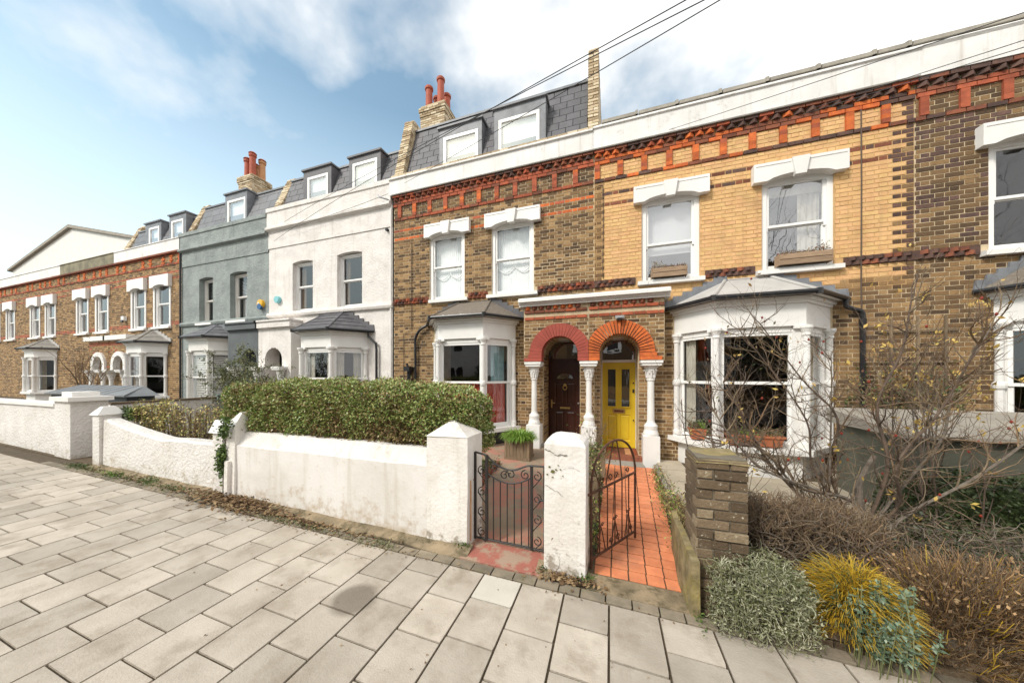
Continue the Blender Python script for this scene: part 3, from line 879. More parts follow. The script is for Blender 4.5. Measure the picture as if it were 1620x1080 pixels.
def mansard(h, x0, x1, zb, zt, Y0, Y1, m='slate', wd=.33, ht=.25, holes=()):
    mb = MB()
    mb.px([(Y0, zb), (Y1, zt), (12, zt + .1), (12, zb)], x0, x1, 'shed_dark')
    r = fixnormals(mb.build('mansard_roof', h))
    slates(r, x0, x1, Y0, zb, Y1, zt, wd, ht, m, holes)
    e = MB(); e.box(x0, x1, Y1 - .06, Y1 + .12, zt - .01, zt + .045, 'lead'); e.build('roof_edge', r)
    return r
def upstand(h, xc, wd, prof, m='brick_pale', mort='mortar_tan', label=None):
    """party wall rising above the roofs; brick courses on its sloping front edge"""
    mb = MB(); mb.px([(y + .012, z) for y, z in prof], xc - wd / 2 + .012, xc + wd / 2 - .012, mort)
    p = fixnormals(mb.build('party_wall', h, label=label))
    # bricks up the front slope (first edge prof[0]->prof[1]) then along the top
    for (a, b) in ((prof[0], prof[1]), (prof[1], prof[2])):
        A_, B_ = Vector((xc, a[0], a[1])), Vector((xc, b[0], b[1]))
        L = min((B_ - A_).length, 2.6); u = (B_ - A_).normalized()
        ang = atan2(u.y, u.z)
        n = int(L / .078)
        for i in range(n):
            c = A_ + u * ((i + .5) * .078)
            two = i % 2
            spans = ((-wd / 2, 0), (0, wd / 2)) if two else ((-wd / 2, wd / 2),)
            for s0, s1 in spans:
                piece('brick', p, (xc + (s0 + s1) / 2, c.y + .03 * u.z, c.z - .03 * u.y), (s1 - s0 - .01 + U(-.01, .012), .09 + U(0, .03), .064), m, rot=(-ang, 0, 0))
    return p
def chimney(h, x0, x1, y0, y1, z0, z1, pots, m='brick_pale'):
    mb = MB(); mb.box(x0 + .01, x1 - .01, y0 + .01, y1 - .01, z0, z1 + .02, 'mortar_tan')
    c = mb.build('chimney', h)
    zz = z0 + 0.0
    k = 0
    H = .078
    while zz + H <= z1 + .001:
        top = z1 - zz
        e = .045 if (.10 < top < .30) else (.02 if top <= .10 or .30 <= top < .38 else 0)
        L = .225
        for face in (0, 1):
            a, b = (x0 - e, x1 + e) if face == 0 else (y0 - e, y1 + e)
            s = a + (k % 2) * -.11
            while s < b:
                p, q = max(s, a), min(s + L, b)
                if q - p > .04:
                    if face == 0: piece('brick', c, ((p + q) / 2, y0 - e + .035, zz + H / 2), (q - p - .012, .07, H - .012), m)
                    else: piece('brick', c, (x1 + e - .035, (p + q) / 2, zz + H / 2), (q - p - .012, .07, H - .012), m, rot=(0, 0, pi / 2))
                s += L
        zz += H; k += 1
    for (px_, py_, ph, pm, cap) in pots:
        q = MB()
        pr = [(.15, z1), (.14, z1 + .05), (.125, z1 + .1), (.115, z1 + ph - .12), (.145, z1 + ph - .1), (.15, z1 + ph - .03), (.13, z1 + ph)]
        q.lathe(px_, py_, pr, pm, 14)
        if cap: q.lathe(px_, py_, [(.05, z1 + ph + .0), (.16, z1 + ph + .03), (.12, z1 + ph + .08), (.02, z1 + ph + .12)], 'chimney_red', 10)
        q.build('chimney_pot', c, smooth=False)
    return c
def column(h, x, y, zb, zp, zt, r=.065, m='white_paint'):
    """porch column: square pedestal, round base, shaft, carved capital"""
    mb = MB()
    mb.lathe(x, y, [(r * 2.1, zp), (r * 2.1, zp + .05), (r * 1.75, zp + .12), (r * 1.85, zp + .2), (r * 1.15, zp + .26), (r, zp + .3), (r * .95, (zp + zt) / 2), (r * .92, zt - .40), (r * 1.15, zt - .39), (r * 1.15, zt - .36), (r * .95, zt - .35)], m, 16)
    c = mb.build('column', h)
    k = MB()
    k.lathe(x, y, [(r * .95, zt - .352), (r * 1.1, zt - .28), (r * 1.35, zt - .2), (r * 1.9, zt - .12), (r * 2.2, zt - .1)], m, 16)
    for ring, (n, r0, z0_, r1, z1_) in enumerate(((8, r * 1.05, zt - .34, r * 1.9, zt - .2), (8, r * 1.25, zt - .25, r * 2.35, zt - .11))):
        for i in range(n):   # curling leaves
            a = 2 * pi * (i + ring * .5) / n
            pts = []
            for t in range(5):
                f = t / 4
                rr = r0 + (r1 - r0) * f ** 2
                zz = z0_ + (z1_ - z0_) * sin(f * pi * .62) / sin(pi * .62)
                pts.append((x + rr * cos(a), y + rr * sin(a), zz))
            k.tube(pts, [.02, .024, .02, .017, .012], m, 5)
    k.pz([(x - r * 2.6, y - r * 2.6), (x + r * 2.6, y - r * 2.6), (x + r * 2.6, y + r * 2.6), (x - r * 2.6, y + r * 2.6)], zt - .1, zt - .05, m)
    k.pz([(x - r * 2.9, y - r * 2.9), (x + r * 2.9, y - r * 2.9), (x + r * 2.9, y + r * 2.9), (x - r * 2.9, y + r * 2.9)], zt - .05, zt, m)
    k.build('capital', c)
    p = MB(); p.box(x - .15, x + .15, y - .14, y + .27, zb, zp, m); p.build('pedestal', c)
    return c
def arch_holes(xc, r, zc_, zb, n=9):
    hs = [(xc - r, xc + r, zb, zc_)]
    for i in range(n):
        z0_, z1_ = zc_ + r * i / n, zc_ + r * (i + 1) / n
        w_ = sqrt(max(0, r * r - ((z0_ + z1_) / 2 - zc_) ** 2))
        hs.append((xc - w_, xc + w_, z0_, z1_))
    return hs
def voussoirs(parent, xc, zc_, r0, r1, y0, y1, m, n, zb, clamp=lambda x: x, flare=.12, skip=0):
    """arch ring of wedge bricks, each a piece, with straight legs below the springing"""
    for i in range(n):
        a0, a1 = pi * i / n, pi * (i + 1) / n
        g = .012 if m != 'red_paint' else .003
        q = MB()
        pts = []
        for (rr, aa) in ((r0, a0 + g / r0), (r1, a0 + g / r1 / 2), (r1, a1 - g / r1 / 2), (r0, a1 - g / r0)):
            pts.append((clamp(xc + rr * cos(aa)), zc_ + rr * sin(aa)))
        q.py(pts, y0 - U(0, .003), y1, m)
        fixnormals(q.build('voussoir', parent))
    for sgn in (1, -1):
        k = 2
        for i in range(k):
            za, zb_ = zb + (zc_ - zb) * i / k, zb + (zc_ - zb) * (i + 1) / k
            fl = flare if i == 0 else flare * .25
            xs_ = sorted((clamp(xc + sgn * r0), clamp(xc + sgn * (r1 + fl))))
            if xs_[1] - xs_[0] > .02:
                q = MB(); q.box(xs_[0], xs_[1], y0 - .002, y1, za + .002, zb_ - .002, m); q.build('voussoir', parent)
# ------------------------------------------------------------------ ground, road, pavement
def sheet(name, x0, x1, y0, y1, dz, m, bottom=0.05, nx=None, kind='structure', parent=None, f=gz):
    mb = MB()
    xs = [x0 + (x1 - x0) * i / (nx or 1) for i in range((nx or 1) + 1)]
    xs = sorted(set(xs + [a for a in (-40.0, 12.0) if x0 < a < x1]))
    for a, b in zip(xs, xs[1:]):
        za, zb = f(a) + dz, f(b) + dz
        mb.hexa([(a, y0, za - bottom), (b, y0, zb - bottom), (b, y1, zb - bottom), (a, y1, za - bottom), (a, y0, za), (b, y0, zb), (b, y1, zb), (a, y1, za)], m)
    return mb.build(name, parent, kind)
sheet('ground', -400, 400, -400, 400, -0.16, 'soil')
sheet('road', -120, 120, -7.2, -0.45, -0.125, 'asphalt', 0.03)
sheet('road_marking', -60, 60, -3.9, -3.8, -0.121, 'road_line', 0.003)
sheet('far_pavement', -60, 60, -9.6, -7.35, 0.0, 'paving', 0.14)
kb = MB()
pav = sheet('pavement', -60, 14, -0.3, 2.87, -0.014, 'joint_sand', 0.14)
SLOPE = math.atan(0.0225)
x = -45.0; i = 0
while x < -0.5 or x < 14:
    p_ = 0.9
    piece('kerbstone', pav, (x + p_ / 2, -0.375, gz(x + p_ / 2) - 0.06), (p_ - .012, .14, .14), 'kerb', rot=(0, SLOPE, 0))
    x += p_
    if x > 10: break
# slabs: columns run away from the kerb, joints staggered column by column
random.seed(21)
x = -31.0; k = 0
nsl = 0
slab_rest = MB()
while x < 3.3:
    cw = 0.352 + (U(-.006, .006))
    wide = cw * (1.02)
    y = 2.58
    first = 0.19 if k % 2 else 0.385
    j = 0
    while y > 0.0:
        ln = first if j == 0 else 0.385 + U(-.008, .008)
        if x > -1.1 and j == 0: ln += .12
        y0 = y - ln
        cx, cy = x + cw / 2, (y + y0) / 2
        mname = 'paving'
        
        if abs(cx + .95) < .2 and cy > 2.3: mname = 'paving_light'
        if abs(cx + .6) < .2 and 2.0 < cy < 2.3: mname = 'paving_light'
        if j > 0 and cx > .4 and R() < .3: mname = 'paving_light'
        # slabs past the far left edge or close to the kerb are joined
        dist = sqrt(cx * cx + cy * cy)
        if x > -9.8 and nsl < 285 and cy > .55 and not (cx < -2.4 and cy < 2.45 + (cx + 2.4) * .48 - .9):
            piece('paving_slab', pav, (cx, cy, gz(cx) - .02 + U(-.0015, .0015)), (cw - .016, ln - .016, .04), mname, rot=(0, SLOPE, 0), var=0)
            nsl += 1
        else:
            a, b = x + .007, x + cw - .007
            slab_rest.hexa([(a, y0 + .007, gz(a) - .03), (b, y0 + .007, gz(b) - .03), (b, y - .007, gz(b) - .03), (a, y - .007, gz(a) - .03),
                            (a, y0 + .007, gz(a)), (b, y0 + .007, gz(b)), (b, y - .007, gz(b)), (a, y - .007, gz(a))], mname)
        y = y0; j += 1
    x += cw; k += 1
slab_rest.build('paving_slabs', pav, 'stuff')
x = -9.7
while x < 3.2:
    l = U(.17, .21)
    piece('sett', pav, (x + l / 2, 2.635 + (.0 if x > -1.1 else -.0), gz(x) - .017 + U(-.002, .003)), (l - .012, .10, .04), 'sett', rot=(0, SLOPE, U(-.01, .01)), var=0)
    x += l
# mortar haunch between the setts and the garden walls
hm_ = MB()
n = 60
for i in range(n):
    a, b = -8.6 + (8.1) * i / n, -8.6 + 8.1 * (i + 1) / n
    ha, hb = .012 + .012 * sin(a * 3.1) ** 2, .012 + .012 * sin(b * 3.1) ** 2
    if -1.36 < (a + b) / 2 < -.58: continue
    y0a, y0b = 2.715 + .03 * sin(a * 5), 2.715 + .03 * sin(b * 5)
    hm_.hexa([(a, y0a, gz(a) - .01), (b, y0b, gz(b) - .01), (b, 2.88, gz(b) - .01), (a, 2.88, gz(a) - .01), (a, y0a, gz(a) + ha * .4), (b, y0b, gz(b) + hb * .4), (b, 2.88, gz(b) + ha + .035), (a, 2.88, gz(a) + ha + .035)], 'haunch')
hm_.build('mortar_haunch', pav)
sheet('garden_ground', -32, 12, 2.86, 7.3, 0.0, 'soil', 0.14, nx=8)
# concrete path of the brown brick house and its red painted threshold
def path_z(x, y): return gz(x) + .008 + max(0, (y - 3.1) / 3.7) * 0.16
cp = MB()
rows = [(2.9, -1.37, -.57), (3.3, -1.72, -.57), (3.9, -1.78, -.55), (4.8, -1.9, -.52), (5.4, -2.1, -.50), (6.0, -2.75, -.50), (7.0, -2.75, -.42)]
for (ya, la, ra), (yb, lb, rb) in zip(rows, rows[1:]):
    P4 = [(la, ya), (ra, ya), (rb, yb), (lb, yb)]
    cp.hexa([(a, b, -.05) for a, b in P4] + [(a, b, path_z(a, b)) for a, b in P4], 'concrete')
cp.build('concrete_path', None, 'structure')
th = MB(); th.hexa([(-1.37, 2.70, -.03), (-.56, 2.70, -.05), (-.56, 3.03, -.05), (-1.37, 3.03, -.03), (-1.37, 2.70, gz(-1.37) + .012), (-.56, 2.70, gz(-.56) + .012), (-.56, 3.03, gz(-.56) + .03), (-1.37, 3.03, gz(-1.37) + .03)], 'concrete_red')
th.build('painted_threshold', None, 'structure')
# quarry tile path to the yellow door
tb = MB(); tb.hexa([(-.17, 2.72, -.06), (.66, 2.72, -.06), (.86, 6.45, -.06), (-.12, 6.45, -.06), (-.17, 2.72, -.006), (.66, 2.72, -.02), (.86, 6.45, .035), (-.12, 6.45, .05)], 'joint_sand')
tp = tb.build('tiled_path', None, 'structure')
y = 2.93; r_ = 0
while y < 6.35:
    f = (y - 2.93) / 3.5
    x0_, x1_ = -.14 + .05 * f, .60 + .22 * f
    ncol = 5
    wd = (x1_ - x0_) / ncol
    for c in range(ncol):
        zz = -.006 + .05 * f - .01 * (c / 5)
        piece('tile', tp, (x0_ + wd * (c + .5) + U(-.001, .001), y + .0735, zz + U(-.001, .001)), (wd - .012, .131, .025), 'tile_red', rot=(.012, .012, 0), var=0)
    y += .147; r_ += 1
fs = MB(); fs.hexa([(-.19, 2.70, -.06), (.64, 2.70, -.06), (.64, 2.925, -.06), (-.19, 2.925, -.06), (-.19, 2.70, .003), (.64, 2.70, -.014), (.64, 2.925, -.008), (-.19, 2.925, .006)], 'haunch')
fs.build('threshold', tp)
# raised paving in front of the yellow brick house
gp = MB(); gp.box(.84, 6.2, 4.35, 6.9, -.2, .085, 'joint_sand')
gpo = gp.build('garden_paving', None, 'structure')
for i, (a, b, c, d) in enumerate([(.85, 1.75, 5.6, 6.2), (.85, 1.6, 4.95, 5.58), (.9, 1.5, 4.37, 4.93), (1.77, 2.9, 5.4, 6.25), (1.62, 2.6, 4.4, 5.37), (2.92, 4.1, 5.5, 6.25), (2.63, 3.9, 4.4, 5.47), (4.13, 5.3, 5.3, 6.25), (3.93, 5.2, 4.4, 5.27), (.85, 1.3, 6.22, 6.9), (3.5, 4.6, 6.27, 6.9), (4.62, 6.1, 6.27, 6.9)]):
    piece('paving_slab', gpo, ((a + b) / 2, (c + d) / 2, .10), (b - a - .012, d - c - .012, .03), 'garden_paving', rot=(0, 0, U(-.003, .003)), var=0)
wr = MB(); wr.box(.78, .84, 4.35, 6.5, -.1, .11, 'coping_stone'); wr.build('edging', gpo)

# ------------------------------------------------------------------ the yellow brick house
def postxs(x0, x1): return [-0.258 + .461 * i for i in range(-80, 40) if x0 + .05 < -0.258 + .461 * i < x1 - .05]
def frieze(h, x0, x1, post_m, tooth_m, band_m, low_m, seed=0, far=False):
    rr = random.Random(seed)
    items = []
    lay(x0, x1, 6.3, 6.45, 7.0, [], lambda x, z, k: ((band_m(x)), .03), items, header=False, seed=seed)
    lay(x0, x1, 6.525, 6.6, 7.0, [], lambda x, z, k: ((tooth_m(x)), .085), items, header=False, seed=seed + 1)
    lay(x0, x1, 5.925, 6.0, 7.0, [], lambda x, z, k: ((low_m(x)), .025), items, header=False, seed=seed + 2)
    for xx in postxs(x0, x1):
        for kk in range(4):
            items.append(((xx, 6.995, 6.0375 + .075 * kk), (.105, .06, .0745), post_m(xx)))
    return items
h1 = thing('brick_house', 'terraced house of ochre yellow brick with white window heads, canted bay and yellow front door', 'house', (2.2, 7, 0))
HX = (-0.32, 4.71)
w1 = (.62, 1.66, 3.70, 5.42); w2 = (2.66, 3.70, 3.70, 5.42)
bayh1 = (1.32, 3.54, .1, 2.55)
doorh1 = arch_holes(.18, .375, 2.26, .05)
holes1 = [w1, w2, bayh1, (-.195, .555, .0, 2.26)] + doorh1
mw = MB()
wall_panel(mw, -.32, 4.71, 3.25, 6.62, 7.004, holes1, .3, 'mortar_ochre')
wall_panel(mw, -.32, 4.71, -.1, 3.25, 7.004, holes1, .64, 'mortar_tan')
mw.build('wall', h1)
def tz(x, z): return 0.11 * (int(math.floor(z / .075)) % 2)
def mfn1(x, z, k):
    if z > 6.3: return 'brick_umber'
    if 3.64 < z < 3.86: return None
    if z < 3.3 + (.12 if x > 3.8 else 0):
        if z < 3.3 and x < 1.2: return 'brick_stock_light' if R() < .75 else 'brick_stock'
        return 'brick_stock_light' if R() < .6 else 'brick_stock'
    if x < -.20 + tz(x, z): return 'brick_stock_light' if z < 6 else 'brick_stock'
    if x > 4.56 - tz(x, z): return 'brick_dark' if R() < .6 else 'brick_stock'
    if k in (72, 75):
        if x < .5 or 1.8 < x < 2.5 or x > 3.84: return 'brick_umber' if R() < .65 else 'brick_dark'
    return 'brick_ochre'
items = []
excl = [(a - .14, b + .14, 5.31, 5.64) for a, b in ((.6, 1.66), (2.63, 3.70))] + [(.537, 1.73, 3.62, 3.74), (2.56, 3.80, 3.62, 3.74)]
porch_ex = [(-.62, 1.0, 2.08, 3.50)]
bay_ex = [(1.2, 3.67, 2.5, 3.0)]
lay(-.32, 4.71, -.05, 3.675, 7.0, holes1 + excl + porch_ex + bay_ex, mfn1, items, seed=5)
lay(-.32, 4.71, 3.825, 5.925, 7.0, holes1 + excl, mfn1, items, seed=6)
lay(-.32, 4.71, 6.0, 6.3, 7.0, holes1 + [(xx - .055, xx + .055, 6, 6.3) for xx in postxs(*HX)], lambda x, z, k: 'brick_ochre' if -.2 < x < 4.6 else 'brick_dark', items, seed=7)
prow = lambda a: (lambda x: a[min(len(a) - 1, int(R() * len(a)))])
fr1 = frieze(h1, -.32, 4.71, prow(['brick_orange', 'brick_orange', 'brick_orange', 'brick_red']), prow(['brick_dark', 'brick_dark', 'brick_umber', 'brick_red']),
             lambda x: ('brick_orange' if R() < .45 else 'brick_umber') if x < 3.6 else ('brick_dark' if R() < .6 else 'brick_orange'), prow(['brick_dark', 'brick_dark', 'brick_umber', 'brick_orange']), 11)
items += fr1
place_bricks(h1, items, 255)
random.seed(5)
tooth(h1, [-.24 + .172 * i for i in range(29)], 6.965, 6.452, 6.525, .055, prow(['brick_umber', 'brick_dark', 'brick_red', 'brick_orange', 'brick_dark']), .15)
def stringcourse(h, x0, x1, skip, ms, pitch=.115, joined=True):
    mb = MB()
    wallm = ms[0]
    segs_ = [(x0, x1)]
    for a, b in skip:
        ns = []
        for p, q in segs_:
            if b <= p or a >= q: ns.append((p, q)); continue
            if a > p: ns.append((p, a))
            if b < q: ns.append((b, q))
        segs_ = ns
    for a, b in segs_:
        mb.box(a, b, 6.985, 7.02, 3.675, 3.825, ms[0])
        for row in range(2):
            z0_, z1_ = 3.68 + row * .075, 3.745 + row * .075
            x = a + (row * pitch / 2)
            while x + pitch < b:
                m = random.choice(ms)
                mb.add([(x, 6.983, z0_), (x + pitch / 2, 6.935, z0_), (x + pitch - .006, 6.983, z0_), (x, 6.983, z1_), (x + pitch / 2, 6.935, z1_), (x + pitch - .006, 6.983, z1_)],
                       [(0, 1, 4, 3), (1, 2, 5, 4), (3, 4, 5), (2, 1, 0)], m)
                x += pitch
    mb.build('string_course', h, 'stuff')
stringcourse(h1, -.32, 4.71, [(.5, 1.75), (2.55, 3.82)], ['brick_dark', 'brick_dark', 'brick_umber'])
# cornice and coping
c1 = MB()
c1.px([(6.90, 6.60), (6.90, 7.02), (6.87, 7.035), (6.87, 7.06), (7.10, 7.25), (7.4, 7.25), (7.4, 6.60)], -.34, 4.72, 'white_fascia')
c1.px([(6.885, 6.585), (6.885, 6.61), (7.0, 6.61), (7.0, 6.585)], -.33, 4.71, 'tile_grey')
fixnormals(c1.build('cornice', h1))
x = -.18
while x < 4.7:
    L = min(.745, 4.72 - x)
    q = MB(); q.px([(7.04, 7.24), (7.04, 7.30), (7.12, 7.345), (7.40, 7.345), (7.40, 7.24)], x + .008, x + L - .012, 'coping_stone')
    q.px([(7.03, 7.24), (7.03, 7.32), (7.12, 7.36), (7.40, 7.36), (7.40, 7.24)], x + L - .06, x + L - .014, 'coping_stone')
    fixnormals(q.build('coping_stone', h1)); x += L
for xc, inn in ((1.13, (.66, 1.62)), (3.165, (2.70, 3.66))):
    lintel(h1, xc, 1.34, inner=inn)
# windows
def blind(w_, a, b, z0, z1, zr, y):
    mb = MB(); mb.box(a, b, y, y + .01, zr - .15, z1, 'grey_blind'); mb.box(a, b, y - .012, y + .022, zr - .17, zr - .15, 'grey_blind'); mb.build('blind', w_)
def curt_right(w_, a, b, z0, z1, zr, y):
    wavy(w_, (b - .34, y), (b - .02, y), z0, z1 - .1, 'cream_curtain', .02, .08)
    mb = MB(); mb.box(a, b, y - .03, y - .01, z1 - .28, z1 - .10, 'cream_curtain'); mb.build('blind', w_)
wa = sash(h1, w1[0] + .0, w1[1], 3.72, 5.40, 7.05, 4.46, fw=.085, sill=(.54, 1.73, 3.735, .15), glass='glass_bright', arch=.05, curtain=blind)
wb = sash(h1, w2[0], w2[1], 3.72, 5.40, 7.05, 4.52, fw=.085, sill=(2.56, 3.79, 3.735, .15), glass='glass_bright', arch=.05, curtain=curt_right)
# bay
wins, bp = bay(h1, 1.22, 3.64, .52, .66, .70, dict(base=-.02, sill=.60, wtop=2.60, fascia=3.07, roof=3.60, mid=1.66),
               dict(roof='zinc', hip=.03, hipm='zinc', rolls=0, r1=.86, r2=.86, gut=.04, margin=(.10, (.09, .16), (.17, .13)), colr=.052, eave=.15, glass='glass', flashm='lead'))
wn, p0, p1, a, b, t, nn = wins[0]
q0 = Vector(p0) + t * (a + .0) - nn * .16; q1 = Vector(p0) + t * (a + .20) - nn * .16
wavy(wn, q0, q1, .62, 2.5, 'cream_curtain', .02, .07)
wn, p0, p1, a, b, t, nn = wins[2]
q0 = Vector(p0) + t * (b - .22) - nn * .16; q1 = Vector(p0) + t * (b) - nn * .16
wavy(wn, q0, q1, .62, 2.5, 'cream_curtain', .02, .07)
vt = MB()
n = 20
vt.prism([(2.47 + .13 * cos(2 * pi * i / n), 6.335, .27 + .075 * sin(2 * pi * i / n)) for i in range(n)], [(2.47 + .13 * cos(2 * pi * i / n), 6.31, .27 + .075 * sin(2 * pi * i / n)) for i in range(n)], 'white_paint')
for i in range(6): vt.box(2.395 + i * .027, 2.407 + i * .027, 6.304, 6.3105, .245 + (.01 if i % 2 else 0), .298, 'black_plastic')
fixnormals(vt.build('oval_plate', h1))
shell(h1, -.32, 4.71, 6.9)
# porch wall shared by the pair, built as two halves meeting at the party line
def porch_half(h, x0, x1, xc, m_arch, nv, seed, clampf, y=6.72, stock=('brick_stock_light', 'brick_stock')):
    hs = arch_holes(xc, .40, 2.25, 2.05, 9)
    mb = MB(); wall_panel(mb, x0, x1, 2.085, 3.30, y + .004, hs, .30, 'mortar_tan')
    mb.add([(x0, y, 2.085), (x0, 7.02, 2.085), (x0, 7.02, 3.30), (x0, y, 3.30)], [(3, 2, 1, 0)], 'mortar_tan')
    mb.add([(x1, y, 2.085), (x1, 7.02, 2.085), (x1, 7.02, 3.30), (x1, y, 3.30)], [(0, 1, 2, 3)], 'mortar_tan')
    mb.box(x0, xc - .40, y + .01, 7.0, 2.085, 2.12, 'mortar_tan'); mb.box(xc + .40, x1, y + .01, 7.0, 2.085, 2.12, 'mortar_tan')
    pw = mb.build('porch_wall', h)
    it = []
    ex = arch_holes(xc, .62, 2.25, 2.05, 12)
    lay(x0 + .003, x1 - .003, 2.10, 3.0, y, ex, lambda x, z, k: (stock[0] if R() < .7 else stock[1]), it, seed=seed)
    lay(x0 + .003, x1 - .003, 3.0, 3.075, y, ex, lambda x, z, k: ('brick_red', .02), it, header=False, seed=seed)
    lay(x0 + .003, x1 - .003, 3.15, 3.225, y, ex, lambda x, z, k: ('brick_red' if R() < .5 else 'brick_umber', .03), it, header=False, seed=seed)
    for c, s, m in it: piece('brick', pw, c, s, m)
    tooth(pw, [x0 + .09 + .155 * i for i in range(int((x1 - x0 - .05) / .155))], y - .01, 3.228, 3.305, .06, prow(['brick_red', 'brick_umber', 'brick_umber', 'brick_orange']), .11)
    voussoirs(pw, xc, 2.25, .385, .655, y - .045, y + .2, m_arch, nv, 2.10, clampf)
    mb = MB()
    for (ya, za, zb) in ((y - .07, 3.305, 3.35), (y - .11, 3.35, 3.385), (y - .17, 3.385, 3.44), (y - .13, 3.44, 3.475)):
        mb.box(x0 - .09 * (x0 < -1), x1 + .09 * (x1 > .5), ya, 7.01, za, zb, 'white_paint')
    mb.add([(x0, y - .13, 3.476), (x1, y - .13, 3.476), (x1, 7.0, 3.53), (x0, 7.0, 3.53)], [(0, 1, 2, 3)], 'lead')
    mb.build('porch_cornice', pw)
    return pw
mid = -.42
random.seed(9)
porch_half(h1, mid, 1.0, .18, 'brick_orange', 27, 31, lambda x: max(mid + .003, x))
lt = MB(); lt.box(.10, .27, 6.60, 6.69, 2.925, 2.985, 'steel'); lt.box(.13, .24, 6.55, 6.61, 2.93, 2.975, 'steel'); lt.box(.15, .22, 6.56, 6.70, 2.89, 2.925, 'black_plastic')
lt = lt.build('porch_light', h1)
# doors
def recess(h, x0, x1, zb, zt, y0=7.0, y1=7.62, m='brick_stock_light', fl='coping_stone'):
    mb = MB()
    mb.box(x0 - .06, x0 - .002, y0 + .01, y1 + .02, zb - .1, zt, 'mortar_tan'); mb.box(x1 + .002, x1 + .06, y0 + .01, y1 + .02, zb - .1, zt, 'mortar_tan')
    mb.box(x0 - .06, x1 + .06, 6.8, y1 + .02, zb - .14, zb, fl)
    mb.box(x0 - .06, x1 + .06, y1 + .3, y1 + .34, zb, zt, 'interior_dark')
    mb.box(x0 - .06, x1 + .06, y0 + .31, y1 + .3, zt + .004, zt + .05, 'white_paint')
    r = mb.build('porch_recess', h)
    k = 0; z = zb
    while z + .075 < zt:
        s = y0 + .02 + (k % 2) * -.11
        while s < y1:
            p, q = max(s, y0 + .02), min(s + .225, y1)
            if q - p > .04:
                piece('brick', r, (x0 - .02, (p + q) / 2, z + .0375), (q - p - .01, .05, .065), m if R() < .7 else 'brick_stock', rot=(0, 0, pi / 2))
            s += .225
        z += .075; k += 1
    return r
recess(h1, -.195, .555, .14, 2.62, fl='brick_umber')
recess(h1, -.195, .555, .14, 2.62) if False else None
def panel(mb, x0, x1, z0, z1, y, m, d=.018):
    """raised-and-fielded panel with its moulding"""
    e = .022
    mb.add([(x0, y, z0), (x1, y, z0), (x1, y, z1), (x0, y, z1), (x0 + e, y + d, z0 + e), (x1 - e, y + d, z0 + e), (x1 - e, y + d, z1 - e), (x0 + e, y + d, z1 - e),
            (x0 + 2.2 * e, y + d * .3, z0 + 2.2 * e), (x1 - 2.2 * e, y + d * .3, z0 + 2.2 * e), (x1 - 2.2 * e, y + d * .3, z1 - 2.2 * e), (x0 + 2.2 * e, y + d * .3, z1 - 2.2 * e)],
           [(0, 1, 5, 4), (1, 2, 6, 5), (2, 3, 7, 6), (3, 0, 4, 7), (4, 5, 9, 8), (5, 6, 10, 9), (6, 7, 11, 10), (7, 4, 8, 11), (8, 9, 10, 11)], m)
def door(h, x0, x1, zb, zt, y, m, holes, panels, name_label, zf=2.66, frame='white_paint', fan=True):
    fr_ = MB()
    fr_.box(x0 - .06, x0 - .003, y - .03, y + .06, zb, zf, frame); fr_.box(x1 + .003, x1 + .06, y - .03, y + .06, zb, zf, frame)
    fr_.box(x0 - .003, x1 + .003, y - .03, y + .06, zt + .003, zt + .06, frame); fr_.box(x0 - .003, x1 + .003, y - .03, y + .06, zf - .03, zf, frame)
    f = fr_.build('door_frame', h)
    g = MB(); g.add([(x0, y + .02, zt + .06), (x1, y + .02, zt + .06), (x1, y + .02, zf - .03), (x0, y + .02, zf - .03)], [(0, 1, 2, 3)], 'glass_bright'); g.build('fanlight', f)
    d = MB()
    wall_panel(d, x0, x1, zb, zt, y, [hh[:4] for hh in holes + panels], .03, m)
    for p in panels: panel(d, *p[:4], y, m)
    dd = d.build('door', h, label=name_label)
    for hh in holes:
        g = MB(); g.add([(hh[0], y + .02, hh[2]), (hh[1], y + .02, hh[2]), (hh[1], y + .02, hh[3]), (hh[0], y + .02, hh[3])], [(0, 1, 2, 3)], 'glass_bright')
        g.box(hh[0], hh[1], y + .03, y + .035, hh[2], hh[3], 'interior_dark'); g.build('pane', dd)
    return dd
X0, X1 = -.167, .54
dy = door(h1, X0, X1, .15, 2.085, 7.60, 'door_yellow', [(X0 + .12, X0 + .29, 1.08, 1.93), (X1 - .29, X1 - .12, 1.08, 1.93)],
          [(X0 + .10, X0 + .325, .30, .90), (X1 - .325, X1 - .10, .30, .90)], 'yellow panelled door with two tall panes')
mb = MB()
for a, b in ((X0 + .12, X0 + .29), (X1 - .29, X1 - .12)):
    mb.box(a - .02, b + .02, 7.58, 7.60, 1.055, 1.08, 'door_yellow'); mb.box(a - .02, b + .02, 7.58, 7.60, 1.93, 1.955, 'door_yellow')
    mb.box(a - .02, a, 7.58, 7.60, 1.08, 1.93, 'door_yellow'); mb.box(b, b + .02, 7.58, 7.60, 1.08, 1.93, 'door_yellow')
mb.build('glazing_bead', dy)
mb = MB(); mb.box(X0 + .225, X0 + .49, 7.585, 7.60, .93, 1.03, 'brass'); mb.box(X0 + .255, X0 + .46, 7.578, 7.588, .955, 1.0, 'brick_umber'); mb.build('letterbox', dy)
mb = MB()
for zz, rr in ((1.62, .018), (1.43, .02), (.78, .016)):
    mb.tube([(X1 - .04, 7.60, zz), (X1 - .04, 7.57, zz)], rr, 'black_iron', 10)
mb.box(X1 - .06, X1 - .02, 7.585, 7.60, 1.40, 1.48, 'black_iron'); mb.build('lock', dy)
st = MB()
for i in range(6):
    st.box(-.19 + i * .124, -.19 + i * .124 + .115, 6.98, 7.55, -.02, .144, random.choice(['brick_umber', 'brick_dark', 'terracotta_pale', 'brick_red']))
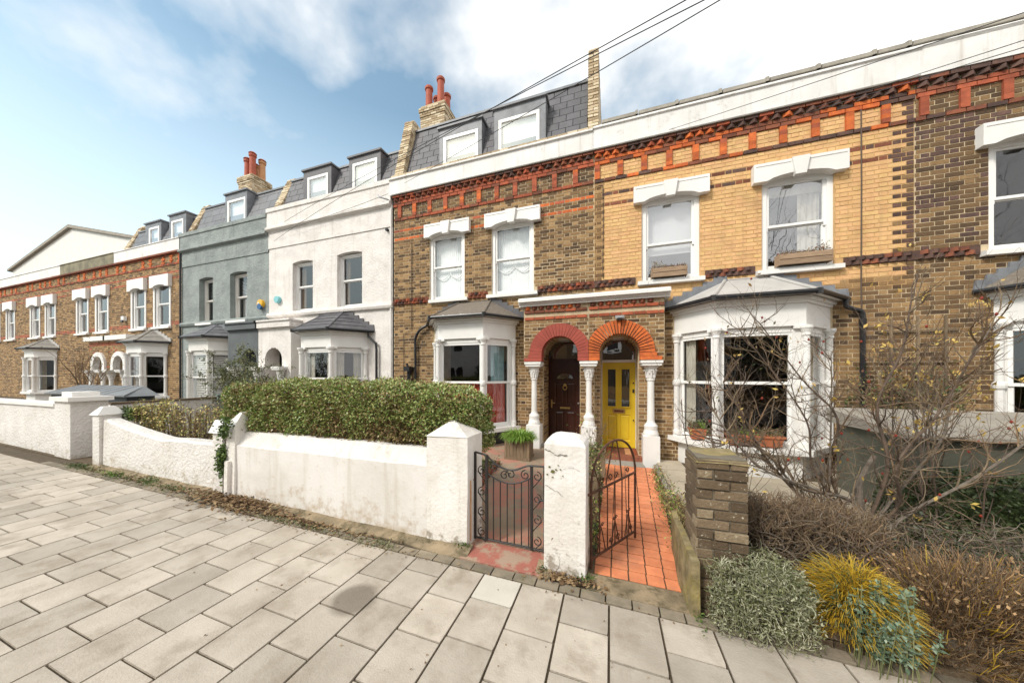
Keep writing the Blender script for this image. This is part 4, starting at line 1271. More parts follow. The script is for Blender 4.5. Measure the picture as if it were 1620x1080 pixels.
st.box(-.19, .62, 6.42, 6.98, -.1, .055, 'coping_stone')
st.build('doorstep', h1)
column(h1, .765, 6.79, -.02, .60, 2.085, .068)
column(h1, -.42, 6.79, .0, .72, 2.085, .062)

# downpipe, rainwater hopper elbow and cables
mb = MB()
E3 = bp['E'][3]
mb.tube(bez([(3.80, 6.90, 3.10), (3.80, 6.90, 2.98), (3.90, 6.92, 2.92), (4.02, 6.93, 2.86), (4.03, 6.93, 2.7)], 5), .036, 'black_plastic', 10)
mb.tube([(4.03, 6.93, 2.72), (4.03, 6.93, .1)], .036, 'black_plastic', 10)
for zz in (2.7, 1.6): mb.lathe(4.03, 6.93, [(.046, zz - .05), (.046, zz + .05)], 'black_plastic', 10)
mb.build('downpipe', h1)
mb = MB(); mb.tube([(4.03, 6.965, 6.3), (4.035, 6.965, 5), (4.03, 6.965, 3.3), (4.04, 6.965, 2.6)], .010, 'cable_brown', 5)
mb.tube(bez([(-.30, 6.975, 5.83), (-.16, 6.975, 5.85), (-.145, 6.975, 5.7), (-.14, 6.975, 4.9), (-.15, 6.975, 4.1), (-.14, 6.975, 3.86)], 5), .008, 'cable_brown', 5)
mb.build('wall_cable', h1)

# ------------------------------------------------------------------ the brown brick house
random.seed(12)
h2 = thing('brick_house', 'terraced house of dark brown stock brick with slate mansard roof and brown front door', 'house', (-3, 7, 0))
HX2 = (-5.53, -.32)
u1 = (-4.42, -3.42, 3.70, 5.42); u2 = (-2.70, -1.66, 3.70, 5.42)
holes2 = [u1, u2, (-4.15, -2.22, .1, 2.6), (-1.43, -.625, .0, 2.26)] + arch_holes(-1.027, .40, 2.26, .05)
mw = MB(); wall_panel(mw, -5.53, -.32, 3.25, 6.62, 7.004, holes2, .3, 'mortar_tan'); wall_panel(mw, -5.53, -.32, -.1, 3.25, 7.004, holes2, .64, 'mortar_tan'); mw.build('wall', h2)
def mfn2(x, z, k):
    if 3.64 < z < 3.86: return None
    if k in (72, 75) and (x < -4.52 or -3.24 < x < -2.86 or x > -1.49): return 'brick_orange' if R() < .7 else 'brick_red'
    if z > 4.9 + .4 * sin(x * 2): return 'brick_stock' if R() < .62 else 'brick_stock_light'
    return 'brick_stock_light' if R() < .62 else 'brick_stock'
items = []
ex2 = [(-4.5, -3.26, 5.31, 5.64), (-2.84, -1.5, 5.31, 5.64), (-4.37, -3.33, 3.62, 3.74), (-2.77, -1.58, 3.62, 3.74)]
lay(-5.53, -.32, 0, 3.675, 7.0, holes2 + ex2 + [(-1.8, -.32, 2.08, 3.50), (-4.3, -2.1, 2.55, 3.0)], mfn2, items, seed=15)
lay(-5.53, -.32, 3.825, 5.925, 7.0, holes2 + ex2, mfn2, items, seed=16)
lay(-5.53, -.32, 6.0, 6.3, 7.0, holes2 + [(xx - .055, xx + .055, 6, 6.3) for xx in postxs(*HX2)], lambda x, z, k: 'brick_stock', items, seed=17)
items += frieze(h2, -5.53, -.32, prow(['brick_red', 'brick_red', 'brick_orange']), prow(['brick_umber', 'brick_red', 'brick_umber', 'brick_dark']), prow(['brick_red', 'brick_red', 'brick_umber']), prow(['brick_red', 'brick_umber', 'brick_red']), 19)
place_bricks(h2, items, 255, key=lambda it: (it[0][0] + .6) ** 2 + it[0][1] ** 2 + (it[0][2] - 2.6) ** 2)
tooth(h2, [-5.44 + .172 * i for i in range(30)], 6.965, 6.452, 6.525, .055, prow(['brick_umber', 'brick_red', 'brick_umber', 'brick_dark']), .15)
stringcourse(h2, -5.53, -.32, [(-4.45, -3.32), (-2.8, -1.57)], ['brick_umber', 'brick_umber', 'brick_dark', 'brick_red'])
c2 = MB()
c2.px([(6.90, 6.60), (6.90, 6.99), (6.86, 7.0), (6.86, 7.04), (6.95, 7.09), (7.4, 7.09), (7.4, 6.60)], -5.6, -.345, 'white_fascia')
c2.px([(6.885, 6.585), (6.885, 6.61), (7.0, 6.61), (7.0, 6.585)], -5.53, -.33, 'tile_grey')
fixnormals(c2.build('cornice', h2))
x = -5.6
while x < -.36:
    L = min(U(.21, .235), -.345 - x)
    piece('coping_brick', h2, (x + L / 2, 7.06, 7.12 + U(-.004, .004)), (L - .01, .22, .065), 'brick_pale'); x += L
for xc, inn, wd in ((-3.885, (-4.38, -3.45), 1.27), (-2.17, (-2.66, -1.69), 1.35)): lintel(h2, xc, wd, inner=inn)
def nets(w_, a, b, z0, z1, zr, y):
    wavy(w_, (a, y), (b, y), z0 + .05, z1 - .08, 'net_curtain', .012, .06)
    c = (a + b) / 2
    for i, (p, q) in enumerate(((a, c), (c, b))):
        for k in range(1):
            pts = [(p + (q - p) * t / 6, y - .04 - .01 * k, zr - .12 - .10 * k - .16 * sin(pi * t / 6)) for t in range(7)]
            mb = MB(); mb.tube(pts, .012, 'white_sash', 5); mb.build('swag', w_)
sash(h2, u1[0], u1[1], 3.72, 5.40, 7.05, 4.55, fw=.075, sill=(-4.40, -3.31, 3.74, .15), glass='glass', arch=.04, curtain=nets)
sash(h2, u2[0], u2[1], 3.72, 5.40, 7.05, 4.55, fw=.075, sill=(-2.80, -1.56, 3.74, .15), glass='glass', arch=.04, curtain=nets)
wins, bp2 = bay(h2, -4.25, -2.10, .5, .53, .70, dict(base=.02, sill=.62, wtop=2.62, fascia=3.06, roof=3.60, mid=1.63),
                dict(roof='felt', hip=.02, hipm='felt', r1=.7, r2=.62, margin=(.07, (.05, .06), (.10, .13)), colr=.05, sw=.05, plinth='black_plastic', plinth_in=-.10, eave=.17, flashm='slate'))
wn, p0, p1, a, b, t, nn = wins[1]
q0 = Vector(p0) + t * a - nn * .17; q1 = Vector(p0) + t * b - nn * .17
wavy(wn, q0, q1, .66, 1.60, 'red_curtain', .02, .10)
wn, p0, p1, a, b, t, nn = wins[2]
q0 = Vector(p0) + t * a - nn * .17; q1 = Vector(p0) + t * b - nn * .17
wavy(wn, q0, q1, .66, 1.60, 'red_curtain', .02, .10)
q0 = Vector(p0) + t * (a + .17) - nn * .2; q1 = Vector(p0) + t * b - nn * .2
wavy(wn, q0, q1, 1.62, 2.5, 'teal_curtain', .02, .07)
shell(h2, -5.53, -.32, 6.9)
random.seed(10)
porch_half(h2, -1.82, mid, -1.027, 'red_paint', 24, 33, lambda x: min(mid - .003, x))
recess(h2, -1.43, -.625, .26, 2.62)
X0, X1 = -1.395, -.66
db = door(h2, X0, X1, .27, 2.13, 7.60, 'door_brown', [], [(X0 + .12, X0 + .345, .42, .93), (X1 - .345, X1 - .12, .42, .93), (X0 + .12, X0 + .345, 1.08, 1.62), (X1 - .345, X1 - .12, 1.08, 1.62)],
          'dark brown panelled door with a half-moon pane', frame='door_brown')
mb = MB(); xc = (X0 + X1) / 2; n = 12
mb.add([(xc + .2 * cos(pi * i / n), 7.585, 1.70 + .15 * sin(pi * i / n) ** .8) for i in range(n + 1)], [tuple(range(n + 1))[::-1]], 'glass_bright')
mb.tube([(xc + .2 * cos(pi * i / n), 7.59, 1.70 + .15 * sin(pi * i / n) ** .8) for i in range(n + 1)] + [(xc + .2, 7.59, 1.70)], .014, 'door_brown', 6)
for i in (3, 6, 9): mb.tube([(xc, 7.585, 1.70), (xc + .2 * cos(pi * i / n), 7.585, 1.70 + .15 * sin(pi * i / n) ** .8)], .007, 'door_brown', 5)
mb.build('pane', db)
mb = MB(); mb.tube([(xc, 7.60, 1.56), (xc, 7.565, 1.56)], .035, 'brass', 12)
mb.tube([(xc + .045 * sin(2 * pi * i / 12), 7.56, 1.50 + .055 * cos(2 * pi * i / 12)) for i in range(13)], .010, 'brass', 6); mb.build('knocker', db)
mb = MB(); mb.box(xc - .12, xc + .12, 7.585, 7.60, .985, 1.03, 'brass'); mb.build('letterbox', db)
mb = MB(); mb.box(X0 + .03, X0 + .06, 7.585, 7.60, 1.0, 1.20, 'brass'); mb.tube([(X0 + .045, 7.59, 1.12), (X0 + .045, 7.54, 1.12), (X0 + .13, 7.54, 1.12)], .011, 'brass', 6); mb.build('handle', db)
mb = MB(); mb.lathe(X1 - .05, 7.57, [(.01, 1.10), (.025, 1.115), (.025, 1.135), (.01, 1.15)], 'steel', 8); mb.build('knob', db)
column(h2, -1.60, 6.79, .06, .70, 2.085, .062)
mb = MB()
mb.tube(bez([(-4.46, 6.93, 3.08), (-4.66, 6.90, 2.95), (-4.80, 6.93, 2.75), (-4.80, 6.93, 2.5)], 6), .034, 'black_plastic', 10)
mb.tube([(-4.80, 6.93, 2.52), (-4.80, 6.93, .1)], .034, 'black_plastic', 10); mb.build('downpipe', h2)
mb = MB(); mb.pz([(-5.08, 6.80), (-4.90, 6.80), (-4.90, 6.99), (-5.08, 6.99)], 1.9, 2.02, 'black_plastic'); mb.tube([(-4.99, 6.92, 1.9), (-4.99, 6.92, .1)], .055, 'black_plastic', 10)
mb.tube([(-5.03, 6.92, 2.02), (-5.06, 6.92, 2.10)], .03, 'black_plastic', 8); mb.build('waste_pipe', h2)
mb = MB(); mb.tube([(-4.95, 6.975, 5.3), (-4.96, 6.975, 4.2), (-4.955, 6.975, 3.0), (-5.2, 6.975, 2.9), (-5.2, 6.975, .5)], .008, 'cable_brown', 5); mb.build('wall_cable', h2)
mansard(h2, -5.40, -.49, 7.0, 8.92, 7.24, 7.85, 'slate', .33, .22, holes=[(-4.33, -3.1, 8.32), (-2.76, -1.45, 8.45)])
dormer(h2, -4.33, -3.1, -4.20, -3.20, 7.14, 8.36, 8.12, 7.34, 7.9)
dormer(h2, -2.76, -1.45, -2.64, -1.60, 7.14, 8.45, 8.17, 7.34, 7.9)
upstand(h2, -.36, .24, [(7.22, 7.05), (7.50, 9.35), (12, 9.35), (12, 7.05)])
upstand(h2, -5.55, .30, [(7.17, 7.08), (7.72, 9.20), (12, 9.20), (12, 7.08)])
chimney(h2, -6.28, -5.32, 9.35, 10.25, 8.9, 11.15, [(-6.08, 9.6, .85, 'chimney_red', 0), (-5.62, 9.62, 1.05, 'chimney_red', 0), (-6.0, 10.0, .8, 'chimney_red', 0), (-5.6, 10.02, .8, 'chimney_red', 0)])

# ------------------------------------------------------------------ the white stucco house
random.seed(14)
h3 = thing('stucco_house', 'terraced house with plain white painted stucco front and small black tiled bay roof', 'house', (-8, 7, 0))
v1 = (-9.31, -8.47, 3.74, 5.30); v2 = (-7.52, -6.61, 3.74, 5.33)
holes3 = [v1, v2, (-8.55, -6.5, .1, 2.5), (-10.10, -9.35, .1, 2.6)]
mw = MB(); wall_panel(mw, -10.35, -5.56, -.1, 5.82, 7.0, holes3, .16, 'white_stucco'); wall_panel(mw, -10.35, -5.56, 5.82, 6.4, 6.975, [], .16, 'white_stucco')
mw.add([(-10.35, 6.975, 5.82), (-5.56, 6.975, 5.82), (-5.56, 7.0, 5.82), (-10.35, 7.0, 5.82)], [(3, 2, 1, 0)], 'white_stucco'); mw.build('wall', h3)
def cornice(h, x0, x1, m, zt, zm, capm=None):
    mb = MB()
    mb.px([(6.975, zm - .02), (6.87, zm + .03), (6.87, zm + .09), (6.93, zm + .14), (6.93, zt - .16), (6.90, zt - .14), (6.90, zt - .02), (6.98, zt), (7.42, zt), (7.42, zm - .02)], x0, x1, m)
    return fixnormals(mb.build('cornice', h))
cornice(h3, -10.36, -5.59, 'white_stucco', 7.09, 6.36)
mb = MB(); mb.px([(7.0, 3.60), (6.93, 3.62), (6.91, 3.68), (6.93, 3.76), (7.0, 3.78)], -10.35, -5.55, 'white_stucco'); fixnormals(mb.build('string_course', h3))
def seg_head(h, x0, x1, z, m, y=6.998, dz=.05):
    n = 8; mb = MB()
    poly = [(x0, z + .02), (x0, z - dz)] + [(x0 + (x1 - x0) * i / n, z - dz * (2 * i / n - 1) ** 2) for i in range(1, n)] + [(x1, z - dz), (x1, z + .02)]
    mb.py(poly, y, y + .15, m); fixnormals(mb.build('window_head', h))
for (a, b, c, d) in (v1, v2):
    seg_head(h3, a, b, d, 'white_stucco')
def cur_l(w_, a, b, z0, z1, zr, y): wavy(w_, (a, y), (a + .16, y), z0, z1 - .1, 'brown_curtain', .02, .06)
sash(h3, v1[0], v1[1], 3.76, 5.27, 7.13, 4.52, fw=.05, arch=.03, curtain=cur_l)
sash(h3, v2[0], v2[1], 3.76, 5.30, 7.13, 4.54, fw=.05, arch=.03, curtain=cur_l)
wins, bp3 = bay(h3, -8.62, -6.42, .56, .57, .70, dict(base=.1, sill=.75, wtop=2.55, fascia=2.97, roof=3.62, mid=1.70),
                dict(roof='slate', tiles=5, hip=.03, r1=.75, r2=.85, margin=(.08, (.07, .08), (.09, .12)), colr=.055, flashm='slate', w='white_paint'))
for k in (1, 2):
    wn, p0, p1, a, b, t, nn = wins[k]
    for s0, s1 in ((a, a + .2), (b - .18, b)):
        wavy(wn, Vector(p0) + t * s0 - nn * .17, Vector(p0) + t * s1 - nn * .17, .8, 2.45, 'cream_curtain', .02, .06)
def stucco_porch(h, x0, x1, xc, m, fill, r=.37, ys=6.70):
    hs = arch_holes(xc, r, 2.26, .1, 10)
    mb = MB(); wall_panel(mb, x0, x1, 2.05, 3.22, ys, hs, .3, m)
    mb.add([(x0, ys, 2.05), (x0, 7.0, 2.05), (x0, 7.0, 3.22), (x0, ys, 3.22)], [(3, 2, 1, 0)], m); mb.add([(x1, ys, 2.05), (x1, 7.0, 2.05), (x1, 7.0, 3.22), (x1, ys, 3.22)], [(0, 1, 2, 3)], m)
    mb.box(x0 + .002, xc - r, ys + .002, 7.0, .0, 2.05, m) if x0 > -10.5 else None
    mb.box(xc + r, x1 - .002, ys + .002, 7.0, .0, 2.05, m)
    mb.box(x0 - .0, x1 + .07, ys - .10, 7.0, 3.24, 3.42, m); mb.box(x0, x1 + .10, ys - .14, 7.0, 3.42, 3.47, m); mb.box(x0, x1 + .02, ys - .03, 7.0, 3.20, 3.24, m)
    mb.box(xc - r - .05, xc + r + .05, 7.32, 7.4, .1, 2.7, fill)
    mb.build('porch_wall', h)
stucco_porch(h3, -10.38, -8.98, -9.72, 'white_stucco', 'brown_curtain')
column(h3, -9.30, 6.62, .2, .8, 2.05, .06)
mb = MB(); mb.tube([(-6.30, 6.90, 3.0), (-6.30, 6.90, 2.86), (-6.06, 6.92, 2.66), (-6.05, 6.93, 2.5), (-6.05, 6.93, .1)], .034, 'black_plastic', 10); mb.build('downpipe', h3)
mb = MB(); mb.tube([(-5.60, 6.96, 6.3), (-5.60, 6.96, .1)], .022, 'white_paint', 8); mb.build('downpipe', h3)
mb = MB(); mb.tube([(-5.72, 7.0, 5.74), (-5.74, 6.93, 5.74)], .04, 'black_plastic', 10); mb.tube([(-5.62, 6.9, 6.50), (-5.85, 6.8, 6.56), (-5.88, 6.8, 6.62)], .02, 'steel', 6); mb.build('wall_bracket', h3)
shell(h3, -10.35, -5.56, 6.9)
mansard(h3, -10.2, -5.72, 7.0, 8.32, 7.24, 7.66, 'slate', .33, .24, holes=[(-9.3, -8.1, 8.2), (-7.4, -6.25, 8.2)])
dormer(h3, -9.28, -8.12, -9.10, -8.25, 7.06, 8.28, 8.06, 7.34, 8.0, 'slate')
dormer(h3, -7.42, -6.26, -7.28, -6.38, 7.06, 8.28, 8.10, 7.34, 8.0, 'slate')
upstand(h3, -10.36, .34, [(7.17, 7.05), (7.75, 8.50), (12, 8.5), (12, 7.05)])

# ------------------------------------------------------------------ the grey stucco house
random.seed(15)
h4 = thing('stucco_house', 'terraced house with grey-green painted stucco front between white and brick neighbours', 'house', (-12.6, 7, 0))
g1 = (-13.92, -13.16, 3.62, 5.26); g2 = (-12.25, -11.39, 3.62, 5.28)
holes4 = [g1, g2, (-13.8, -12.1, .2, 2.55), (-11.18, -10.45, .1, 2.6)]
mw = MB(); wall_panel(mw, -14.95, -10.35, -.1, 5.74, 7.0, holes4, .22, 'grey_stucco'); wall_panel(mw, -14.95, -10.35, 5.74, 6.4, 6.975, [], .2, 'grey_stucco')
mw.add([(-14.95, 6.975, 5.74), (-10.35, 6.975, 5.74), (-10.35, 7, 5.74), (-14.95, 7, 5.74)], [(3, 2, 1, 0)], 'grey_stucco'); mw.build('wall', h4)
cornice(h4, -14.95, -10.37, 'grey_stucco', 6.97, 6.27)
mb = MB(); mb.px([(7.0, 3.55), (6.94, 3.57), (6.91, 3.64), (6.94, 3.70), (7.0, 3.72)], -14.95, -10.36, 'grey_stucco'); fixnormals(mb.build('string_course', h4))
for (a, b, c, d) in (g1, g2): seg_head(h4, a, b, d, 'grey_stucco')
def shut(w_, a, b, z0, z1, zr, y):
    mb = MB(); z = zr + .05
    while z < z1 - .1: mb.add([(a, y, z), (b, y, z), (b, y + .03, z + .035), (a, y + .03, z + .035)], [(0, 1, 2, 3)], 'louvre_white'); z += .05
    mb.build('shutter', w_)
    q = MB(); q.box(a, b, y + .05, y + .06, z0, zr, 'louvre_white'); q.build('blind', w_)
sash(h4, g1[0], g1[1], 3.64, 5.22, 7.17, 4.45, fw=.05, arch=.03, curtain=shut, sill=(-14.0, -13.12, 3.66, .26), m='cream_paint')
sash(h4, g2[0], g2[1], 3.64, 5.24, 7.17, 4.45, fw=.05, arch=.03, curtain=shut, sill=(-12.33, -11.35, 3.66, .26), m='cream_paint')
wins, bp4 = bay(h4, -13.92, -11.98, .46, .45, .52, dict(base=.2, sill=.8, wtop=2.61, fascia=3.02, roof=3.55, mid=1.72),
                dict(roof='slate_far', tiles=4, hip=.025, hipm='lead', r1=.95, r2=.90, margin=(.06, (.06, .08), (.06, .07)), colr=.05, w='cream_paint', flashL=0))
for k in (0, 1, 2):
    wn, p0, p1, a, b, t, nn = wins[k]
    mb = MB(); z = .84
    c0 = Vector(p0) + t * a - nn * .14; c1_ = Vector(p0) + t * b - nn * .14
    d0 = c0 - nn * .035; d1 = c1_ - nn * .035
    while z < 2.5:
        mb.add([(c0.x, c0.y, z), (c1_.x, c1_.y, z), (d1.x, d1.y, z + .05), (d0.x, d0.y, z + .05)], [(0, 1, 2, 3)], 'louvre_white'); z += .06
    mb.build('shutter', wn)
stucco_porch(h4, -11.82, -10.39, -10.82, 'dark_grey_stucco', 'black_plastic', r=.35)
column(h4, -11.25, 6.60, .25, .85, 2.05, .06)
column(h4, -10.3, 6.62, .25, .85, 2.05, .06)
shell(h4, -14.95, -10.35, 6.8)
mansard(h4, -14.8, -10.53, 6.9, 8.2, 7.24, 7.66, 'slate_far', .5, .3, holes=[(-13.1, -11.95, 8.2)])
dormer(h4, -13.10, -11.95, -12.97, -12.02, 6.94, 8.24, 8.02, 7.34, 8.1)
upstand(h4, -14.95, .34, [(7.17, 6.95), (7.75, 8.42), (12, 8.42), (12, 6.95)])
chimney(h4, -15.68, -14.80, 9.28, 10.1, 8.0, 10.6, [(-15.42, 9.5, .85, 'chimney_red', 1), (-15.12, 9.52, 1.05, 'chimney_red', 1), (-15.0, 9.85, .9, 'terracotta_pale', 1), (-15.42, 9.85, .8, 'terracotta_pale', 1)])
mb = MB(); mb.tube([(-14.93, 6.95, 6.9), (-14.93, 6.95, .1)], .03, 'black_plastic', 8); mb.build('downpipe', h4)

# ------------------------------------------------------------------ brick houses further left
def far_house(x0, x1, label, wins_, doorx, par='white_fascia', bayx=None, seed=3, light=True, fr_=True):
    random.seed(seed)
    h = thing('brick_house', label, 'house', ((x0 + x1) / 2, 7, 0))
    holes = [(a, b, 3.62, 5.36) for a, b in wins_] + ([(bayx[0] + .1, bayx[1] - .1, .6, 2.6)] if bayx else []) + ([(doorx - .37, doorx + .37, .1, 2.26)] + arch_holes(doorx, .37, 2.26, .1) if doorx else [])
    mb = MB(); wall_panel(mb, x0, x1, -.1, 6.42, 7.004, holes, .2, 'mortar_tan'); mb.build('wall', h)
    it = []
    def fn(x, z, k):
        if 5.9 < z < 6.0 or z > 6.3: return ('brick_red' if R() < .7 else 'brick_umber', .025)
        if z > 6.0 and (x * 10) % 4.6 < 1.1: return ('brick_orange', .02)
        if k in (72, 75) or 3.67 < z < 3.83: return 'brick_red' if R() < .7 else 'brick_umber'
        return 'brick_stock_light' if R() < .8 else 'brick_stock'
    lay(x0 + .003, x1 - .003, 0, 6.4, 7.0, holes, fn, it, seed=seed)
    place_bricks(h, it, 0)
    mb = MB(); mb.px([(6.93, 6.40), (6.93, 6.82), (6.90, 6.84), (6.93, 6.88), (7.4, 6.88), (7.4, 6.40)], x0, x1 - .01, par); fixnormals(mb.build('cornice', h))
    mb = MB(); mb.box(x0, x1 - .01, 6.9, 7.0, 6.34, 6.40, 'brick_umber'); mb.build('dentil_course', h)
    for a, b in wins_:
        sash(h, a, b, 3.64, 5.34, 7.03, 4.5, fw=.09, sill=(a - .1, b + .1, 3.66, .12), arch=.03)
        lintel(h, (a + b) / 2, b - a + .28, 5.13, 5.58, inner=(a + .05, b - .05), key=False)
        for q_ in (a - .09, b): mb = MB(); mb.box(q_, q_ + .09, 6.975, 7.06, 3.64, 5.2, 'white_paint'); mb.build('window_surround', h)
    if bayx:
        w_, _ = bay(h, bayx[0], bayx[1], .47, .47, .52, dict(base=.3, sill=1.02, wtop=2.63, fascia=2.99, roof=3.55, mid=1.755),
                    dict(roof='tile_grey', tiles=3, hip=.025, hipm='felt', r1=.95, r2=.95, margin=(.06, (.07, .09), (.06, .09)), colr=.05, flashm='zinc'))
    if doorx:
        mb = MB(); n = 14
        for i in range(n):
            a0, a1 = pi * i / n, pi * (i + 1) / n
            mb.py([(doorx + .37 * cos(a0), 2.2 + .37 * sin(a0)), (doorx + .54 * cos(a0), 2.2 + .54 * sin(a0)), (doorx + .54 * cos(a1), 2.2 + .54 * sin(a1)), (doorx + .37 * cos(a1), 2.2 + .37 * sin(a1))], 6.70, 6.9, 'white_paint')
        mb.box(doorx - .54, doorx - .37, 6.70, 6.9, 2.0, 2.2, 'white_paint'); mb.box(doorx + .37, doorx + .54, 6.70, 6.9, 2.0, 2.2, 'white_paint')
        fixnormals(mb.build('porch_arch', h))
        mb = MB(); wall_panel(mb, doorx - .85, doorx + .7, 2.0, 3.2, 6.78, arch_holes(doorx, .4, 2.2, 1.9, 8), .25, 'mortar_tan')
        it2 = []; lay(doorx - .85, doorx + .7, 2.0, 3.2, 6.775, arch_holes(doorx, .5, 2.2, 1.9, 10), lambda x, z, k: 'brick_red' if z > 3.0 or R() < .12 else 'brick_stock_light', it2, seed=seed + 5)
        for xx, r0, r1 in ((doorx - .85, 6.78, 7), (doorx + .7, 6.78, 7)): mb.box(xx - .01, xx + .01, r0, r1, 2.0, 3.2, 'brick_umber')
        mb.box(doorx - .9, doorx + .8, 6.62, 7.0, 3.2, 3.38, 'white_paint'); mb.build('porch_wall', h); place_bricks(h, it2, 0)
        column(h, doorx + .45, 6.72, .35, 1.0, 2.0, .07); column(h, doorx - .5, 6.72, .35, 1.0, 2.0, .07)
        mb = MB(); mb.box(doorx - .36, doorx + .36, 7.3, 7.34, .4, 2.1, 'door_brown'); mb.box(doorx - .36, doorx + .36, 7.3, 7.33, 2.12, 2.6, 'glass'); mb.build('door', h)
    shell(h, x0, x1, 6.7)
    return h
h5 = far_house(-19.40, -14.95, 'terraced house of orange-brown brick with white parapet left of the grey house', [(-16.62, -15.68), (-18.18, -17.30)], -18.48, bayx=(-17.76, -15.82), seed=41)
mansard(h5, -19.2, -15.1, 6.8, 7.9, 7.24, 7.60, 'slate_far', .5, .3, holes=[(-18.15, -17.0, 8.2), (-16.45, -15.4, 8.2)])
dormer(h5, -18.12, -17.02, -17.86, -17.14, 6.86, 7.98, 7.8, 7.34, 8.0)
dormer(h5, -16.47, -15.40, -16.32, -15.56, 6.86, 8.05, 7.84, 7.34, 8.0)
upstand(h5, -19.4, .34, [(7.17, 6.85), (7.75, 8.28), (12, 8.28), (12, 6.85)])
h6 = far_house(-24.0, -19.40, 'terraced brick house with dull olive parapet near the left edge', [(-20.95, -20.05), (-22.6, -21.7)], -20.05, par='parapet_olive', seed=42)
h7 = far_house(-28.5, -24.0, 'terraced brick house furthest left but one in the row', [(-25.6, -24.7), (-27.2, -26.3)], None, bayx=(-26.4, -24.5), seed=43)
h8 = far_house(-33, -28.5, 'terraced brick house at the far left end of the row', [(-30.0, -29.1), (-31.8, -30.9)], None, seed=44)
mb = MB()
h9 = thing('gabled_building', 'large white building with a plain sloping gable rising beyond the far left houses', 'building', (-36, 12, 0))
mb = MB(); mb.prism([(-52, 12.4, 0), (-30, 12.4, 0), (-30, 12.4, 11.0), (-41, 12.4, 13.6), (-52, 12.4, 11.5)], [(-52, 24, 0), (-30, 24, 0), (-30, 24, 11.0), (-41, 24, 13.6), (-52, 24, 11.5)], 'cream_paint'); fixnormals(mb.build('wall', h9))
mb = MB(); mb.prism([(-41, 12.2, 13.6), (-29.6, 12.2, 10.9), (-29.6, 12.2, 11.1), (-41, 12.2, 13.85)], [(-41, 24, 13.6), (-29.6, 24, 10.9), (-29.6, 24, 11.1), (-41, 24, 13.85)], 'coping_stone')
mb.prism([(-52.4, 12.2, 11.3), (-41, 12.2, 13.6), (-41, 12.2, 13.85), (-52.4, 12.2, 11.5)], [(-52.4, 24, 11.3), (-41, 24, 13.6), (-41, 24, 13.85), (-52.4, 24, 11.5)], 'coping_stone'); fixnormals(mb.build('roof', h9))
# neighbour to the right
random.seed(50)
h0 = thing('brick_house', 'terraced house of dark stock brick beyond the downpipe at the right edge', 'house', (7.2, 7, 0))
k1 = (5.55, 6.55, 3.70, 5.42)
mw = MB(); wall_panel(mw, 4.71, 9.8, -.1, 6.62, 7.004, [k1, (5.7, 7.7, .6, 2.6)], .3, 'mortar_tan'); mw.build('wall', h0)
items = []
lay(4.71, 9.8, 0, 3.675, 7.0, [(5.7, 7.7, .6, 2.6)], lambda x, z, k: 'brick_stock_light' if R() < .6 else 'brick_stock', items, seed=51)
lay(4.71, 9.8, 3.825, 5.925, 7.0, [k1, (5.45, 6.7, 5.31, 5.64)], lambda x, z, k: 'brick_stock' if R() < .7 else 'brick_dark', items, seed=52)
lay(4.71, 9.8, 6.0, 6.3, 7.0, [], lambda x, z, k: 'brick_stock', items, seed=53)
items += frieze(h0, 4.71, 9.8, prow(['brick_red']), prow(['brick_umber', 'brick_dark']), prow(['brick_red', 'brick_umber']), prow(['brick_umber', 'brick_dark']), 54)
place_bricks(h0, items, 0)
tooth(h0, [4.80 + .172 * i for i in range(29)], 6.965, 6.452, 6.525, .055, prow(['brick_umber', 'brick_dark']), .15)
stringcourse(h0, 4.71, 9.8, [(5.45, 6.65)], ['brick_dark', 'brick_umber'])
mb = MB(); mb.px([(6.90, 6.60), (6.90, 7.02), (6.87, 7.06), (7.10, 7.25), (7.4, 7.25), (7.4, 6.60)], 4.722, 9.8, 'white_fascia'); fixnormals(mb.build('cornice', h0))
mb = MB(); mb.px([(7.04, 7.24), (7.04, 7.30), (7.12, 7.345), (7.40, 7.345), (7.40, 7.24)], 4.73, 9.8, 'coping_stone'); fixnormals(mb.build('coping_stone', h0))
lintel(h0, 6.05, 1.3); sash(h0, 5.55, 6.55, 3.72, 5.40, 7.05, 4.52, fw=.085, sill=(5.45, 6.65, 3.735, .15))
bay(h0, 5.6, 7.8, .52, .52, .7, dict(base=-.1, sill=.6, wtop=2.6, fascia=3.06, roof=3.6, mid=1.65), dict(roof='felt'))
shell(h0, 4.71, 9.8, 6.9)

# wall-mounted boxes
def wallbox(name, label, x, z, r, m, extra=None):
    t = thing(name, label, 'alarm box', (x, 6.99, z))
    mb = MB(); n = 18
    mb.tube([(x, 7.0, z), (x, 6.915, z), (x, 6.90, z)], [r, r, r * .88], m, n); mb.build('casing', t)
    if extra:
        e = MB(); e.tube([(x, 6.95, z - .10), (x, 6.89, z - .10)], r * .72, extra, 10); e.build('base', t)
        e = MB(); e.box(x - .07, x - .01, 6.893, 6.90, z - .01, z + .04, 'white_paint'); e.build('emblem', t)
    return t
wallbox('alarm_box', 'yellow and blue alarm box on the grey stucco front', -10.66, 4.10, .13, 'alarm_yellow', 'alarm_blue')
wallbox('alarm_box', 'round pale blue alarm box on the white stucco front', -9.9, 4.17, .11, 'alarm_teal')
t = thing('alarm_box', 'small white box with black lens between windows of the far brick house', 'alarm box', (-18.7, 6.99, 4.06))
mb = MB(); mb.box(-18.8, -18.6, 6.90, 7.0, 4.0, 4.18, 'white_paint'); mb.build('casing', t); mb = MB(); mb.box(-18.72, -18.6, 6.86, 6.91, 3.93, 4.02, 'black_plastic'); mb.build('lens', t)
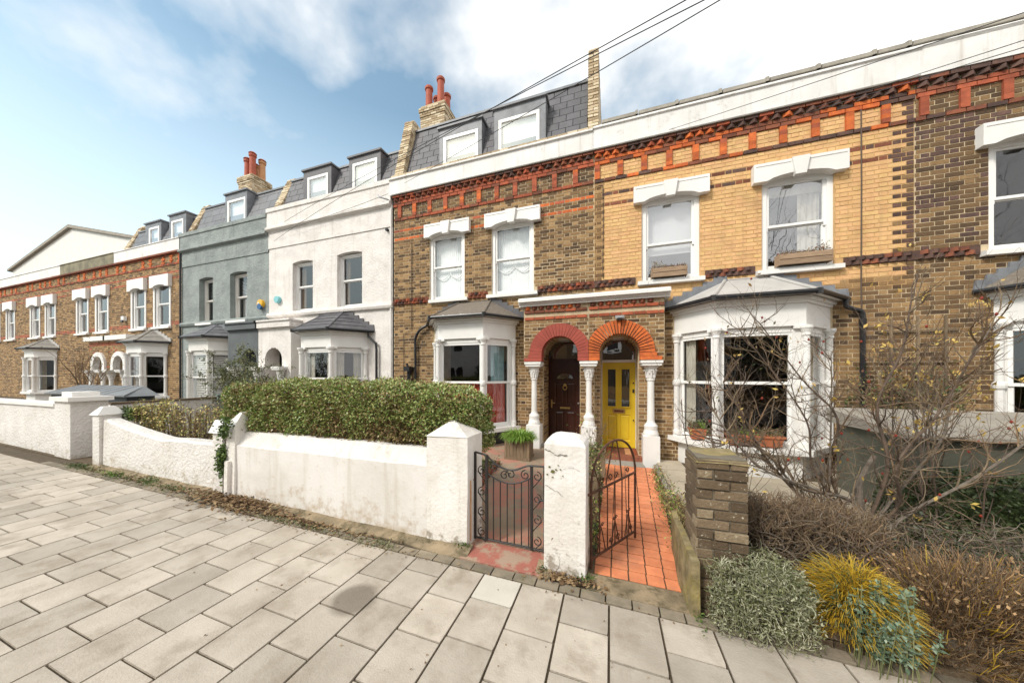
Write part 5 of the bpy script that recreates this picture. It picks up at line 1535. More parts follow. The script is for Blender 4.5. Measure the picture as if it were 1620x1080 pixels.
# ------------------------------------------------------------------ boundary walls
random.seed(60)
def subdiv_noise(o, cuts=0, amp=.006, seed=0):
    """slight unevenness of hand-applied render"""
    import bmesh
    from mathutils import noise
    b = bmesh.new(); b.from_mesh(o.data)
    if cuts: bmesh.ops.subdivide_edges(b, edges=b.edges[:], cuts=cuts, use_grid_fill=True)
    for v in b.verts:
        v.co += Vector((noise.noise(v.co * 1.7 + Vector((seed, 0, 0))), noise.noise(v.co * 1.9 + Vector((0, seed + 9, 0))), noise.noise(v.co * 2.1 + Vector((5, 0, seed))))) * amp
    b.to_mesh(o.data); b.free()
    return o
gw = thing('garden_wall', 'white rendered garden wall with chamfered top below the clipped green hedge', 'wall', (-3, 2.95, 0))
mb = MB(); n = 24
for i in range(n):
    a, b = -4.86 + 3.03 * i / n, -4.86 + 3.03 * (i + 1) / n
    za, zb = gz(a) - .08, gz(b) - .08
    ta, tb_ = .93, .93
    def prof(x, t): return [(2.85, gz(x) - .08), (2.852, t - .10), (2.875, t - .085), (2.955, t + .075), (3.10, t + .08), (3.10, gz(x) - .08)]
    mb.prism([(a, y, z) for y, z in prof(a, ta)], [(b, y, z) for y, z in prof(b, tb_)], 'wall_render')
o = fixnormals(mb.build('wall_body', gw)); subdiv_noise(o, 1, .012)
mb = MB()
mb.prism([(-1.83, 2.842, -.08), (-1.36, 2.842, -.08), (-1.36, 3.22, -.08), (-1.83, 3.22, -.08)], [(-1.83, 2.845, 1.165), (-1.36, 2.845, 1.165), (-1.36, 3.22, 1.165), (-1.83, 3.22, 1.165)], 'pier_render')
o = fixnormals(mb.build('gate_pier', gw)); subdiv_noise(o, 5, .012, 3)
mb = MB(); mb.prism([(-1.835, 2.838, 1.163), (-1.355, 2.838, 1.163), (-1.355, 3.225, 1.163), (-1.835, 3.225, 1.163)], [(-1.62, 3.0, 1.31), (-1.57, 3.0, 1.31), (-1.57, 3.06, 1.31), (-1.62, 3.06, 1.31)], 'pier_render')
o = fixnormals(mb.build('pier_cap', gw)); subdiv_noise(o, 3, .012, 4)
mb = MB()
mb.prism([(-5.06, 2.83, 0.0), (-4.86, 2.83, 0), (-4.86, 3.15, 0), (-5.06, 3.15, 0)], [(-5.06, 2.84, 1.10), (-4.86, 2.84, 1.10), (-4.86, 3.15, 1.10), (-5.06, 3.15, 1.10)], 'pier_render')
mb.prism([(-5.062, 2.835, 1.10), (-4.858, 2.835, 1.10), (-4.858, 3.152, 1.10), (-5.062, 3.152, 1.10)], [(-4.95, 2.95, 1.27), (-4.90, 2.95, 1.27), (-4.90, 3.05, 1.27), (-4.95, 3.05, 1.27)], 'pier_render')
mb.box(-5.0, -4.93, 2.79, 2.84, .09, .62, 'pier_render')
o = fixnormals(mb.build('end_pier', gw)); subdiv_noise(o, 3, .012, 8)
# rust runs below the hinge bracket on the right face of the pier
mb = MB()
mb.prism([(-1.3535, 2.895, .72), (-1.3535, 2.925, .72), (-1.3535, 2.930, .30), (-1.3535, 2.922, .1), (-1.3535, 2.905, .1), (-1.3535, 2.900, .4)], [(-1.350, 2.895, .72), (-1.350, 2.925, .72), (-1.350, 2.930, .30), (-1.350, 2.922, .1), (-1.350, 2.905, .1), (-1.350, 2.900, .4)], 'rust_stain')
fixnormals(mb.build('rust_stain', gw))

fw_ = thing('garden_wall', 'rough white rendered wall with a dipping curved top further left', 'wall', (-6.8, 2.95, 0))
mb = MB(); n = 30
def topz(x):
    t = (x + 8.42) / 3.3
    return .80 + .24 * max(0, 1 - t * 1.9) ** 1.3 + .05 * max(0, t - .55)
for i in range(n):
    a, b = -8.42 + 3.14 * i / n, -8.42 + 3.14 * (i + 1) / n
    pf = lambda x: [(2.85 + .02, gz(x) - .1), (2.87, topz(x) - .03), (2.90, topz(x)), (3.06, topz(x)), (3.10, topz(x) - .03), (3.10, gz(x) - .1)]
    mb.prism([(a, y, z) for y, z in pf(a)], [(b, y, z) for y, z in pf(b)], 'rough_render')
o = fixnormals(mb.build('wall_body', fw_)); subdiv_noise(o, 1, .016, 2)
mb = MB(); mb.box(-5.34, -5.13, 2.84, 3.12, gz(-5.2) - .1, .98, 'rough_render')
mb.prism([(-5.37, 2.80, .985), (-5.115, 2.80, .985), (-5.115, 3.15, .985), (-5.37, 3.15, .985)], [(-5.33, 2.86, 1.16), (-5.14, 2.86, 1.16), (-5.14, 3.09, 1.16), (-5.33, 3.09, 1.16)], 'white_paint')
fixnormals(mb.build('end_pier', fw_))
mb = MB(); mb.box(-8.62, -8.40, 2.83, 3.1, gz(-8.5) - .1, 1.10, 'rough_render')
mb.prism([(-8.66, 2.80, 1.10), (-8.37, 2.80, 1.10), (-8.37, 3.14, 1.10), (-8.66, 3.14, 1.10)], [(-8.56, 2.90, 1.24), (-8.46, 2.90, 1.24), (-8.46, 3.05, 1.24), (-8.56, 3.05, 1.24)], 'white_paint')
fixnormals(mb.build('end_pier', fw_))
lw = thing('garden_wall', 'tall white gate pier and wall with slab cap at the far left end', 'wall', (-10.5, 2.95, 0))
mb = MB(); mb.box(-10.2, -9.58, 2.88, 3.35, gz(-9.6) - .1, 1.30, 'rough_render'); mb.box(-10.25, -9.50, 2.83, 3.40, 1.30, 1.38, 'white_paint'); mb.box(-10.15, -9.75, 2.95, 3.3, 1.38, 1.47, 'white_paint'); mb.build('gate_pier', lw)
mb = MB(); mb.box(-14.9, -10.2, 2.92, 3.15, .0, 1.18, 'rough_render'); mb.box(-14.9, -10.25, 2.88, 3.19, 1.18, 1.24, 'white_paint'); mb.build('wall_body', lw)
dw = thing('garden_wall', 'pale rendered dividing wall running back from the pavement beside the bare yellow hedge', 'wall', (-10.3, 4.6, 0))
mb = MB(); mb.box(-10.37, -10.22, 3.6, 5.75, .1, 1.16, 'wall_render'); mb.build('wall_body', dw)
mb = MB(); mb.box(-10.40, -10.19, 3.6, 5.75, 1.16, 1.20, 'brick_mossy'); mb.build('coping', dw)
gf = thing('fence', 'grey-green wooden fence panel rising towards the grey house', 'fence', (-10.2, 6.2, 0))
for k in range(6):
    mb = MB(); z0_ = .25 + k * .165
    mb.hexa([(-10.16, 5.5, z0_), (-10.12, 5.5, z0_), (-10.12, 6.6, z0_ + .16), (-10.16, 6.6, z0_ + .16), (-10.16, 5.5, z0_ + .15), (-10.12, 5.5, z0_ + .15), (-10.12, 6.6, z0_ + .31), (-10.16, 6.6, z0_ + .31)], 'green_fence'); mb.build('board', gf)
mb = MB(); mb.tube([(-10.1, 5.45, 1.24), (-10.1, 6.65, 1.46)], .03, 'green_fence', 6); mb.build('rail', gf)
bs_ = thing('bin_store', 'dark bin store with a sloping grey felt roof in front of the far brick house', 'shed', (-14, 5.2, 0))
mb = MB(); mb.box(-16.5, -12.25, 4.6, 5.15, .2, 1.22, 'shed_dark'); mb.build('body', bs_)
mb = MB(); mb.prism([(-16.6, 4.5, 1.22), (-12.1, 4.5, 1.22), (-12.1, 5.2, 1.22), (-16.6, 5.2, 1.22)], [(-16.6, 4.5, 1.26), (-12.1, 4.5, 1.26), (-12.9, 5.2, 1.48), (-16.6, 5.2, 1.48)], 'shed_roof')
for i in range(8): mb.tube([(-16.3 + i * .45, 4.51, 1.265), (-16.3 + i * .45, 5.19, 1.482)], .012, 'lead', 4)
fixnormals(mb.build('roof', bs_))
# middle gate pier with a domed top
mp = thing('gate_pier', 'cracked white rendered gate pier with rounded top standing between the two iron gates', 'gate pier', (-.38, 2.95, 0))
mb = MB()
base_ = [(-.565, 2.80), (-.205, 2.80), (-.195, 3.10), (-.56, 3.10)]
lv = [(-.12, 0), (1.17, 0), (1.205, .018), (1.235, .06), (1.255, .11)]
cxp, cyp = -.38, 2.95
rings = []
for z, ins in lv:
    rings.append([(x + (cxp - x) * ins / .17, y + (cyp - y) * ins / .17, z + (.005 if x < -.4 else 0)) for x, y in base_])
for r0_, r1_ in zip(rings, rings[1:]): mb.add(r0_ + r1_, [(0, 1, 5, 4), (1, 2, 6, 5), (2, 3, 7, 6), (3, 0, 4, 7)], 'pier_render')
mb.add(rings[-1], [(0, 1, 2, 3)], 'pier_render')
o = mb.build('pier_body', mp)
import bmesh
b_ = bmesh.new(); b_.from_mesh(o.data); bmesh.ops.remove_doubles(b_, verts=b_.verts, dist=.0005); b_.to_mesh(o.data); b_.free()
subdiv_noise(o, 7, .014, 11)
# cracks and spalled patches with depth
def crack(parent, pts, r=.003):
    r = r * .55; mb = MB(); q = []
    for a, b in zip(pts, pts[1:]):
        for k in range(5):
            t = k / 5; q.append(tuple(Vector(a).lerp(Vector(b), t) + Vector((U(-.006, .006), .001, U(-.006, .006)))))
    q.append(pts[-1])
    mb.tube(q, [r * U(.5, 1.3) for _ in q], 'soil', 4); mb.build('crack', parent)
crack(mp, [(-.56, 2.797, 1.125), (-.50, 2.797, 1.105), (-.45, 2.797, 1.075), (-.42, 2.797, 1.085), (-.36, 2.797, 1.09)], .006)
crack(mp, [(-.56, 2.797, .80), (-.46, 2.797, .76), (-.40, 2.797, .72)], .0035)
crack(mp, [(-.40, 2.797, .96), (-.33, 2.797, .985), (-.25, 2.797, .96)], .002)
crack(mp, [(-.48, 2.797, .34), (-.43, 2.797, .32), (-.40, 2.797, .29)], .003)
crack(mp, [(-.46, 2.797, .02), (-.43, 2.797, .10), (-.42, 2.797, .16)], .003)
def patch(parent, c, r, m, seed, y=2.799):
    rr = random.Random(seed); mb = MB(); n = 13
    pts = [(c[0] + r * rr.uniform(.55, 1.1) * cos(2 * pi * i / n) * 1.3, c[1] + r * rr.uniform(.55, 1.1) * sin(2 * pi * i / n)) for i in range(n)]
    mb.py(pts, y - .003, y + .004, m); fixnormals(mb.build('spalled_patch', parent))
patch(mp, (-.53, .33), .035, 'brick_umber', 2)
for i, (a, b, r) in enumerate(((-.49, .93, .016), (-.52, .97, .009), (-.46, .95, .008), (-.54, .90, .007), (-.42, .955, .006), (-.40, .90, .005), (-.49, .88, .006), (-.44, .99, .005))): patch(mp, (a, b), r, 'moss', 20 + i)
# mossy brick pier on the right: every brick a piece
bp_ = thing('brick_pier', 'weathered mossy brick pier beside the red tiled path', 'brick pier', (.8, 2.94, 0))
mb = MB(); mb.box(.64, .96, 2.765, 3.115, -.1, 1.165, 'mortar_dark'); core = mb.build('core', bp_)
z = -.06; k = 0
while z < 1.12:
    H_ = .076
    for (a, b) in (((.63, .85), (.85, .97)) if k % 2 else ((.63, .745), (.745, .97))):
        piece('brick', bp_, ((a + b) / 2, 2.80 + U(-.010, .008), z + H_ / 2), (b - a - .012, .10, H_ - .012), 'brick_mossy')
    for (a, b) in (((2.75, 2.95), (2.95, 3.13)) if not k % 2 else ((2.75, 2.86), (2.86, 3.13))):
        piece('brick', bp_, (.68 + U(-.006, .006), (a + b) / 2, z + H_ / 2), (b - a - .012, .10, H_ - .012), 'brick_mossy', rot=(0, 0, -pi / 2))
    z += H_; k += 1
mb = MB(); mb.prism([(.625, 2.745, 1.13), (.975, 2.745, 1.13), (.972, 3.13, 1.13), (.628, 3.13, 1.13)], [(.65, 2.78, 1.165), (.95, 2.775, 1.16), (.955, 3.11, 1.185), (.65, 3.11, 1.18)], 'mossy_stone')
o = fixnormals(mb.build('cap', bp_)); subdiv_noise(o, 3, .02, 5)
es = thing('edging_stone', 'upright mossy stone slab edging the red tiled path in front of the brick pier', 'stone', (.6, 3.3, 0))
mb = MB(); mb.prism([(.575, 2.66, -.1), (.635, 2.66, -.1), (.645, 3.62, -.1), (.585, 3.62, -.1)], [(.58, 2.66, .40), (.632, 2.66, .41), (.64, 3.62, .42), (.59, 3.62, .41)], 'mossy_stone'); o = fixnormals(mb.build('slab', es)); subdiv_noise(o, 4, .03, 6)
es2 = thing('edging_stone', 'low dark brick kerb along the right side of the tiled path near the porch', 'edging', (.8, 4.5, 0))
for i in range(6): piece('brick', es2, (.71 + .022 * i, 3.75 + i * .22, .03), (.21, .09, .12), 'brick_mossy', rot=(0, 0, pi / 2 - .1))
# low wall under the shrubs at the right
rw = thing('garden_wall', 'low dark brick wall under the shrubs at the right', 'wall', (2.2, 2.8, 0))
mb = MB(); mb.box(.98, 6.0, 2.74, 2.9, -.2, .10, 'mortar_dark'); mb.build('core', rw)
for k in range(2):
    x = .985 - (k % 2) * .11
    while x < 3.3:
        a = max(x, .985); b = x + .225
        piece('brick', rw, ((a + b) / 2, 2.765, -.055 + k * .076 + .035 + gz((a + b) / 2) * .5), (b - a - .012, .10, .064), 'brick_mossy'); x += .225
# raised bed by the concrete path
rb = thing('raised_bed', 'brick-edged planting bed running along the left of the concrete path', 'garden bed', (-2.2, 4.6, 0))
mb = MB(); P4 = [(-1.80, 3.25), (-1.86, 3.95), (-2.02, 5.45), (-2.7, 5.45), (-2.7, 3.25)]
mb.pz(P4, -.05, .16, 'soil'); fixnormals(mb.build('soil_fill', rb))
def row_of_bricks(parent, a, b, z, m, H_=.08, th_=.10):
    a = Vector(a); b = Vector(b); L = (b - a).length; n = max(1, int(L / .225)); ang = atan2((b - a).y, (b - a).x)
    for i in range(n):
        c = a.lerp(b, (i + .5) / n)
        piece('brick', parent, (c.x, c.y, z), (L / n - .012, th_, H_), m, rot=(0, 0, ang))
for z in (.06, .145): 
    row_of_bricks(rb, (-1.78, 3.25), (-1.98, 5.45), z + .03, 'brick_umber' if z > .1 else 'brick_mossy', .075)
row_of_bricks(rb, (-2.0, 5.42), (-2.65, 5.42), .17, 'mossy_stone')

# ------------------------------------------------------------------ iron gates
def spiral(c, r, a0, turns, u, v, n=22, shrink=.78):
    pts = []
    for i in range(n + 1):
        t = i / n; rr = r * (1 - shrink * t); a = a0 + turns * 2 * pi * t
        pts.append(tuple(Vector(c) + Vector(u) * (rr * cos(a)) + Vector(v) * (rr * sin(a))))
    return pts
g1_ = thing('iron_gate', 'closed black wrought iron gate with dipped top and scrolls beside the red painted threshold', 'gate', (-1.34, 3.01, 0))
ux, uz = (1, 0, 0), (0, 0, 1)
YG = 3.01
gl = lambda x: gz(x) + .05
mb = MB()
xL, xa_, xb_, xR = -1.345, -1.215, -.735, -.605
for xx, zt_, r_ in ((xL, .99, .011), (xa_, .97, .013), (xb_, .90, .013), (xR, .90, .011)):
    mb = MB(); mb.box(xx - r_, xx + r_, YG - r_, YG + r_, gl(xx), zt_, 'black_iron'); mb.build('upright', g1_)
mb = MB(); mb.tube([(xL, YG, .99), (xa_, YG, .965)] , .010, 'black_iron', 6)
top = lambda x: .835 + .13 * ((x - xa_ - .26) / .26) ** 2 if x < xa_ + .26 else .835 + .065 * sin(pi / 2 * (x - xa_ - .26) / .22) ** 2
mb.tube([(xa_ + (xb_ - xa_) * i / 16, YG, top(xa_ + (xb_ - xa_) * i / 16)) for i in range(17)] + [(xR + .02, YG, .905)], .010, 'black_iron', 6)
low = lambda x: .70 + .085 * ((x - (xa_ + xb_) / 2) / .24) ** 2
mb.tube([(xa_ + (xb_ - xa_) * i / 12, YG, low(xa_ + (xb_ - xa_) * i / 12)) for i in range(13)], .008, 'black_iron', 6)
mb.tube([(xL, YG, gl(xL) + .015), (xR, YG, gl(xR) + .015)], .011, 'black_iron', 6)
mb.build('rail', g1_)
for i in range(1, 7):
    xx = xa_ + (xb_ - xa_) * i / 6.4
    if xx > xb_ - .02: continue
    mb = MB(); mb.tube([(xx, YG, gl(xx) + .02), (xx, YG, low(xx))], .0065, 'black_iron', 6); mb.build('bar', g1_)
def scroll(parent, pts, r=.006, m='black_iron'):
    mb = MB(); mb.tube(pts, r, m, 5, cap=True); mb.build('scroll', parent)
for (c, r, a0, tr) in (((-1.02, YG, .775), .052, 0, 1.3), ((-.955, YG, .79), .052, pi, -1.3), ((-.80, YG, .80), .05, pi / 2, 1.3), ((-1.14, YG, .85), .045, -pi / 2, 1.2)): scroll(g1_, spiral(c, r, a0, tr, ux, uz))
for sx, x0_ in ((1, xb_), (-1, xa_)):
    for zc_ in (.16, .37, .58, .80):
        cxs = x0_ + sx * .055
        scroll(g1_, spiral((cxs, YG, zc_), .048, pi / 2, -1.25 * sx, ux, uz), .0055)
        scroll(g1_, [(cxs + sx * .045, YG, zc_ - .01), (x0_ + sx * .01, YG, zc_ - .12)] if zc_ > .3 else [(cxs + sx * .04, YG, zc_ - .02), (x0_ + sx * .01, YG, zc_ - .10)], .005)
mb = MB(); mb.tube([(xR - .06, YG - .02, .58), (xR + .03, YG - .02, .575)], .010, 'black_iron', 6); mb.build('latch', g1_)
mb = MB(); mb.tube([(xL, YG, .70), (-1.40, 2.96, .705)], .012, 'rusty_iron', 6); mb.tube([(xL, YG, .22), (-1.40, 3.0, .22)], .012, 'rusty_iron', 6); mb.build('hinge', g1_)
# the open arched gate
g2_ = thing('iron_gate', 'open rusty iron gate with arched top swung back over the red tiled path', 'gate', (-.16, 3.05, 0))
Hh = Vector((-.165, 2.99, 0)); Fh = Vector((.26, 3.70, 0)); uu = (Fh - Hh); GW = uu.length; uu = uu / GW
def gp_(s, z): q = Hh + uu * s; return (q.x, q.y, z)
zb_ = .05
for s_ in (0, GW): mb = MB(); mb.tube([gp_(s_, .02), gp_(s_, .82)], .013, 'rusty_iron', 6); mb.build('upright', g2_)
mb = MB()
mb.tube([gp_(GW / 2 - GW / 2 * cos(pi * i / 24), .72 + .42 * sin(pi * i / 24) ** .85) for i in range(25)], .012, 'rusty_iron', 6)
mb.build('arch_rail', g2_)
for za_, zb_2, s0_ in ((.70, .735, -.06), (.09, .09, 0)): mb = MB(); mb.tube([gp_(s0_, za_), gp_(GW, zb_2)], .012, 'rusty_iron', 6); mb.build('rail', g2_)
for i in range(1, 6):
    s = GW * i / 6
    mb = MB(); mb.tube([gp_(s, .09), gp_(s, .72)], .007, 'rusty_iron', 6); mb.build('bar', g2_)
mb = MB(); mb.tube([gp_(GW * .46, 1.13), gp_(GW * .36, .90), gp_(GW * .30, .73)], .007, 'rusty_iron', 5); mb.tube([gp_(GW * .54, 1.13), gp_(GW * .62, .92), gp_(GW * .66, .74)], .007, 'rusty_iron', 5)
mb.tube([gp_(GW * .06, .93), gp_(GW * .18, .72)], .006, 'rusty_iron', 5); mb.build('brace', g2_)
U2 = tuple(uu)
for c, r, a0, tr in (((GW * .20, .765), .035, 0, 1.2), ((GW * .40, .78), .04, pi, -1.2), ((GW * .52, .78), .04, 0, 1.2), ((GW * .80, .79), .035, pi, -1.2), ((GW * .12, .25), .04, 0, 1.2), ((GW * .42, .15), .035, pi, -1.2), ((GW * .56, .15), .035, 0, 1.2), ((GW * .88, .16), .03, pi, -1.2), ((GW * .16, .80), .03, 0, 1.1)):
    scroll(g2_, spiral(gp_(c[0], c[1]), r, a0, tr, U2, uz), .0055, 'rusty_iron')
for s in (GW * .5, GW * .82, GW * .2):
    scroll(g2_, [gp_(s - .07, .11), gp_(s - .02, .28), gp_(s, .34), gp_(s + .02, .28), gp_(s + .07, .11)], .006, 'rusty_iron')
    for d in (-1, 1): scroll(g2_, spiral(gp_(s + d * .022, .36), .02, 0, d, U2, uz, 10), .005, 'rusty_iron')

# ------------------------------------------------------------------ plants
def rnd_dir():
    while True:
        v = Vector((U(-1, 1), U(-1, 1), U(-1, 1)))
        if .05 < v.length < 1: return v.normalized()
def rbox(x0, x1, y0, y1, z0, z1, r, faces):
    """random point and normal on a rounded box"""
    f = random.choices(list(faces.keys()), list(faces.values()))[0]
    x, y, z = U(x0, x1), U(y0, y1), U(z0, z1)
    if f == 'f': y = y0
    elif f == 'b': y = y1
    elif f == 't': z = z1
    elif f == 'l': x = x0
    elif f == 'r': x = x1
    elif f == 'd': z = z0
    p = Vector((x, y, z))
    q = Vector((min(max(x, x0 + r), x1 - r), min(max(y, y0 + r), y1 - r), min(max(z, z0 + r), z1 - r)))
    n = p - q
    if n.length < 1e-5: n = Vector((0, -1, 0))
    n.normalize()
    return q + n * r, n
from mathutils import noise as NZ
def leafy(mb, n, samp, L, m, out=.03, bulge=.05, jit=.5, nscale=3.0, m2=None, thr=.22, W=.55):
    for _ in range(n):
        p, nn = samp()
        b = NZ.noise(p * nscale) + .5 * NZ.noise(p * nscale * 3.1)
        p = p + nn * (b * bulge + U(-out * 1.6, out))
        d = (nn * U(.2, 1) + rnd_dir() * (jit * 1.6)).normalized()
        l = L * U(.6, 1.25)
        mb.leaf(p, d, (rnd_dir() + Vector((0, 0, .9))), l, l * W, (m2 if (m2 and R() < thr) else m))
random.seed(70)
hd = thing('hedge', 'long clipped green privet hedge growing over the white garden wall', 'hedge', (-3.35, 3.4, .1))
hx0, hx1, hy0, hy1, hz0, hz1 = -5.46, -1.46, 2.99, 3.85, .93, 1.67
mb = MB()
def hs():
    p, nn = rbox(hx0, hx1, hy0, hy1, hz0, hz1, .17, {'f': 30, 't': 20, 'r': 8, 'l': 4, 'b': 3})
    # right end hangs lower behind the pier, top dips at both ends
    e = max(0, (p.x + 2.0) / .8)
    if p.z > 1.3: p.z -= .16 * max(0, (p.x + 2.4) / .95) ** 2 + .05 * max(0, (-4.7 - p.x) / .7) ** 2
    if p.z < 1.1 and p.x > -1.9: p.z -= .13 * R()
    return p, nn
def hs_top():
    while True:
        p, nn = hs()
        if p.z > 1.03 + .07 * NZ.noise(p * 5) - (.25 if p.x > -1.9 else 0): return p, nn
leafy(mb, 36000, hs_top, .036, 'hedge_leaf', .028, .095, .6, 2.3)
for i in range(500):
    p, nn = hs_top(); d_ = (nn + Vector((0, 0, .8)) + rnd_dir() * .5).normalized(); l_ = U(.05, .12)
    mb.tube([p, p + d_ * l_], [.002, .0012], 'twig_brown', 3, cap=False)
    for k_ in range(5): mb.leaf(p + d_ * l_ * (k_ + 1) / 5, (d_ + rnd_dir()).normalized(), Vector((0, 0, 1)) + rnd_dir(), U(.018, .034), .014, 'hedge_leaf')
mb.build('foliage', hd, 'stuff')
mb = MB()
def hs2():
    p, nn = hs(); return p - nn * .035, nn
leafy(mb, 9000, hs2, .05, 'hedge_brown', .02, .05, .8)
def hs3():
    p, nn = rbox(hx0 + .05, hx1 - .1, hy0 + .02, hy1, hz0, hz0 + .3, .1, {'f': 1}); return p, nn
leafy(mb, 2500, hs3, .045, 'hedge_brown', .03, .05, .9)
mb.build('dead_leaves', hd, 'stuff')
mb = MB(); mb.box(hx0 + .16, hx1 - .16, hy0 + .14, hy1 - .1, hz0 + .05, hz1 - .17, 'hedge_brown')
for i in range(60):
    x = U(hx0 + .1, hx1 - .1); y = U(hy0 + .02, hy1 - .1)
    mb.tube([(x, y, .15 if y > 3.12 else .95), (x + U(-.1, .1), y + U(-.05, .05), 1.0), (x + U(-.2, .2), y + U(-.1, .05), 1.3)], [.012, .009, .004], 'bark', 4)
mb.build('branches', hd, 'stuff')

yh = thing('hedge', 'thin yellowing deciduous hedge with bare stems behind the curved white wall', 'hedge', (-7, 3.3, .1))
mb = MB()
tips = []
for i in range(190):
    x = -8.3 + 3.0 * (i + R()) / 190; y = U(3.15, 3.45)
    h = 1.23 + .05 * sin(x * 4) - .03 * (x + 7) + U(-.06, .03)
    pts = [(x, y, .2), (x + U(-.04, .04), y + U(-.03, .03), .7), (x + U(-.09, .09), y + U(-.06, .06), h)]
    mb.tube(pts, [.008, .006, .003], 'twig_brown' if R() < .6 else 'twig_red', 4); tips.append(pts)
    for k in range(3):
        a = Vector(pts[1]).lerp(Vector(pts[2]), R()); b = a + Vector((U(-.1, .1), U(-.06, .06), U(.05, .16)))
        mb.tube([a, b], [.004, .002], 'twig_brown', 3); tips.append([a, b])
mb.build('stems', yh, 'stuff')
mb = MB()
for i in range(7500):
    pts = random.choice(tips); a, b = Vector(pts[-2]), Vector(pts[-1])
    p = a.lerp(b, R()) + rnd_dir() * U(0, .05)
    dens = 1 if p.x < -7.2 else .42
    if R() > dens: continue
    l = U(.028, .05); mb.leaf(p, rnd_dir(), Vector((0, 0, 1)) + rnd_dir() * .6, l, l * .6, 'yellow_leaf' if (R() < .8) else 'green_leaf')
for i in range(1400):
    p = Vector((U(-8.5, -8.1), U(3.1, 3.4), U(.98, 1.2))); l = .045; mb.leaf(p, rnd_dir(), Vector((0, 0, 1)) + rnd_dir() * .6, l, l * .6, 'green_leaf')
mb.build('leaves', yh, 'stuff')

def branchy(mb, p, d, L, r, m, depth, leafs=None, curl=.35, up=.15, n=5, nk=3, kink=.25, sides=4, ratio=.66):
    pts = [p]; q = p.copy(); dd = d.copy()
    for i in range(n):
        dd = (dd + rnd_dir() * kink + Vector((0, 0, up * .3))).normalized(); q = q + dd * (L / n); pts.append(q.copy())
    rs = [r * (1 - .55 * i / n) for i in range(n + 1)]
    mb.tube(pts, rs, m, sides if r > .006 else 3, cap=False)
    if leafs is not None: leafs.append((pts[-1], dd))
    if depth > 0:
        for k in range(nk):
            i = random.randint(1, n); b = pts[i]
            nd = (dd * .7 + rnd_dir() * .75 + Vector((0, 0, up))).normalized()
            branchy(mb, b, nd, L * ratio * U(.7, 1.15), rs[i] * .65, m, depth - 1, leafs, curl, up, n, nk, kink, sides, ratio)
# big bare rose / shrub in the right-hand garden
random.seed(77)
rs_ = thing('rose_bush', 'large bare rose bush with a few yellow leaves before the right bay window', 'shrub', (2.15, 3.75, .05))
mb = MB(); ends = []
base = Vector((2.2, 3.8, .0))
mb.tube(bez([base, base + Vector((.03, 0, .35)), base + Vector((-.02, 0, .75)), base + Vector((.12, .05, 1.05))], 4), [.034] * 5 + [.028] * 4 + [.02] * 4, 'bark_grey', 8)
mains = [((-.05, 0, .1), (-.45, -.1, .55), (-.75, -.1, 1.0), (-.95, -.1, 1.35), (-1.05, -.1, 1.75)),
         ((-.05, 0, .3), (-.35, -.05, .85), (-.45, -.1, 1.35), (-.75, -.15, 1.85), (-.98, -.15, 2.2)),
         ((0, 0, .35), (-.35, -.1, .70), (-.80, -.15, .88), (-1.10, -.2, 1.22), (-1.25, -.2, 1.5)),
         ((0, 0, .4), (-.15, 0, .9), (-.20, 0, 1.4), (-.42, 0, 1.8), (-.80, -.05, 2.28)),
         ((0, 0, .4), (.15, 0, 1.0), (.10, 0, 1.5), (.25, 0, 2.0), (.35, .1, 2.45)),
         ((0, 0, .3), (.30, 0, .8), (.55, .1, 1.25), (.75, .15, 1.7), (1.0, .2, 2.2)),
         ((0, 0, .3), (.35, 0, .65), (.75, 0, .95), (1.15, .1, 1.35), (1.45, .1, 1.9)),
         ((0, 0, .2), (-.10, -.05, .6), (-.55, -.1, .75), (-.85, -.12, 1.08), (-1.2, -.1, 1.15)),
         ((0, 0, .2), (.2, -.1, .6), (.15, -.1, 1.1), (.5, -.1, 1.5), (.6, -.1, 2.05)),
         ((-.1, 0, .05), (-.25, 0, .5), (-.2, 0, 1.0), (-.28, 0, 1.5), (-.18, 0, 1.95))]
for mn in mains:
    pts = bez([base + Vector(v) + Vector((U(-.04, .04), U(-.1, .1), U(-.04, .04))) for v in mn], 6)
    k = len(pts); r0 = U(.011, .019)
    mb.tube(pts, [r0 * (1 - .72 * i / k) for i in range(k)], 'bark' if R() < .6 else 'bark_grey', 6)
    for i in range(4, k, 2):
        for q in range(3 if i > 8 else 2):
            if R() < .9: branchy(mb, pts[i], (rnd_dir() * .8 + (pts[i] - pts[i - 1]).normalized() * .6 + Vector((0, 0, .25))).normalized(), U(.18, .42), r0 * .42, random.choice(['bark', 'twig_red', 'twig_brown']), 2, ends, kink=.28, nk=3)
for i in range(12):  # basal suckers
    a = base + Vector((U(-.35, .1), U(-.15, .15), 0)); branchy(mb, a, Vector((U(-.5, .25), U(-.2, .2), 1)).normalized(), U(.5, .9), .010, 'bark_grey', 1, ends, kink=.12, up=.3, nk=2)
mb.build('branches', rs_)
mb = MB()
for e, d in random.sample(ends, min(85, len(ends))):
    for k in range(4 if R() < .35 else 1):
        l = U(.03, .055); mb.leaf(e + rnd_dir() * .02, (d + rnd_dir()).normalized(), rnd_dir() + Vector((0, 0, 1)), l, l * .5, 'rose_leaf')
mb.build('leaves', rs_, 'stuff')
mb = MB()
for e, d in random.sample(ends, min(45, len(ends))):
    c = e + Vector((0, 0, 0)); mb.lathe(c.x, c.y, [(.002, c.z - .012), (.010, c.z - .004), (.009, c.z + .006), (.002, c.z + .014)], 'hip_red', 6)
mb.build('rose_hips', rs_, 'stuff')
rs2 = thing('rose_bush', 'small bare shrub with upright dark stems left of the large rose bush', 'shrub', (1.05, 4.4, .1))
mb = MB(); ends = []
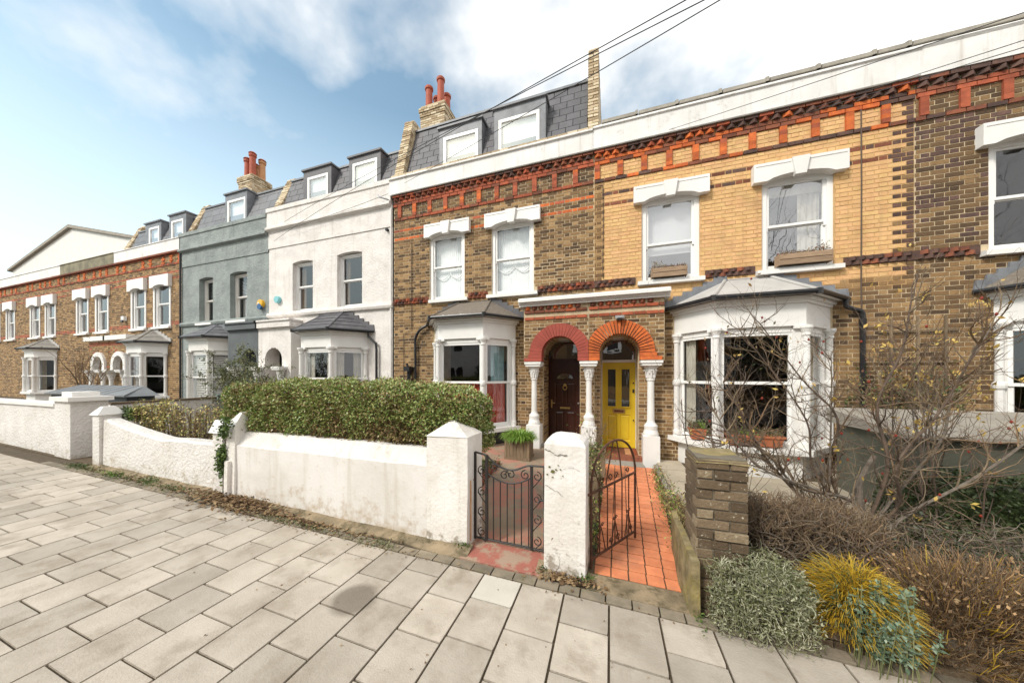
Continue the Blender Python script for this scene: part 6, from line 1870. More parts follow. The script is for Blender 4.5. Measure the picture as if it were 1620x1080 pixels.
for i in range(11): branchy(mb, Vector((1.28 + U(-.2, .2), 4.35 + U(-.15, .15), .05)), Vector((U(-.3, .3), U(-.2, .2), 1)).normalized(), U(.8, 1.55), .008, random.choice(['bark', 'bark_grey', 'twig_brown']), 2, ends, kink=.11, up=.35, nk=3)
mb.build('branches', rs2)
mb = MB()
for e, d in ends:
    if R() < .6: l = U(.025, .05); mb.leaf(e, (d + rnd_dir()).normalized(), rnd_dir() + Vector((0, 0, 1)), l, l * .55, random.choice(['dark_leaf', 'olive_leaf', 'litter']))
mb.build('leaves', rs2, 'stuff')
rs3 = thing('rose_bush', 'tall thin rose with yellow leaves climbing at the right edge', 'shrub', (3.3, 4.4, .1))
mb = MB(); ends = []
for i in range(10): branchy(mb, Vector((3.2 + U(-.3, .3), 4.4 + U(-.2, .2), .05)), Vector((U(-.35, .2), U(-.2, .2), 1)).normalized(), U(1.0, 1.9), .010, random.choice(['bark', 'bark_grey']), 2, ends, kink=.10, up=.3, nk=4)
mb.build('branches', rs3)
mb = MB()
for e, d in ends:
    for k in range(5 if R() < .25 else 0): l = U(.035, .06); mb.leaf(e + rnd_dir() * .03, (d + rnd_dir()).normalized(), rnd_dir() + Vector((0, 0, 1)), l, l * .5, 'rose_leaf')
mb.build('leaves', rs3, 'stuff')

def tangle(mb, n, box, m, L=(.12, .28), r=.003, dirb=(0, 0, .4), keep=None, kink=.5, segs=4):
    x0, x1, y0, y1, z0, z1 = box
    cx, cy, cz = (x0 + x1) / 2, (y0 + y1) / 2, z0
    i = 0
    while i < n:
        p = Vector((U(x0, x1), U(y0, y1), U(z0, z1)))
        e = ((p.x - cx) / ((x1 - x0) / 2)) ** 4 + ((p.y - cy) / ((y1 - y0) / 2)) ** 4 + (max(0, p.z - z0) / (z1 - z0)) ** 4
        if e > 1.05: continue
        i += 1
        d = (rnd_dir() + Vector(dirb)).normalized(); l = U(*L); pts = [p]
        for k in range(segs):
            d = (d + rnd_dir() * kink).normalized(); q = pts[-1] + d * (l / segs)
            q.z = min(q.z, z1 + .05); pts.append(q)
        mb.tube(pts, [r * U(.8, 1.3) * (1 - .5 * k / segs) for k in range(segs + 1)], m if isinstance(m, str) else random.choice(m), 3, cap=False)
random.seed(81)
ch = thing('hedge', 'leafless clipped brown hedge of tangled twigs behind the mossy brick pier', 'hedge', (1.5, 3.25, .05))
mb = MB()
tangle(mb, 3000, (.98, 2.0, 3.0, 3.6, .08, .66), ['twig_brown', 'twig_brown', 'bark', 'bark_grey'], r=.0033)
tangle(mb, 1800, (1.0, 2.0, 3.02, 3.58, .50, .70), ['twig_brown', 'twig_red', 'twig_red'], L=(.06, .14), r=.0024, dirb=(0, 0, 1.2), kink=.3)
for i in range(60): x, y = U(1.0, 1.95), U(3.05, 3.55); mb.tube([(x, y, 0), (x + U(-.1, .1), y + U(-.1, .1), .3), (x + U(-.2, .2), y + U(-.1, .1), .6)], [.010, .008, .004], 'bark', 5)
mb.build('twigs', ch, 'stuff')
ch2 = thing('shrub', 'dark spreading bare shrub with green tint at the right of the brown hedge', 'shrub', (2.8, 3.7, .05))
mb = MB(); tangle(mb, 1500, (1.9, 3.5, 3.2, 4.0, .05, .56), ['bark_grey', 'twig_brown', 'bark'], r=.003)
for i in range(3500):
    p = Vector((U(2.0, 3.5), U(3.3, 4.0), U(.1, .52))); l = U(.02, .04); mb.leaf(p, rnd_dir(), rnd_dir(), l, l * .5, 'dark_leaf')
mb.build('twigs', ch2, 'stuff')
sv = thing('shrub', 'low silver-green shrub of fine curled leaves in front of the mossy brick pier', 'shrub', (1.15, 2.8, .1))
mb = MB()
tangle(mb, 2300, (.70, 1.30, 2.5, 3.0, .0, .47), ['silver_leaf', 'silver_leaf', 'olive_leaf'], L=(.05, .12), r=.0030, kink=.9, dirb=(0, 0, .7))
for i in range(9000):
    p = Vector((U(.68, 1.32), U(2.48, 3.02), U(.0, .48)))
    if ((p.x - 1.0) / .34) ** 4 + ((p.y - 2.75) / .27) ** 4 + (p.z / .48) ** 4 > 1: continue
    l = U(.012, .026); mb.leaf(p, (rnd_dir() + Vector((0, -.3, .5))).normalized(), rnd_dir(), l, l * .5, 'silver_leaf' if R() < .7 else 'olive_leaf')
mb.build('foliage', sv, 'stuff')
def blades(name, label, cat, c, n, rad, h, m, droop=.5, w_=.004, lean=(0, 0), loc=None, groups=None, spread=1.0):
    t = thing(name, label, cat, (c[0], c[1], c[2]))
    mb = MB()
    for i in range(n):
        a = U(0, 2 * pi); rr = rad * sqrt(R()) * .5
        p = Vector((c[0] + rr * cos(a), c[1] + rr * sin(a) * .8, c[2]))
        d = Vector((cos(a) * spread * U(.2, 1) + lean[0], sin(a) * spread * U(.2, 1) + lean[1], U(.7, 1.3))).normalized()
        H = h * U(.65, 1.15); pts = []; q = p.copy(); pts.append(q.copy())
        for k in range(5):
            d = (d + Vector((0, 0, -droop * .28 * k * .5)) + rnd_dir() * .08).normalized(); q = q + d * (H / 5); pts.append(q.copy())
        s = d.cross(Vector((0, 0, 1))); s = s.normalized() if s.length > .01 else Vector((1, 0, 0))
        vs = []
        for k, q in enumerate(pts):
            ww = w_ * (1 - (k / 5) ** 2 * .85); vs += [tuple(q - s * ww / 2), tuple(q + s * ww / 2)]
        mb.add(vs, [(2 * k, 2 * k + 1, 2 * k + 3, 2 * k + 2) for k in range(5)], m if isinstance(m, str) else random.choice(m))
    mb.build('blades', t, 'stuff')
    return t
gg = thing('ornamental_grass', 'compact rounded golden yellow grass clump in the right-hand garden', 'grass', (1.63, 2.86, .05))
mb = MB()
for i in range(4200):
    a = U(0, 2 * pi); q = R() ** .5; h_ = .40 * (1 - q ** 2.4) ** .5
    p = Vector((1.60 + .23 * q * cos(a), 2.86 + .22 * q * sin(a), h_ * U(.55, 1.0)))
    d_ = Vector((cos(a) * q * 1.1, sin(a) * q * 1.1, .75)) + rnd_dir() * .35; d_.normalize(); l_ = U(.07, .19); pts = [p]
    for k in range(3): d_ = (d_ + Vector((0, 0, -.32 * k))).normalized(); pts.append(pts[-1] + d_ * l_ / 3)
    mb.tube(pts, [.0024, .0021, .0016, .0009], random.choice(['gold_blade', 'gold_blade', 'gold_blade', 'olive_leaf']), 3, cap=False)
mb.build('blades', gg, 'stuff')
rd = thing('shrub', 'rounded rust-brown twiggy shrub at the right edge beside the golden grass', 'shrub', (2.2, 3.0, .05))
mb = MB()
for i in range(7500):
    a = U(0, 2 * pi); q = R() ** .5; p = Vector((2.28 + .66 * q * cos(a), 2.98 + .36 * q * sin(a), .02 + R() * .42 * (1 - q ** 3)))
    d_ = Vector((cos(a) * q, sin(a) * q - .15, .8)).normalized(); l_ = U(.08, .24); e_ = p + (d_ + rnd_dir() * .35).normalized() * l_ * .5; f_ = e_ + (d_ + rnd_dir() * .5).normalized() * l_ * .5
    mb.tube([p, e_, f_], [.0026, .002, .0012], random.choice(['rust_blade', 'rust_blade', 'twig_red', 'twig_brown', 'gold_blade'] if R() < .25 else ['rust_blade', 'twig_red', 'twig_brown']), 3, cap=False)
for i in range(2500):
    a = U(0, 2 * pi); q = R() ** .5; p = Vector((2.28 + .68 * q * cos(a), 2.98 + .38 * q * sin(a), .05 + R() * .5)); l_ = U(.012, .03); mb.leaf(p, rnd_dir(), rnd_dir(), l_, l_ * .6, random.choice(['litter', 'rust_blade']))
mb.build('twigs', rd, 'stuff')
bl = thing('shrub', 'small blue-green leafy plant in front of the golden grass', 'plant', (1.9, 2.72, 0))
mb = MB()
for i in range(42):
    x, y = U(1.48, 1.78), U(2.50, 2.72); h = U(.2, .50); top_ = Vector((x + U(-.06, .06), y + U(-.04, .04), h)); mb.tube([(x, y, -.05), top_], .003, 'olive_leaf', 3)
    for k in range(26):
        p = Vector((x, y, 0)).lerp(top_, U(.25, 1)); l = U(.02, .045); mb.leaf(p, (rnd_dir() + Vector((0, 0, .3))).normalized(), Vector((0, 0, 1)), l, l * .55, 'blue_leaf')
mb.build('foliage', bl, 'stuff')
tq = thing('plastic_bag', 'crumpled turquoise plastic bag lying under the bare hedge', 'bag', (1.45, 2.95, .05))
mb = MB(); n, mm_ = 14, 8; vs = []
for i in range(mm_ + 1):
    th_ = pi * i / mm_
    for j in range(n):
        a = 2 * pi * j / n; p = Vector((sin(th_) * cos(a), sin(th_) * sin(a), cos(th_)))
        k = 1 + .35 * NZ.noise(p * 2.2) + .12 * NZ.noise(p * 6)
        vs.append((1.38 + p.x * .085 * k, 2.84 + p.y * .06 * k, .19 + p.z * .06 * k))
fs_ = [(i * n + j, i * n + (j + 1) % n, (i + 1) * n + (j + 1) % n, (i + 1) * n + j) for i in range(mm_) for j in range(n)]
mb.add(vs, fs_, 'turquoise'); mb.build('bag', tq)
mb = MB(); mb.tube([(1.45, 2.84, .2), (1.49, 2.83, .23), (1.53, 2.84, .18)], [.02, .035, .02], 'turquoise', 7); mb.build('knot', tq)

# box-shaped store and evergreen hedge at the far right
stt = thing('garden_store', 'dark green garden store with a pale flat top behind the rose bush', 'storage box', (4.3, 5.4, 0))
mb = MB(); mb.box(3.25, 5.6, 4.95, 6.1, .1, 1.08, 'store_green'); mb.build('body', stt)
mb = MB(); mb.prism([(3.18, 4.85, 1.08), (5.7, 4.85, 1.08), (5.7, 6.2, 1.08), (3.18, 6.2, 1.08)], [(3.18, 4.85, 1.12), (5.7, 4.85, 1.12), (5.7, 6.2, 1.30), (3.18, 6.2, 1.30)], 'store_top'); fixnormals(mb.build('lid', stt))
eg = thing('hedge', 'low dark evergreen hedge in front of the garden store', 'hedge', (4, 4.8, .1))
mb = MB(); leafy(mb, 9000, lambda: rbox(2.95, 5.6, 4.35, 4.88, .08, .72, .15, {'f': 5, 't': 3, 'l': 1.5}), .045, 'dark_leaf', .03, .09, .6, 3.5)
mb.box(3.1, 5.5, 4.5, 4.8, .1, .58, 'dark_leaf'); mb.build('foliage', eg, 'stuff')
iv = thing('climber', 'sparse climbing plant with red-brown leaves on the brick wall at the right', 'plant', (4.5, 6.9, .8))
mb = MB(); ends = []
for i in range(12): branchy(mb, Vector((4.2 + U(-.3, .6), 6.93, 1.2)), Vector((U(-.4, .4), -.02, 1)).normalized(), U(.8, 1.5), .007, 'bark', 2, ends, kink=.15, up=.3, nk=3)
mb.build('stems', iv); mb = MB()
for i in range(1500): p = Vector((U(3.8, 5.2), U(6.7, 6.97), 1.25 + abs(random.gauss(0, .35)))); l = U(.03, .06); mb.leaf(p, rnd_dir(), rnd_dir(), l, l * .6, random.choice(['dark_leaf', 'green_leaf', 'hedge_brown', 'succulent']))
mb.build('leaves', iv, 'stuff')
tr_ = thing('trellis', 'weathered wooden trellis on the brick wall right of the black downpipe', 'trellis', (4.6, 6.95, 1.2))
for x in (4.38, 4.70, 5.02): mb = MB(); mb.box(x, x + .03, 6.93, 6.955, 1.2, 2.75, 'old_wood'); mb.build('slat', tr_)
for z in (1.5, 2.0, 2.5): mb = MB(); mb.box(4.25, 5.2, 6.957, 6.975, z, z + .03, 'old_wood'); mb.build('slat', tr_)

# planters
def planter(name, label, x, y, z, wd, dp, h, m='old_wood', nb=6, cat='planter'):
    t = thing(name, label, cat, (x, y, z))
    mb = MB(); mb.box(x - wd / 2 + .02, x + wd / 2 - .02, y - dp / 2 + .02, y + dp / 2 - .02, z + .02, z + h - .05, 'soil'); mb.build('soil_fill', t)
    for s in range(nb):
        a = x - wd / 2 + .03 + (wd - .06) * s / nb; b = a + (wd - .06) / nb - .005
        mb = MB(); mb.box(a, b, y - dp / 2, y - dp / 2 + .02, z + .05, z + h - .04, m); mb.build('slat', t)
        a = y - dp / 2 + .03 + (dp - .06) * s / nb; b = a + (dp - .06) / nb - .005
        mb = MB(); mb.box(x + wd / 2 - .02, x + wd / 2, a, b, z + .05, z + h - .04, m); mb.build('slat', t)
    mb = MB()
    for za, zb in ((z, z + .05), (z + h - .04, z + h)):
        e = .012
        mb.box(x - wd / 2 - e, x + wd / 2 + e, y - dp / 2 - e, y - dp / 2 + .02, za, zb, m); mb.box(x + wd / 2 - .02, x + wd / 2 + e, y - dp / 2 + .021, y + dp / 2, za, zb, m)
        mb.box(x - wd / 2 - e, x - wd / 2 + .02, y - dp / 2 + .021, y + dp / 2, za, zb, m); mb.box(x - wd / 2 + .021, x + wd / 2 - .021, y + dp / 2 - .02, y + dp / 2, za, zb, m)
    for sx in (-1, 1): mb.box(x + sx * (wd / 2 - .015) - .02, x + sx * (wd / 2 - .015) + .02, y - dp / 2 - .006, y - dp / 2 + .03, z + .05, z + h - .04, m)
    mb.build('frame', t)
    return t
random.seed(90)
planter('planter', 'square slatted wooden planter holding a grassy plant beside the brown door', -1.70, 5.95, .16, .48, .40, .38)
blades('potted_plant', 'dense mound of bright green strappy leaves in the square wooden planter', 'plant', (-1.70, 5.92, .50), 1500, .40, .30, 'bright_leaf', 1.3, .012)
planter('planter', 'worn wooden box planter with straggly plants left of the yellow door', -.26, 5.55, .12, .36, .34, .40)
pp = thing('potted_plant', 'straggly green and dry plants spilling from the box planter by the yellow door', 'plant', (-.26, 5.55, .52))
mb = MB(); ends = []
for i in range(14): branchy(mb, Vector((-.26 + U(-.12, .12), 5.5 + U(-.1, .1), .5)), Vector((U(-.5, .5), U(-.4, .2), 1)).normalized(), U(.2, .55), .005, 'twig_brown', 2, ends, kink=.15)
for i in range(1100):
    p = Vector((-.26 + random.gauss(0, .13), 5.45 + random.gauss(0, .1), .50 + random.gauss(0, .08))); l = U(.02, .05); mb.leaf(p, (rnd_dir() + Vector((0, 0, .6))).normalized(), rnd_dir(), l, l * .4, random.choice(['bright_leaf', 'green_leaf', 'litter', 'olive_leaf']))
mb.build('foliage', pp, 'stuff')
planter('planter', 'tall narrow mossy wooden planter behind the open iron gate', -.30, 4.20, .0, .30, .30, .52, nb=4)
pl2 = thing('shrub', 'mixed green and yellow weeds filling the strip between the two garden paths', 'plant', (-.35, 4.2, 0))
mb = MB()
for i in range(5200):
    y = U(3.2, 6.2); p = Vector((U(-.52, -.12), y, .04 + abs(random.gauss(0, .12 + .14 * (abs(y - 4.4) < .5)))))
    if p.x > -.14: p.z *= .4
    if abs(y - 4.2) < .2: p.z += .45 * (R() < .6)
    l = U(.02, .05); mb.leaf(p, (rnd_dir() + Vector((0, 0, .4))).normalized(), rnd_dir(), l, l * .5, random.choice(['green_leaf', 'olive_leaf', 'bright_leaf', 'yellow_leaf', 'litter', 'dark_leaf']))
for i in range(40):
    branchy(mb, Vector((U(-.5, -.15), U(3.4, 5.0), .02)), Vector((U(-.2, .2), U(-.2, .2), 1)).normalized(), U(.3, .75), .004, 'twig_brown', 1, None, kink=.15)
mb.build('foliage', pl2, 'stuff')
pl3 = thing('shrub', 'dry grass and weeds along the right side of the red tiled path', 'plant', (.75, 4.2, 0))
mb = MB()
for i in range(3800):
    y = U(3.4, 6.2); cx = .72 + .035 * (y - 3.4)
    p = Vector((random.gauss(cx, .06), y, .03 + abs(random.gauss(0, .06 + .10 * (3.9 < y < 4.5)))))
    l = U(.02, .05); mb.leaf(p, (rnd_dir() + Vector((0, 0, .3))).normalized(), rnd_dir(), l, l * .4, random.choice(['olive_leaf', 'bright_leaf', 'yellow_leaf', 'litter', 'litter', 'green_leaf', 'rust_blade']))
tangle(mb, 350, (.66, .95, 3.5, 4.6, .02, .30), ['rust_blade', 'yellow_leaf', 'twig_brown'], L=(.1, .22), r=.0018)
mb.build('foliage', pl3, 'stuff')
# plants in the raised bed
pl4 = thing('shrub', 'low green weeds in the raised bed by the concrete path', 'plant', (-2.2, 4.4, .16))
mb = MB()
for i in range(3000):
    p = Vector((U(-2.6, -1.85), U(3.4, 5.3), .17 + abs(random.gauss(0, .07)))); l = U(.02, .05); mb.leaf(p, (rnd_dir() + Vector((0, 0, .5))).normalized(), rnd_dir(), l, l * .5, random.choice(['green_leaf', 'dark_leaf', 'litter', 'green_leaf']))
mb.build('foliage', pl4, 'stuff')
# window boxes upstairs
def winbox(label, plabel, x0, x1, y, z, h=.19):
    t = thing('window_box', label, 'window box', ((x0 + x1) / 2, y, z))
    mb = MB(); mb.box(x0 + .012, x1 - .012, y - .13, y + .02, z + .01, z + h - .02, 'soil'); mb.build('soil_fill', t)
    for k in range(2):
        mb = MB(); mb.box(x0, x1, y - .145, y - .13, z + .005 + k * h / 2, z + h / 2 - .006 + k * h / 2, 'planter_wood'); mb.build('board', t)
    mb = MB(); mb.box(x0 - .015, x0, y - .15, y + .02, z, z + h, 'planter_wood'); mb.box(x1, x1 + .015, y - .15, y + .02, z, z + h, 'planter_wood'); mb.build('end_board', t)
    p_ = thing('potted_plant', plabel, 'plant', ((x0 + x1) / 2, y, z + h))
    mb = MB()
    for i in range(int(1300 * (x1 - x0))):
        s = R(); q = Vector((x0 + (x1 - x0) * s, y - .06 + U(-.08, .06), z + h - .02 + abs(random.gauss(0, .03 + .05 * max(0, sin(s * 5 + x0)) )))); l = U(.015, .035)
        mb.leaf(q, (rnd_dir() + Vector((0, 0, .7))).normalized(), rnd_dir(), l, l * .6, 'succulent')
    mb.build('foliage', p_, 'stuff')
winbox('short weathered wooden window box on the upper left sill of the yellow brick house', 'low red-brown succulents in the shorter window box', .80, 1.40, 6.98, 3.74)
winbox('long wooden window box on the upper right sill of the yellow brick house', 'red-brown succulents filling the longer window box', 2.86, 3.58, 6.98, 3.75, .20)
# terracotta troughs on the bay sill
def trough(label, plab, x0, x1, y, z, h=.17):
    t = thing('trough', label, 'plant trough', ((x0 + x1) / 2, y, z))
    mb = MB(); mb.prism([(x0 + .03, y - .08, z), (x1 - .03, y - .08, z), (x1 - .03, y + .08, z), (x0 + .03, y + .08, z)], [(x0, y - .10, z + h), (x1, y - .10, z + h), (x1, y + .10, z + h), (x0, y + .10, z + h)], 'terracotta')
    fixnormals(mb.build('pot', t)); mb = MB(); mb.box(x0 - .012, x1 + .012, y - .115, y - .095, z + h - .03, z + h + .005, 'terracotta'); mb.box(x0 - .012, x1 + .012, y + .095, y + .11, z + h - .03, z + h + .005, 'terracotta')
    mb.box(x0 - .013, x0 + .005, y - .094, y + .094, z + h - .03, z + h + .004, 'terracotta'); mb.box(x1 - .005, x1 + .013, y - .094, y + .094, z + h - .03, z + h + .004, 'terracotta'); mb.build('rim', t)
    for xx in (x0 + .10, x1 - .16): mb = MB(); mb.box(xx, xx + .06, y - .09, y + .09, z - .012, z + .001, 'terracotta'); mb.build('foot', t)
    p_ = thing('potted_plant', plab, 'plant', ((x0 + x1) / 2, y, z + h)); mb = MB()
    for i in range(900):
        q = Vector((U(x0, x1), y + U(-.09, .09), z + h + abs(random.gauss(0, .05)))); g = abs(q.x - (x0 + .28)) < .13
        l = U(.02, .045); mb.leaf(q, (rnd_dir() + Vector((0, 0, .5))).normalized(), rnd_dir(), l, l * .5, 'bright_leaf' if g and R() < .8 else random.choice(['twig_brown', 'olive_leaf', 'dark_leaf', 'litter']))
    mb.build('foliage', p_, 'stuff')
trough('terracotta trough on the sill of the large right bay window', 'green sprouts and dry stems in the terracotta trough', 1.90, 2.66, 6.30, .625)
trough('small terracotta pot on the left end of the right bay sill', 'dry stems in the small terracotta pot', 1.40, 1.66, 6.62, .625, .19)
# shrubs and trees further left
def tree(label, x, y, z0, H, spread, m, leaf=None, nl=0, cat='tree', name='bare_tree', depth=3, r=.05, seed=1, L0=None, nst=1):
    random.seed(seed)
    t = thing(name, label, cat, (x, y, z0)); mb = MB(); ends = []
    for s in range(nst):
        b = Vector((x + U(-.08, .08) * (nst > 1), y, z0)); tp_ = b + Vector((U(-.1, .1), U(-.1, .1), H * .35))
        mb.tube([b, b.lerp(tp_, .5) + rnd_dir() * .03, tp_], [r, r * .85, r * .7], m, 7)
        for k in range(6): branchy(mb, b.lerp(tp_, U(.5, 1)), Vector((U(-1, 1) * spread, U(-.7, .7) * spread, 1)).normalized(), (L0 or H * .42), r * .5, m, depth, ends, kink=.2, up=.2, nk=3)
    mb.build('branches', t)
    if leaf:
        mb = MB()
        for i in range(nl):
            e, d = random.choice(ends); l = U(.03, .06) * (H / 2.0) ** .5; mb.leaf(e + rnd_dir() * U(0, .12) * (H / 2), rnd_dir(), rnd_dir() + Vector((0, 0, 1)), l, l * .5, leaf)
        mb.build('leaves', t, 'stuff')
    return t
tree('sparse olive-green shrub rising behind the left end of the hedge', -8.75, 5.3, .2, 2.15, .6, 'bark', 'olive_leaf', 6500, 'shrub', 'shrub', 2, .022, 5, nst=3)
tree('small bare reddish tree in front of the far left brick house', -17.4, 5.6, .35, 3.0, .7, 'twig_red', 'twig_red', 400, 'tree', 'bare_tree', 3, .05, 8)
# leaf litter, weeds and ivy
random.seed(95)
lt_ = MB()
def litter(n, fx, fy, hh=.015, L=(.025, .055)):
    for i in range(n):
        x, y = fx(), fy(); p = Vector((x, y, gz(x) + .004 + abs(random.gauss(0, hh)))); l = U(*L)
        d = Vector((U(-1, 1), U(-1, 1), U(-.15, .3))).normalized(); lt_.leaf(p, d, Vector((U(-.4, .4), U(-.4, .4), 1)), l, l * .6, 'litter')
litter(2600, lambda: random.gauss(-4.7, .42), lambda: 2.86 - abs(random.gauss(0, .14)), .026, (.03, .065))
litter(500, lambda: random.gauss(-3.6, .6), lambda: 2.72 - abs(random.gauss(0, .05)), .01)
litter(700, lambda: U(-8.4, -5.2), lambda: 2.84 - abs(random.gauss(0, .09)), .014)
litter(260, lambda: random.gauss(-.38, .16), lambda: 2.78 - abs(random.gauss(0, .05)), .014)
litter(300, lambda: random.gauss(-3.0, 1.6), lambda: 2.60 - abs(random.gauss(0, .05)), .004, (.012, .03))
litter(90, lambda: U(-5, 1), lambda: U(1.3, 2.6), .002, (.008, .022))
lt_.build('leaf_litter', None, 'stuff')
bpy.data.objects['leaf_litter']['label'] = 'dry brown fallen leaves gathered along the foot of the white walls'; bpy.data.objects['leaf_litter']['category'] = 'leaf litter'
wd_ = MB()
def weeds(n, cx, cy, sx, sy, h, m):
    for i in range(n):
        x, y = random.gauss(cx, sx), random.gauss(cy, sy)
        if y > 2.84 and x < -.6 : y = 2.84
        p = Vector((x, y, gz(x) + U(0, h))); l = U(.015, .035); wd_.leaf(p, (rnd_dir() + Vector((0, 0, .6))).normalized(), rnd_dir(), l, l * .45, m)
for a in range(26): weeds(70, U(-9, -5.2), 2.72, .12, .05, .035, random.choice(['green_leaf', 'olive_leaf', 'olive_leaf']))
weeds(220, -6.6, 2.74, .12, .04, .10, 'green_leaf'); weeds(120, -7.6, 2.70, .1, .05, .07, 'bright_leaf')
for a in range(16): weeds(45, U(-5, -2.2), 2.62, .10, .03, .018, 'olive_leaf')
weeds(200, -1.40, 2.86, .035, .03, .07, 'green_leaf'); weeds(90, -1.75, 2.80, .12, .01, .02, 'dark_leaf'); weeds(120, -.2, 2.80, .04, .03, .05, 'green_leaf'); weeds(70, -.57, 2.78, .03, .02, .05, 'dark_leaf')
weeds(150, .62, 2.75, .02, .1, .05, 'green_leaf')
wd_.build('weeds', None, 'stuff')
bpy.data.objects['weeds']['label'] = 'small green weeds and moss growing in the pavement joints by the walls'; bpy.data.objects['weeds']['category'] = 'weeds'
ivy = thing('ivy', 'green ivy creeping up the gap between the two white walls', 'ivy', (-5.1, 2.85, .15))
mb = MB(); mb.tube([(-5.09, 2.86, .1), (-5.09, 2.85, .45), (-5.08, 2.85, .8), (-5.0, 2.83, 1.1)], [.028, .03, .012, .008], 'bark', 6); mb.build('stem', ivy)
mb = MB()
for i in range(700): z = random.gauss(.62, .10); p = Vector((random.gauss(-5.09, .035), 2.84 - abs(random.gauss(0, .03)), z)); l = U(.025, .045); mb.leaf(p, (rnd_dir() + Vector((0, -.8, 0))).normalized(), rnd_dir(), l, l * .8, 'green_leaf')
for i in range(300): z = U(.95, 1.22); p = Vector((random.gauss(-4.93 , .06) - (1.2 - z) * .3, 2.80 - abs(random.gauss(0, .02)), z)); l = U(.025, .045); mb.leaf(p, (rnd_dir() + Vector((0, -.8, 0))).normalized(), rnd_dir(), l, l * .8, 'green_leaf')
mb.build('leaves', ivy, 'stuff')

# ------------------------------------------------------------------ overhead wires
def sag(a, b, s, n=24):
    a, b = Vector(a), Vector(b)
    return [a.lerp(b, i / n) - Vector((0, 0, s * 4 * (i / n) * (1 - i / n))) for i in range(n + 1)]
def wire(label, a, b, s=.15, r=.0042):
    t = thing('overhead_wire', label, 'wire', a, group='wires running from the houses to the street'); mb = MB(); mb.tube(sag(a, b, s), r, 'wire', 5); mb.build('cable', t)
wire('phone wire from the left corner of the white house, highest over the roofs', (-9.89, 6.85, 5.98), (.566, 2.5, 4.464), -.10)
wire('phone wire from the left end of the white house fascia', (-9.45, 6.85, 6.50), (.68, 2.5, 4.418), -.07)
wire('phone wire from the cornice of the brown brick house', (-5.08, 6.85, 6.81), (.79, 2.5, 4.392), .02)
wire('phone wire running along the fascia of the white house', (-10.2, 6.84, 6.2), (-5.6, 6.84, 6.62), .05, .005)
wire('wire sloping across the white cornice of the yellow brick house', (1.1, 6.85, 6.62), (3.38, 4.0, 4.927), .01)
wire('upper of the two wires tied under the eaves at the right', (3.36, 6.85, 6.43), (3.9, 4.5, 5.06), .0); wire('lower of the two wires tied under the eaves at the right', (3.2, 6.85, 6.36), (3.9, 4.5, 4.99), .0)

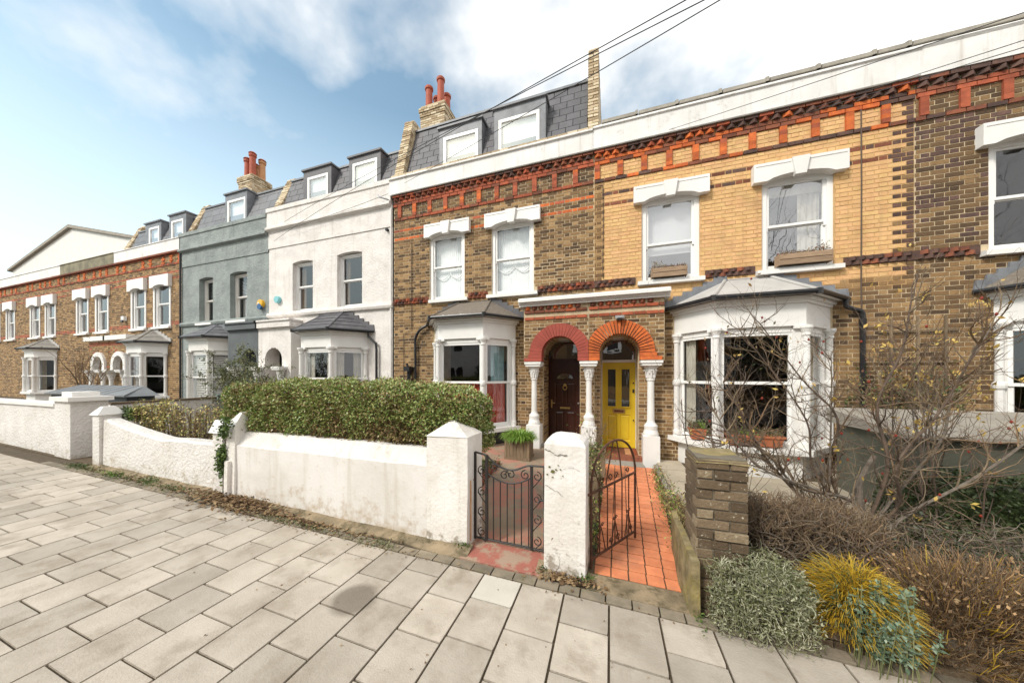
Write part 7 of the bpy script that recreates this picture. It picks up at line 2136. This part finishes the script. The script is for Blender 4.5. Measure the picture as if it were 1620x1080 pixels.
# ------------------------------------------------------------------ the other side of the street (seen in the window panes)
random.seed(99)
def opposite(x0, label, m, seed):
    t = thing('terraced_house', label, 'house', (x0 + 2.5, -11, 0)); x1 = x0 + 5
    mb = MB(); mb.box(x0, x1 - .01, -18, -11, -.2, 7.2, m); mb.build('wall', t)
    mb = MB(); mb.box(x0 - .02, x1 + .01, -11.12, -10.99, 6.4, 6.6, 'white_paint'); mb.box(x0 - .02, x1 + .01, -11.18, -10.99, 7.0, 7.2, 'white_paint'); mb.build('cornice', t)
    mb = MB(); mb.prism([(x0, -18, 7.2), (x1, -18, 7.2), (x1, -11.2, 7.2), (x0, -11.2, 7.2)], [(x0, -16, 9.3), (x1, -16, 9.3), (x1, -13.5, 9.3), (x0, -13.5, 9.3)], 'slate_far'); fixnormals(mb.build('roof', t))
    for xc, za, zb in ((x0 + 1.2, 3.8, 5.4), (x0 + 3.6, 3.8, 5.4)):
        mb = MB(); mb.box(xc - .65, xc + .65, -11.0, -10.93, za - .15, zb + .3, 'white_paint'); w_ = mb.build('window_surround', t)
        mb = MB(); mb.box(xc - .45, xc + .45, -10.94, -10.92, za, zb, 'black_plastic'); mb.box(xc - .45, xc + .45, -10.92, -10.90, (za + zb) / 2 - .03, (za + zb) / 2 + .03, 'white_paint'); mb.build('pane', w_)
    mb = MB(); mb.pz([(x0 + .2, -11), (x0 + 2.6, -11), (x0 + 2.1, -10.3), (x0 + .7, -10.3)], -.2, 3.1, 'white_paint'); fixnormals(mb.build('bay', t))
    for a, b in ((x0 + .82, x0 + 1.32), (x0 + 1.48, x0 + 1.98)):
        mb = MB(); n = 8; poly = [(a, .9), (b, .9), (b, 2.3)] + [((a + b) / 2 + (b - a) / 2 * cos(pi * i / n), 2.3 + .25 * sin(pi * i / n)) for i in range(1, n)] + [(a, 2.3)]
        mb.py(poly, -10.31, -10.28, 'black_plastic'); fixnormals(mb.build('pane', t))
    mb = MB(); mb.box(x0 + 3.2, x0 + 4.1, -11.0, -10.97, .1, 2.4, random.choice(['black_plastic', 'door_brown'])); mb.build('door', t)
    mb = MB(); mb.box(x0 + .1, x1 - .1, -9.9, -9.7, -.1, .9, 'brick_stock_light'); mb.build('front_wall', t)
for i, (lb, m) in enumerate([('cream painted house across the street seen in the panes, furthest left', 'cream_paint'), ('white stucco house across the street with a bay mirrored in the left bay pane', 'white_stucco'), ('stock brick house across the street between two pale ones', 'brick_stock_light'),
                             ('brick house across the street facing the brown brick house', 'brick_stock'), ('white stucco house across the street facing the twin arches', 'white_stucco'), ('brick house across the street facing the yellow brick house', 'brick_stock_light'), ('cream house across the street, furthest right', 'cream_paint')]):
    opposite(-18.4 + i * 5, lb, m, i)
tree('tall bare street tree across the road reflected in the upper window', 9.6, -8.3, 0, 13, .8, 'bark', None, 0, 'tree', 'bare_tree', 4, .16, 31)
tree('second bare street tree across the road to the right', 13.5, -8.5, 0, 13, .8, 'bark', None, 0, 'tree', 'bare_tree', 4, .16, 32)
def evergreen(label, x, y, r, H, seed):
    random.seed(seed); t = thing('evergreen_tree', label, 'tree', (x, y, 0)); mb = MB(); mb.tube([(x, y, 0), (x, y, H * .8)], [.14, .05], 'bark', 7); mb.build('trunk', t)
    mb = MB()
    for i in range(12000):
        d = rnd_dir(); k = (.55 + .45 * R()) * (1 + .35 * NZ.noise(d * 2.3)); p = Vector((x + d.x * r * k, y + d.y * r * k, H * .6 + d.z * H * .42 * k)); l = U(.09, .17); mb.leaf(p, (d + rnd_dir()).normalized(), rnd_dir(), l, l * .5, 'dark_leaf')
    mb.build('crown', t, 'stuff')
evergreen('dense dark evergreen tree across the road seen in the right bay panes', 8.9, -7.9, 2.3, 5.4, 33)
evergreen('rounded evergreen in a front garden across the road', -8.5, -9.3, 1.2, 3.0, 34)
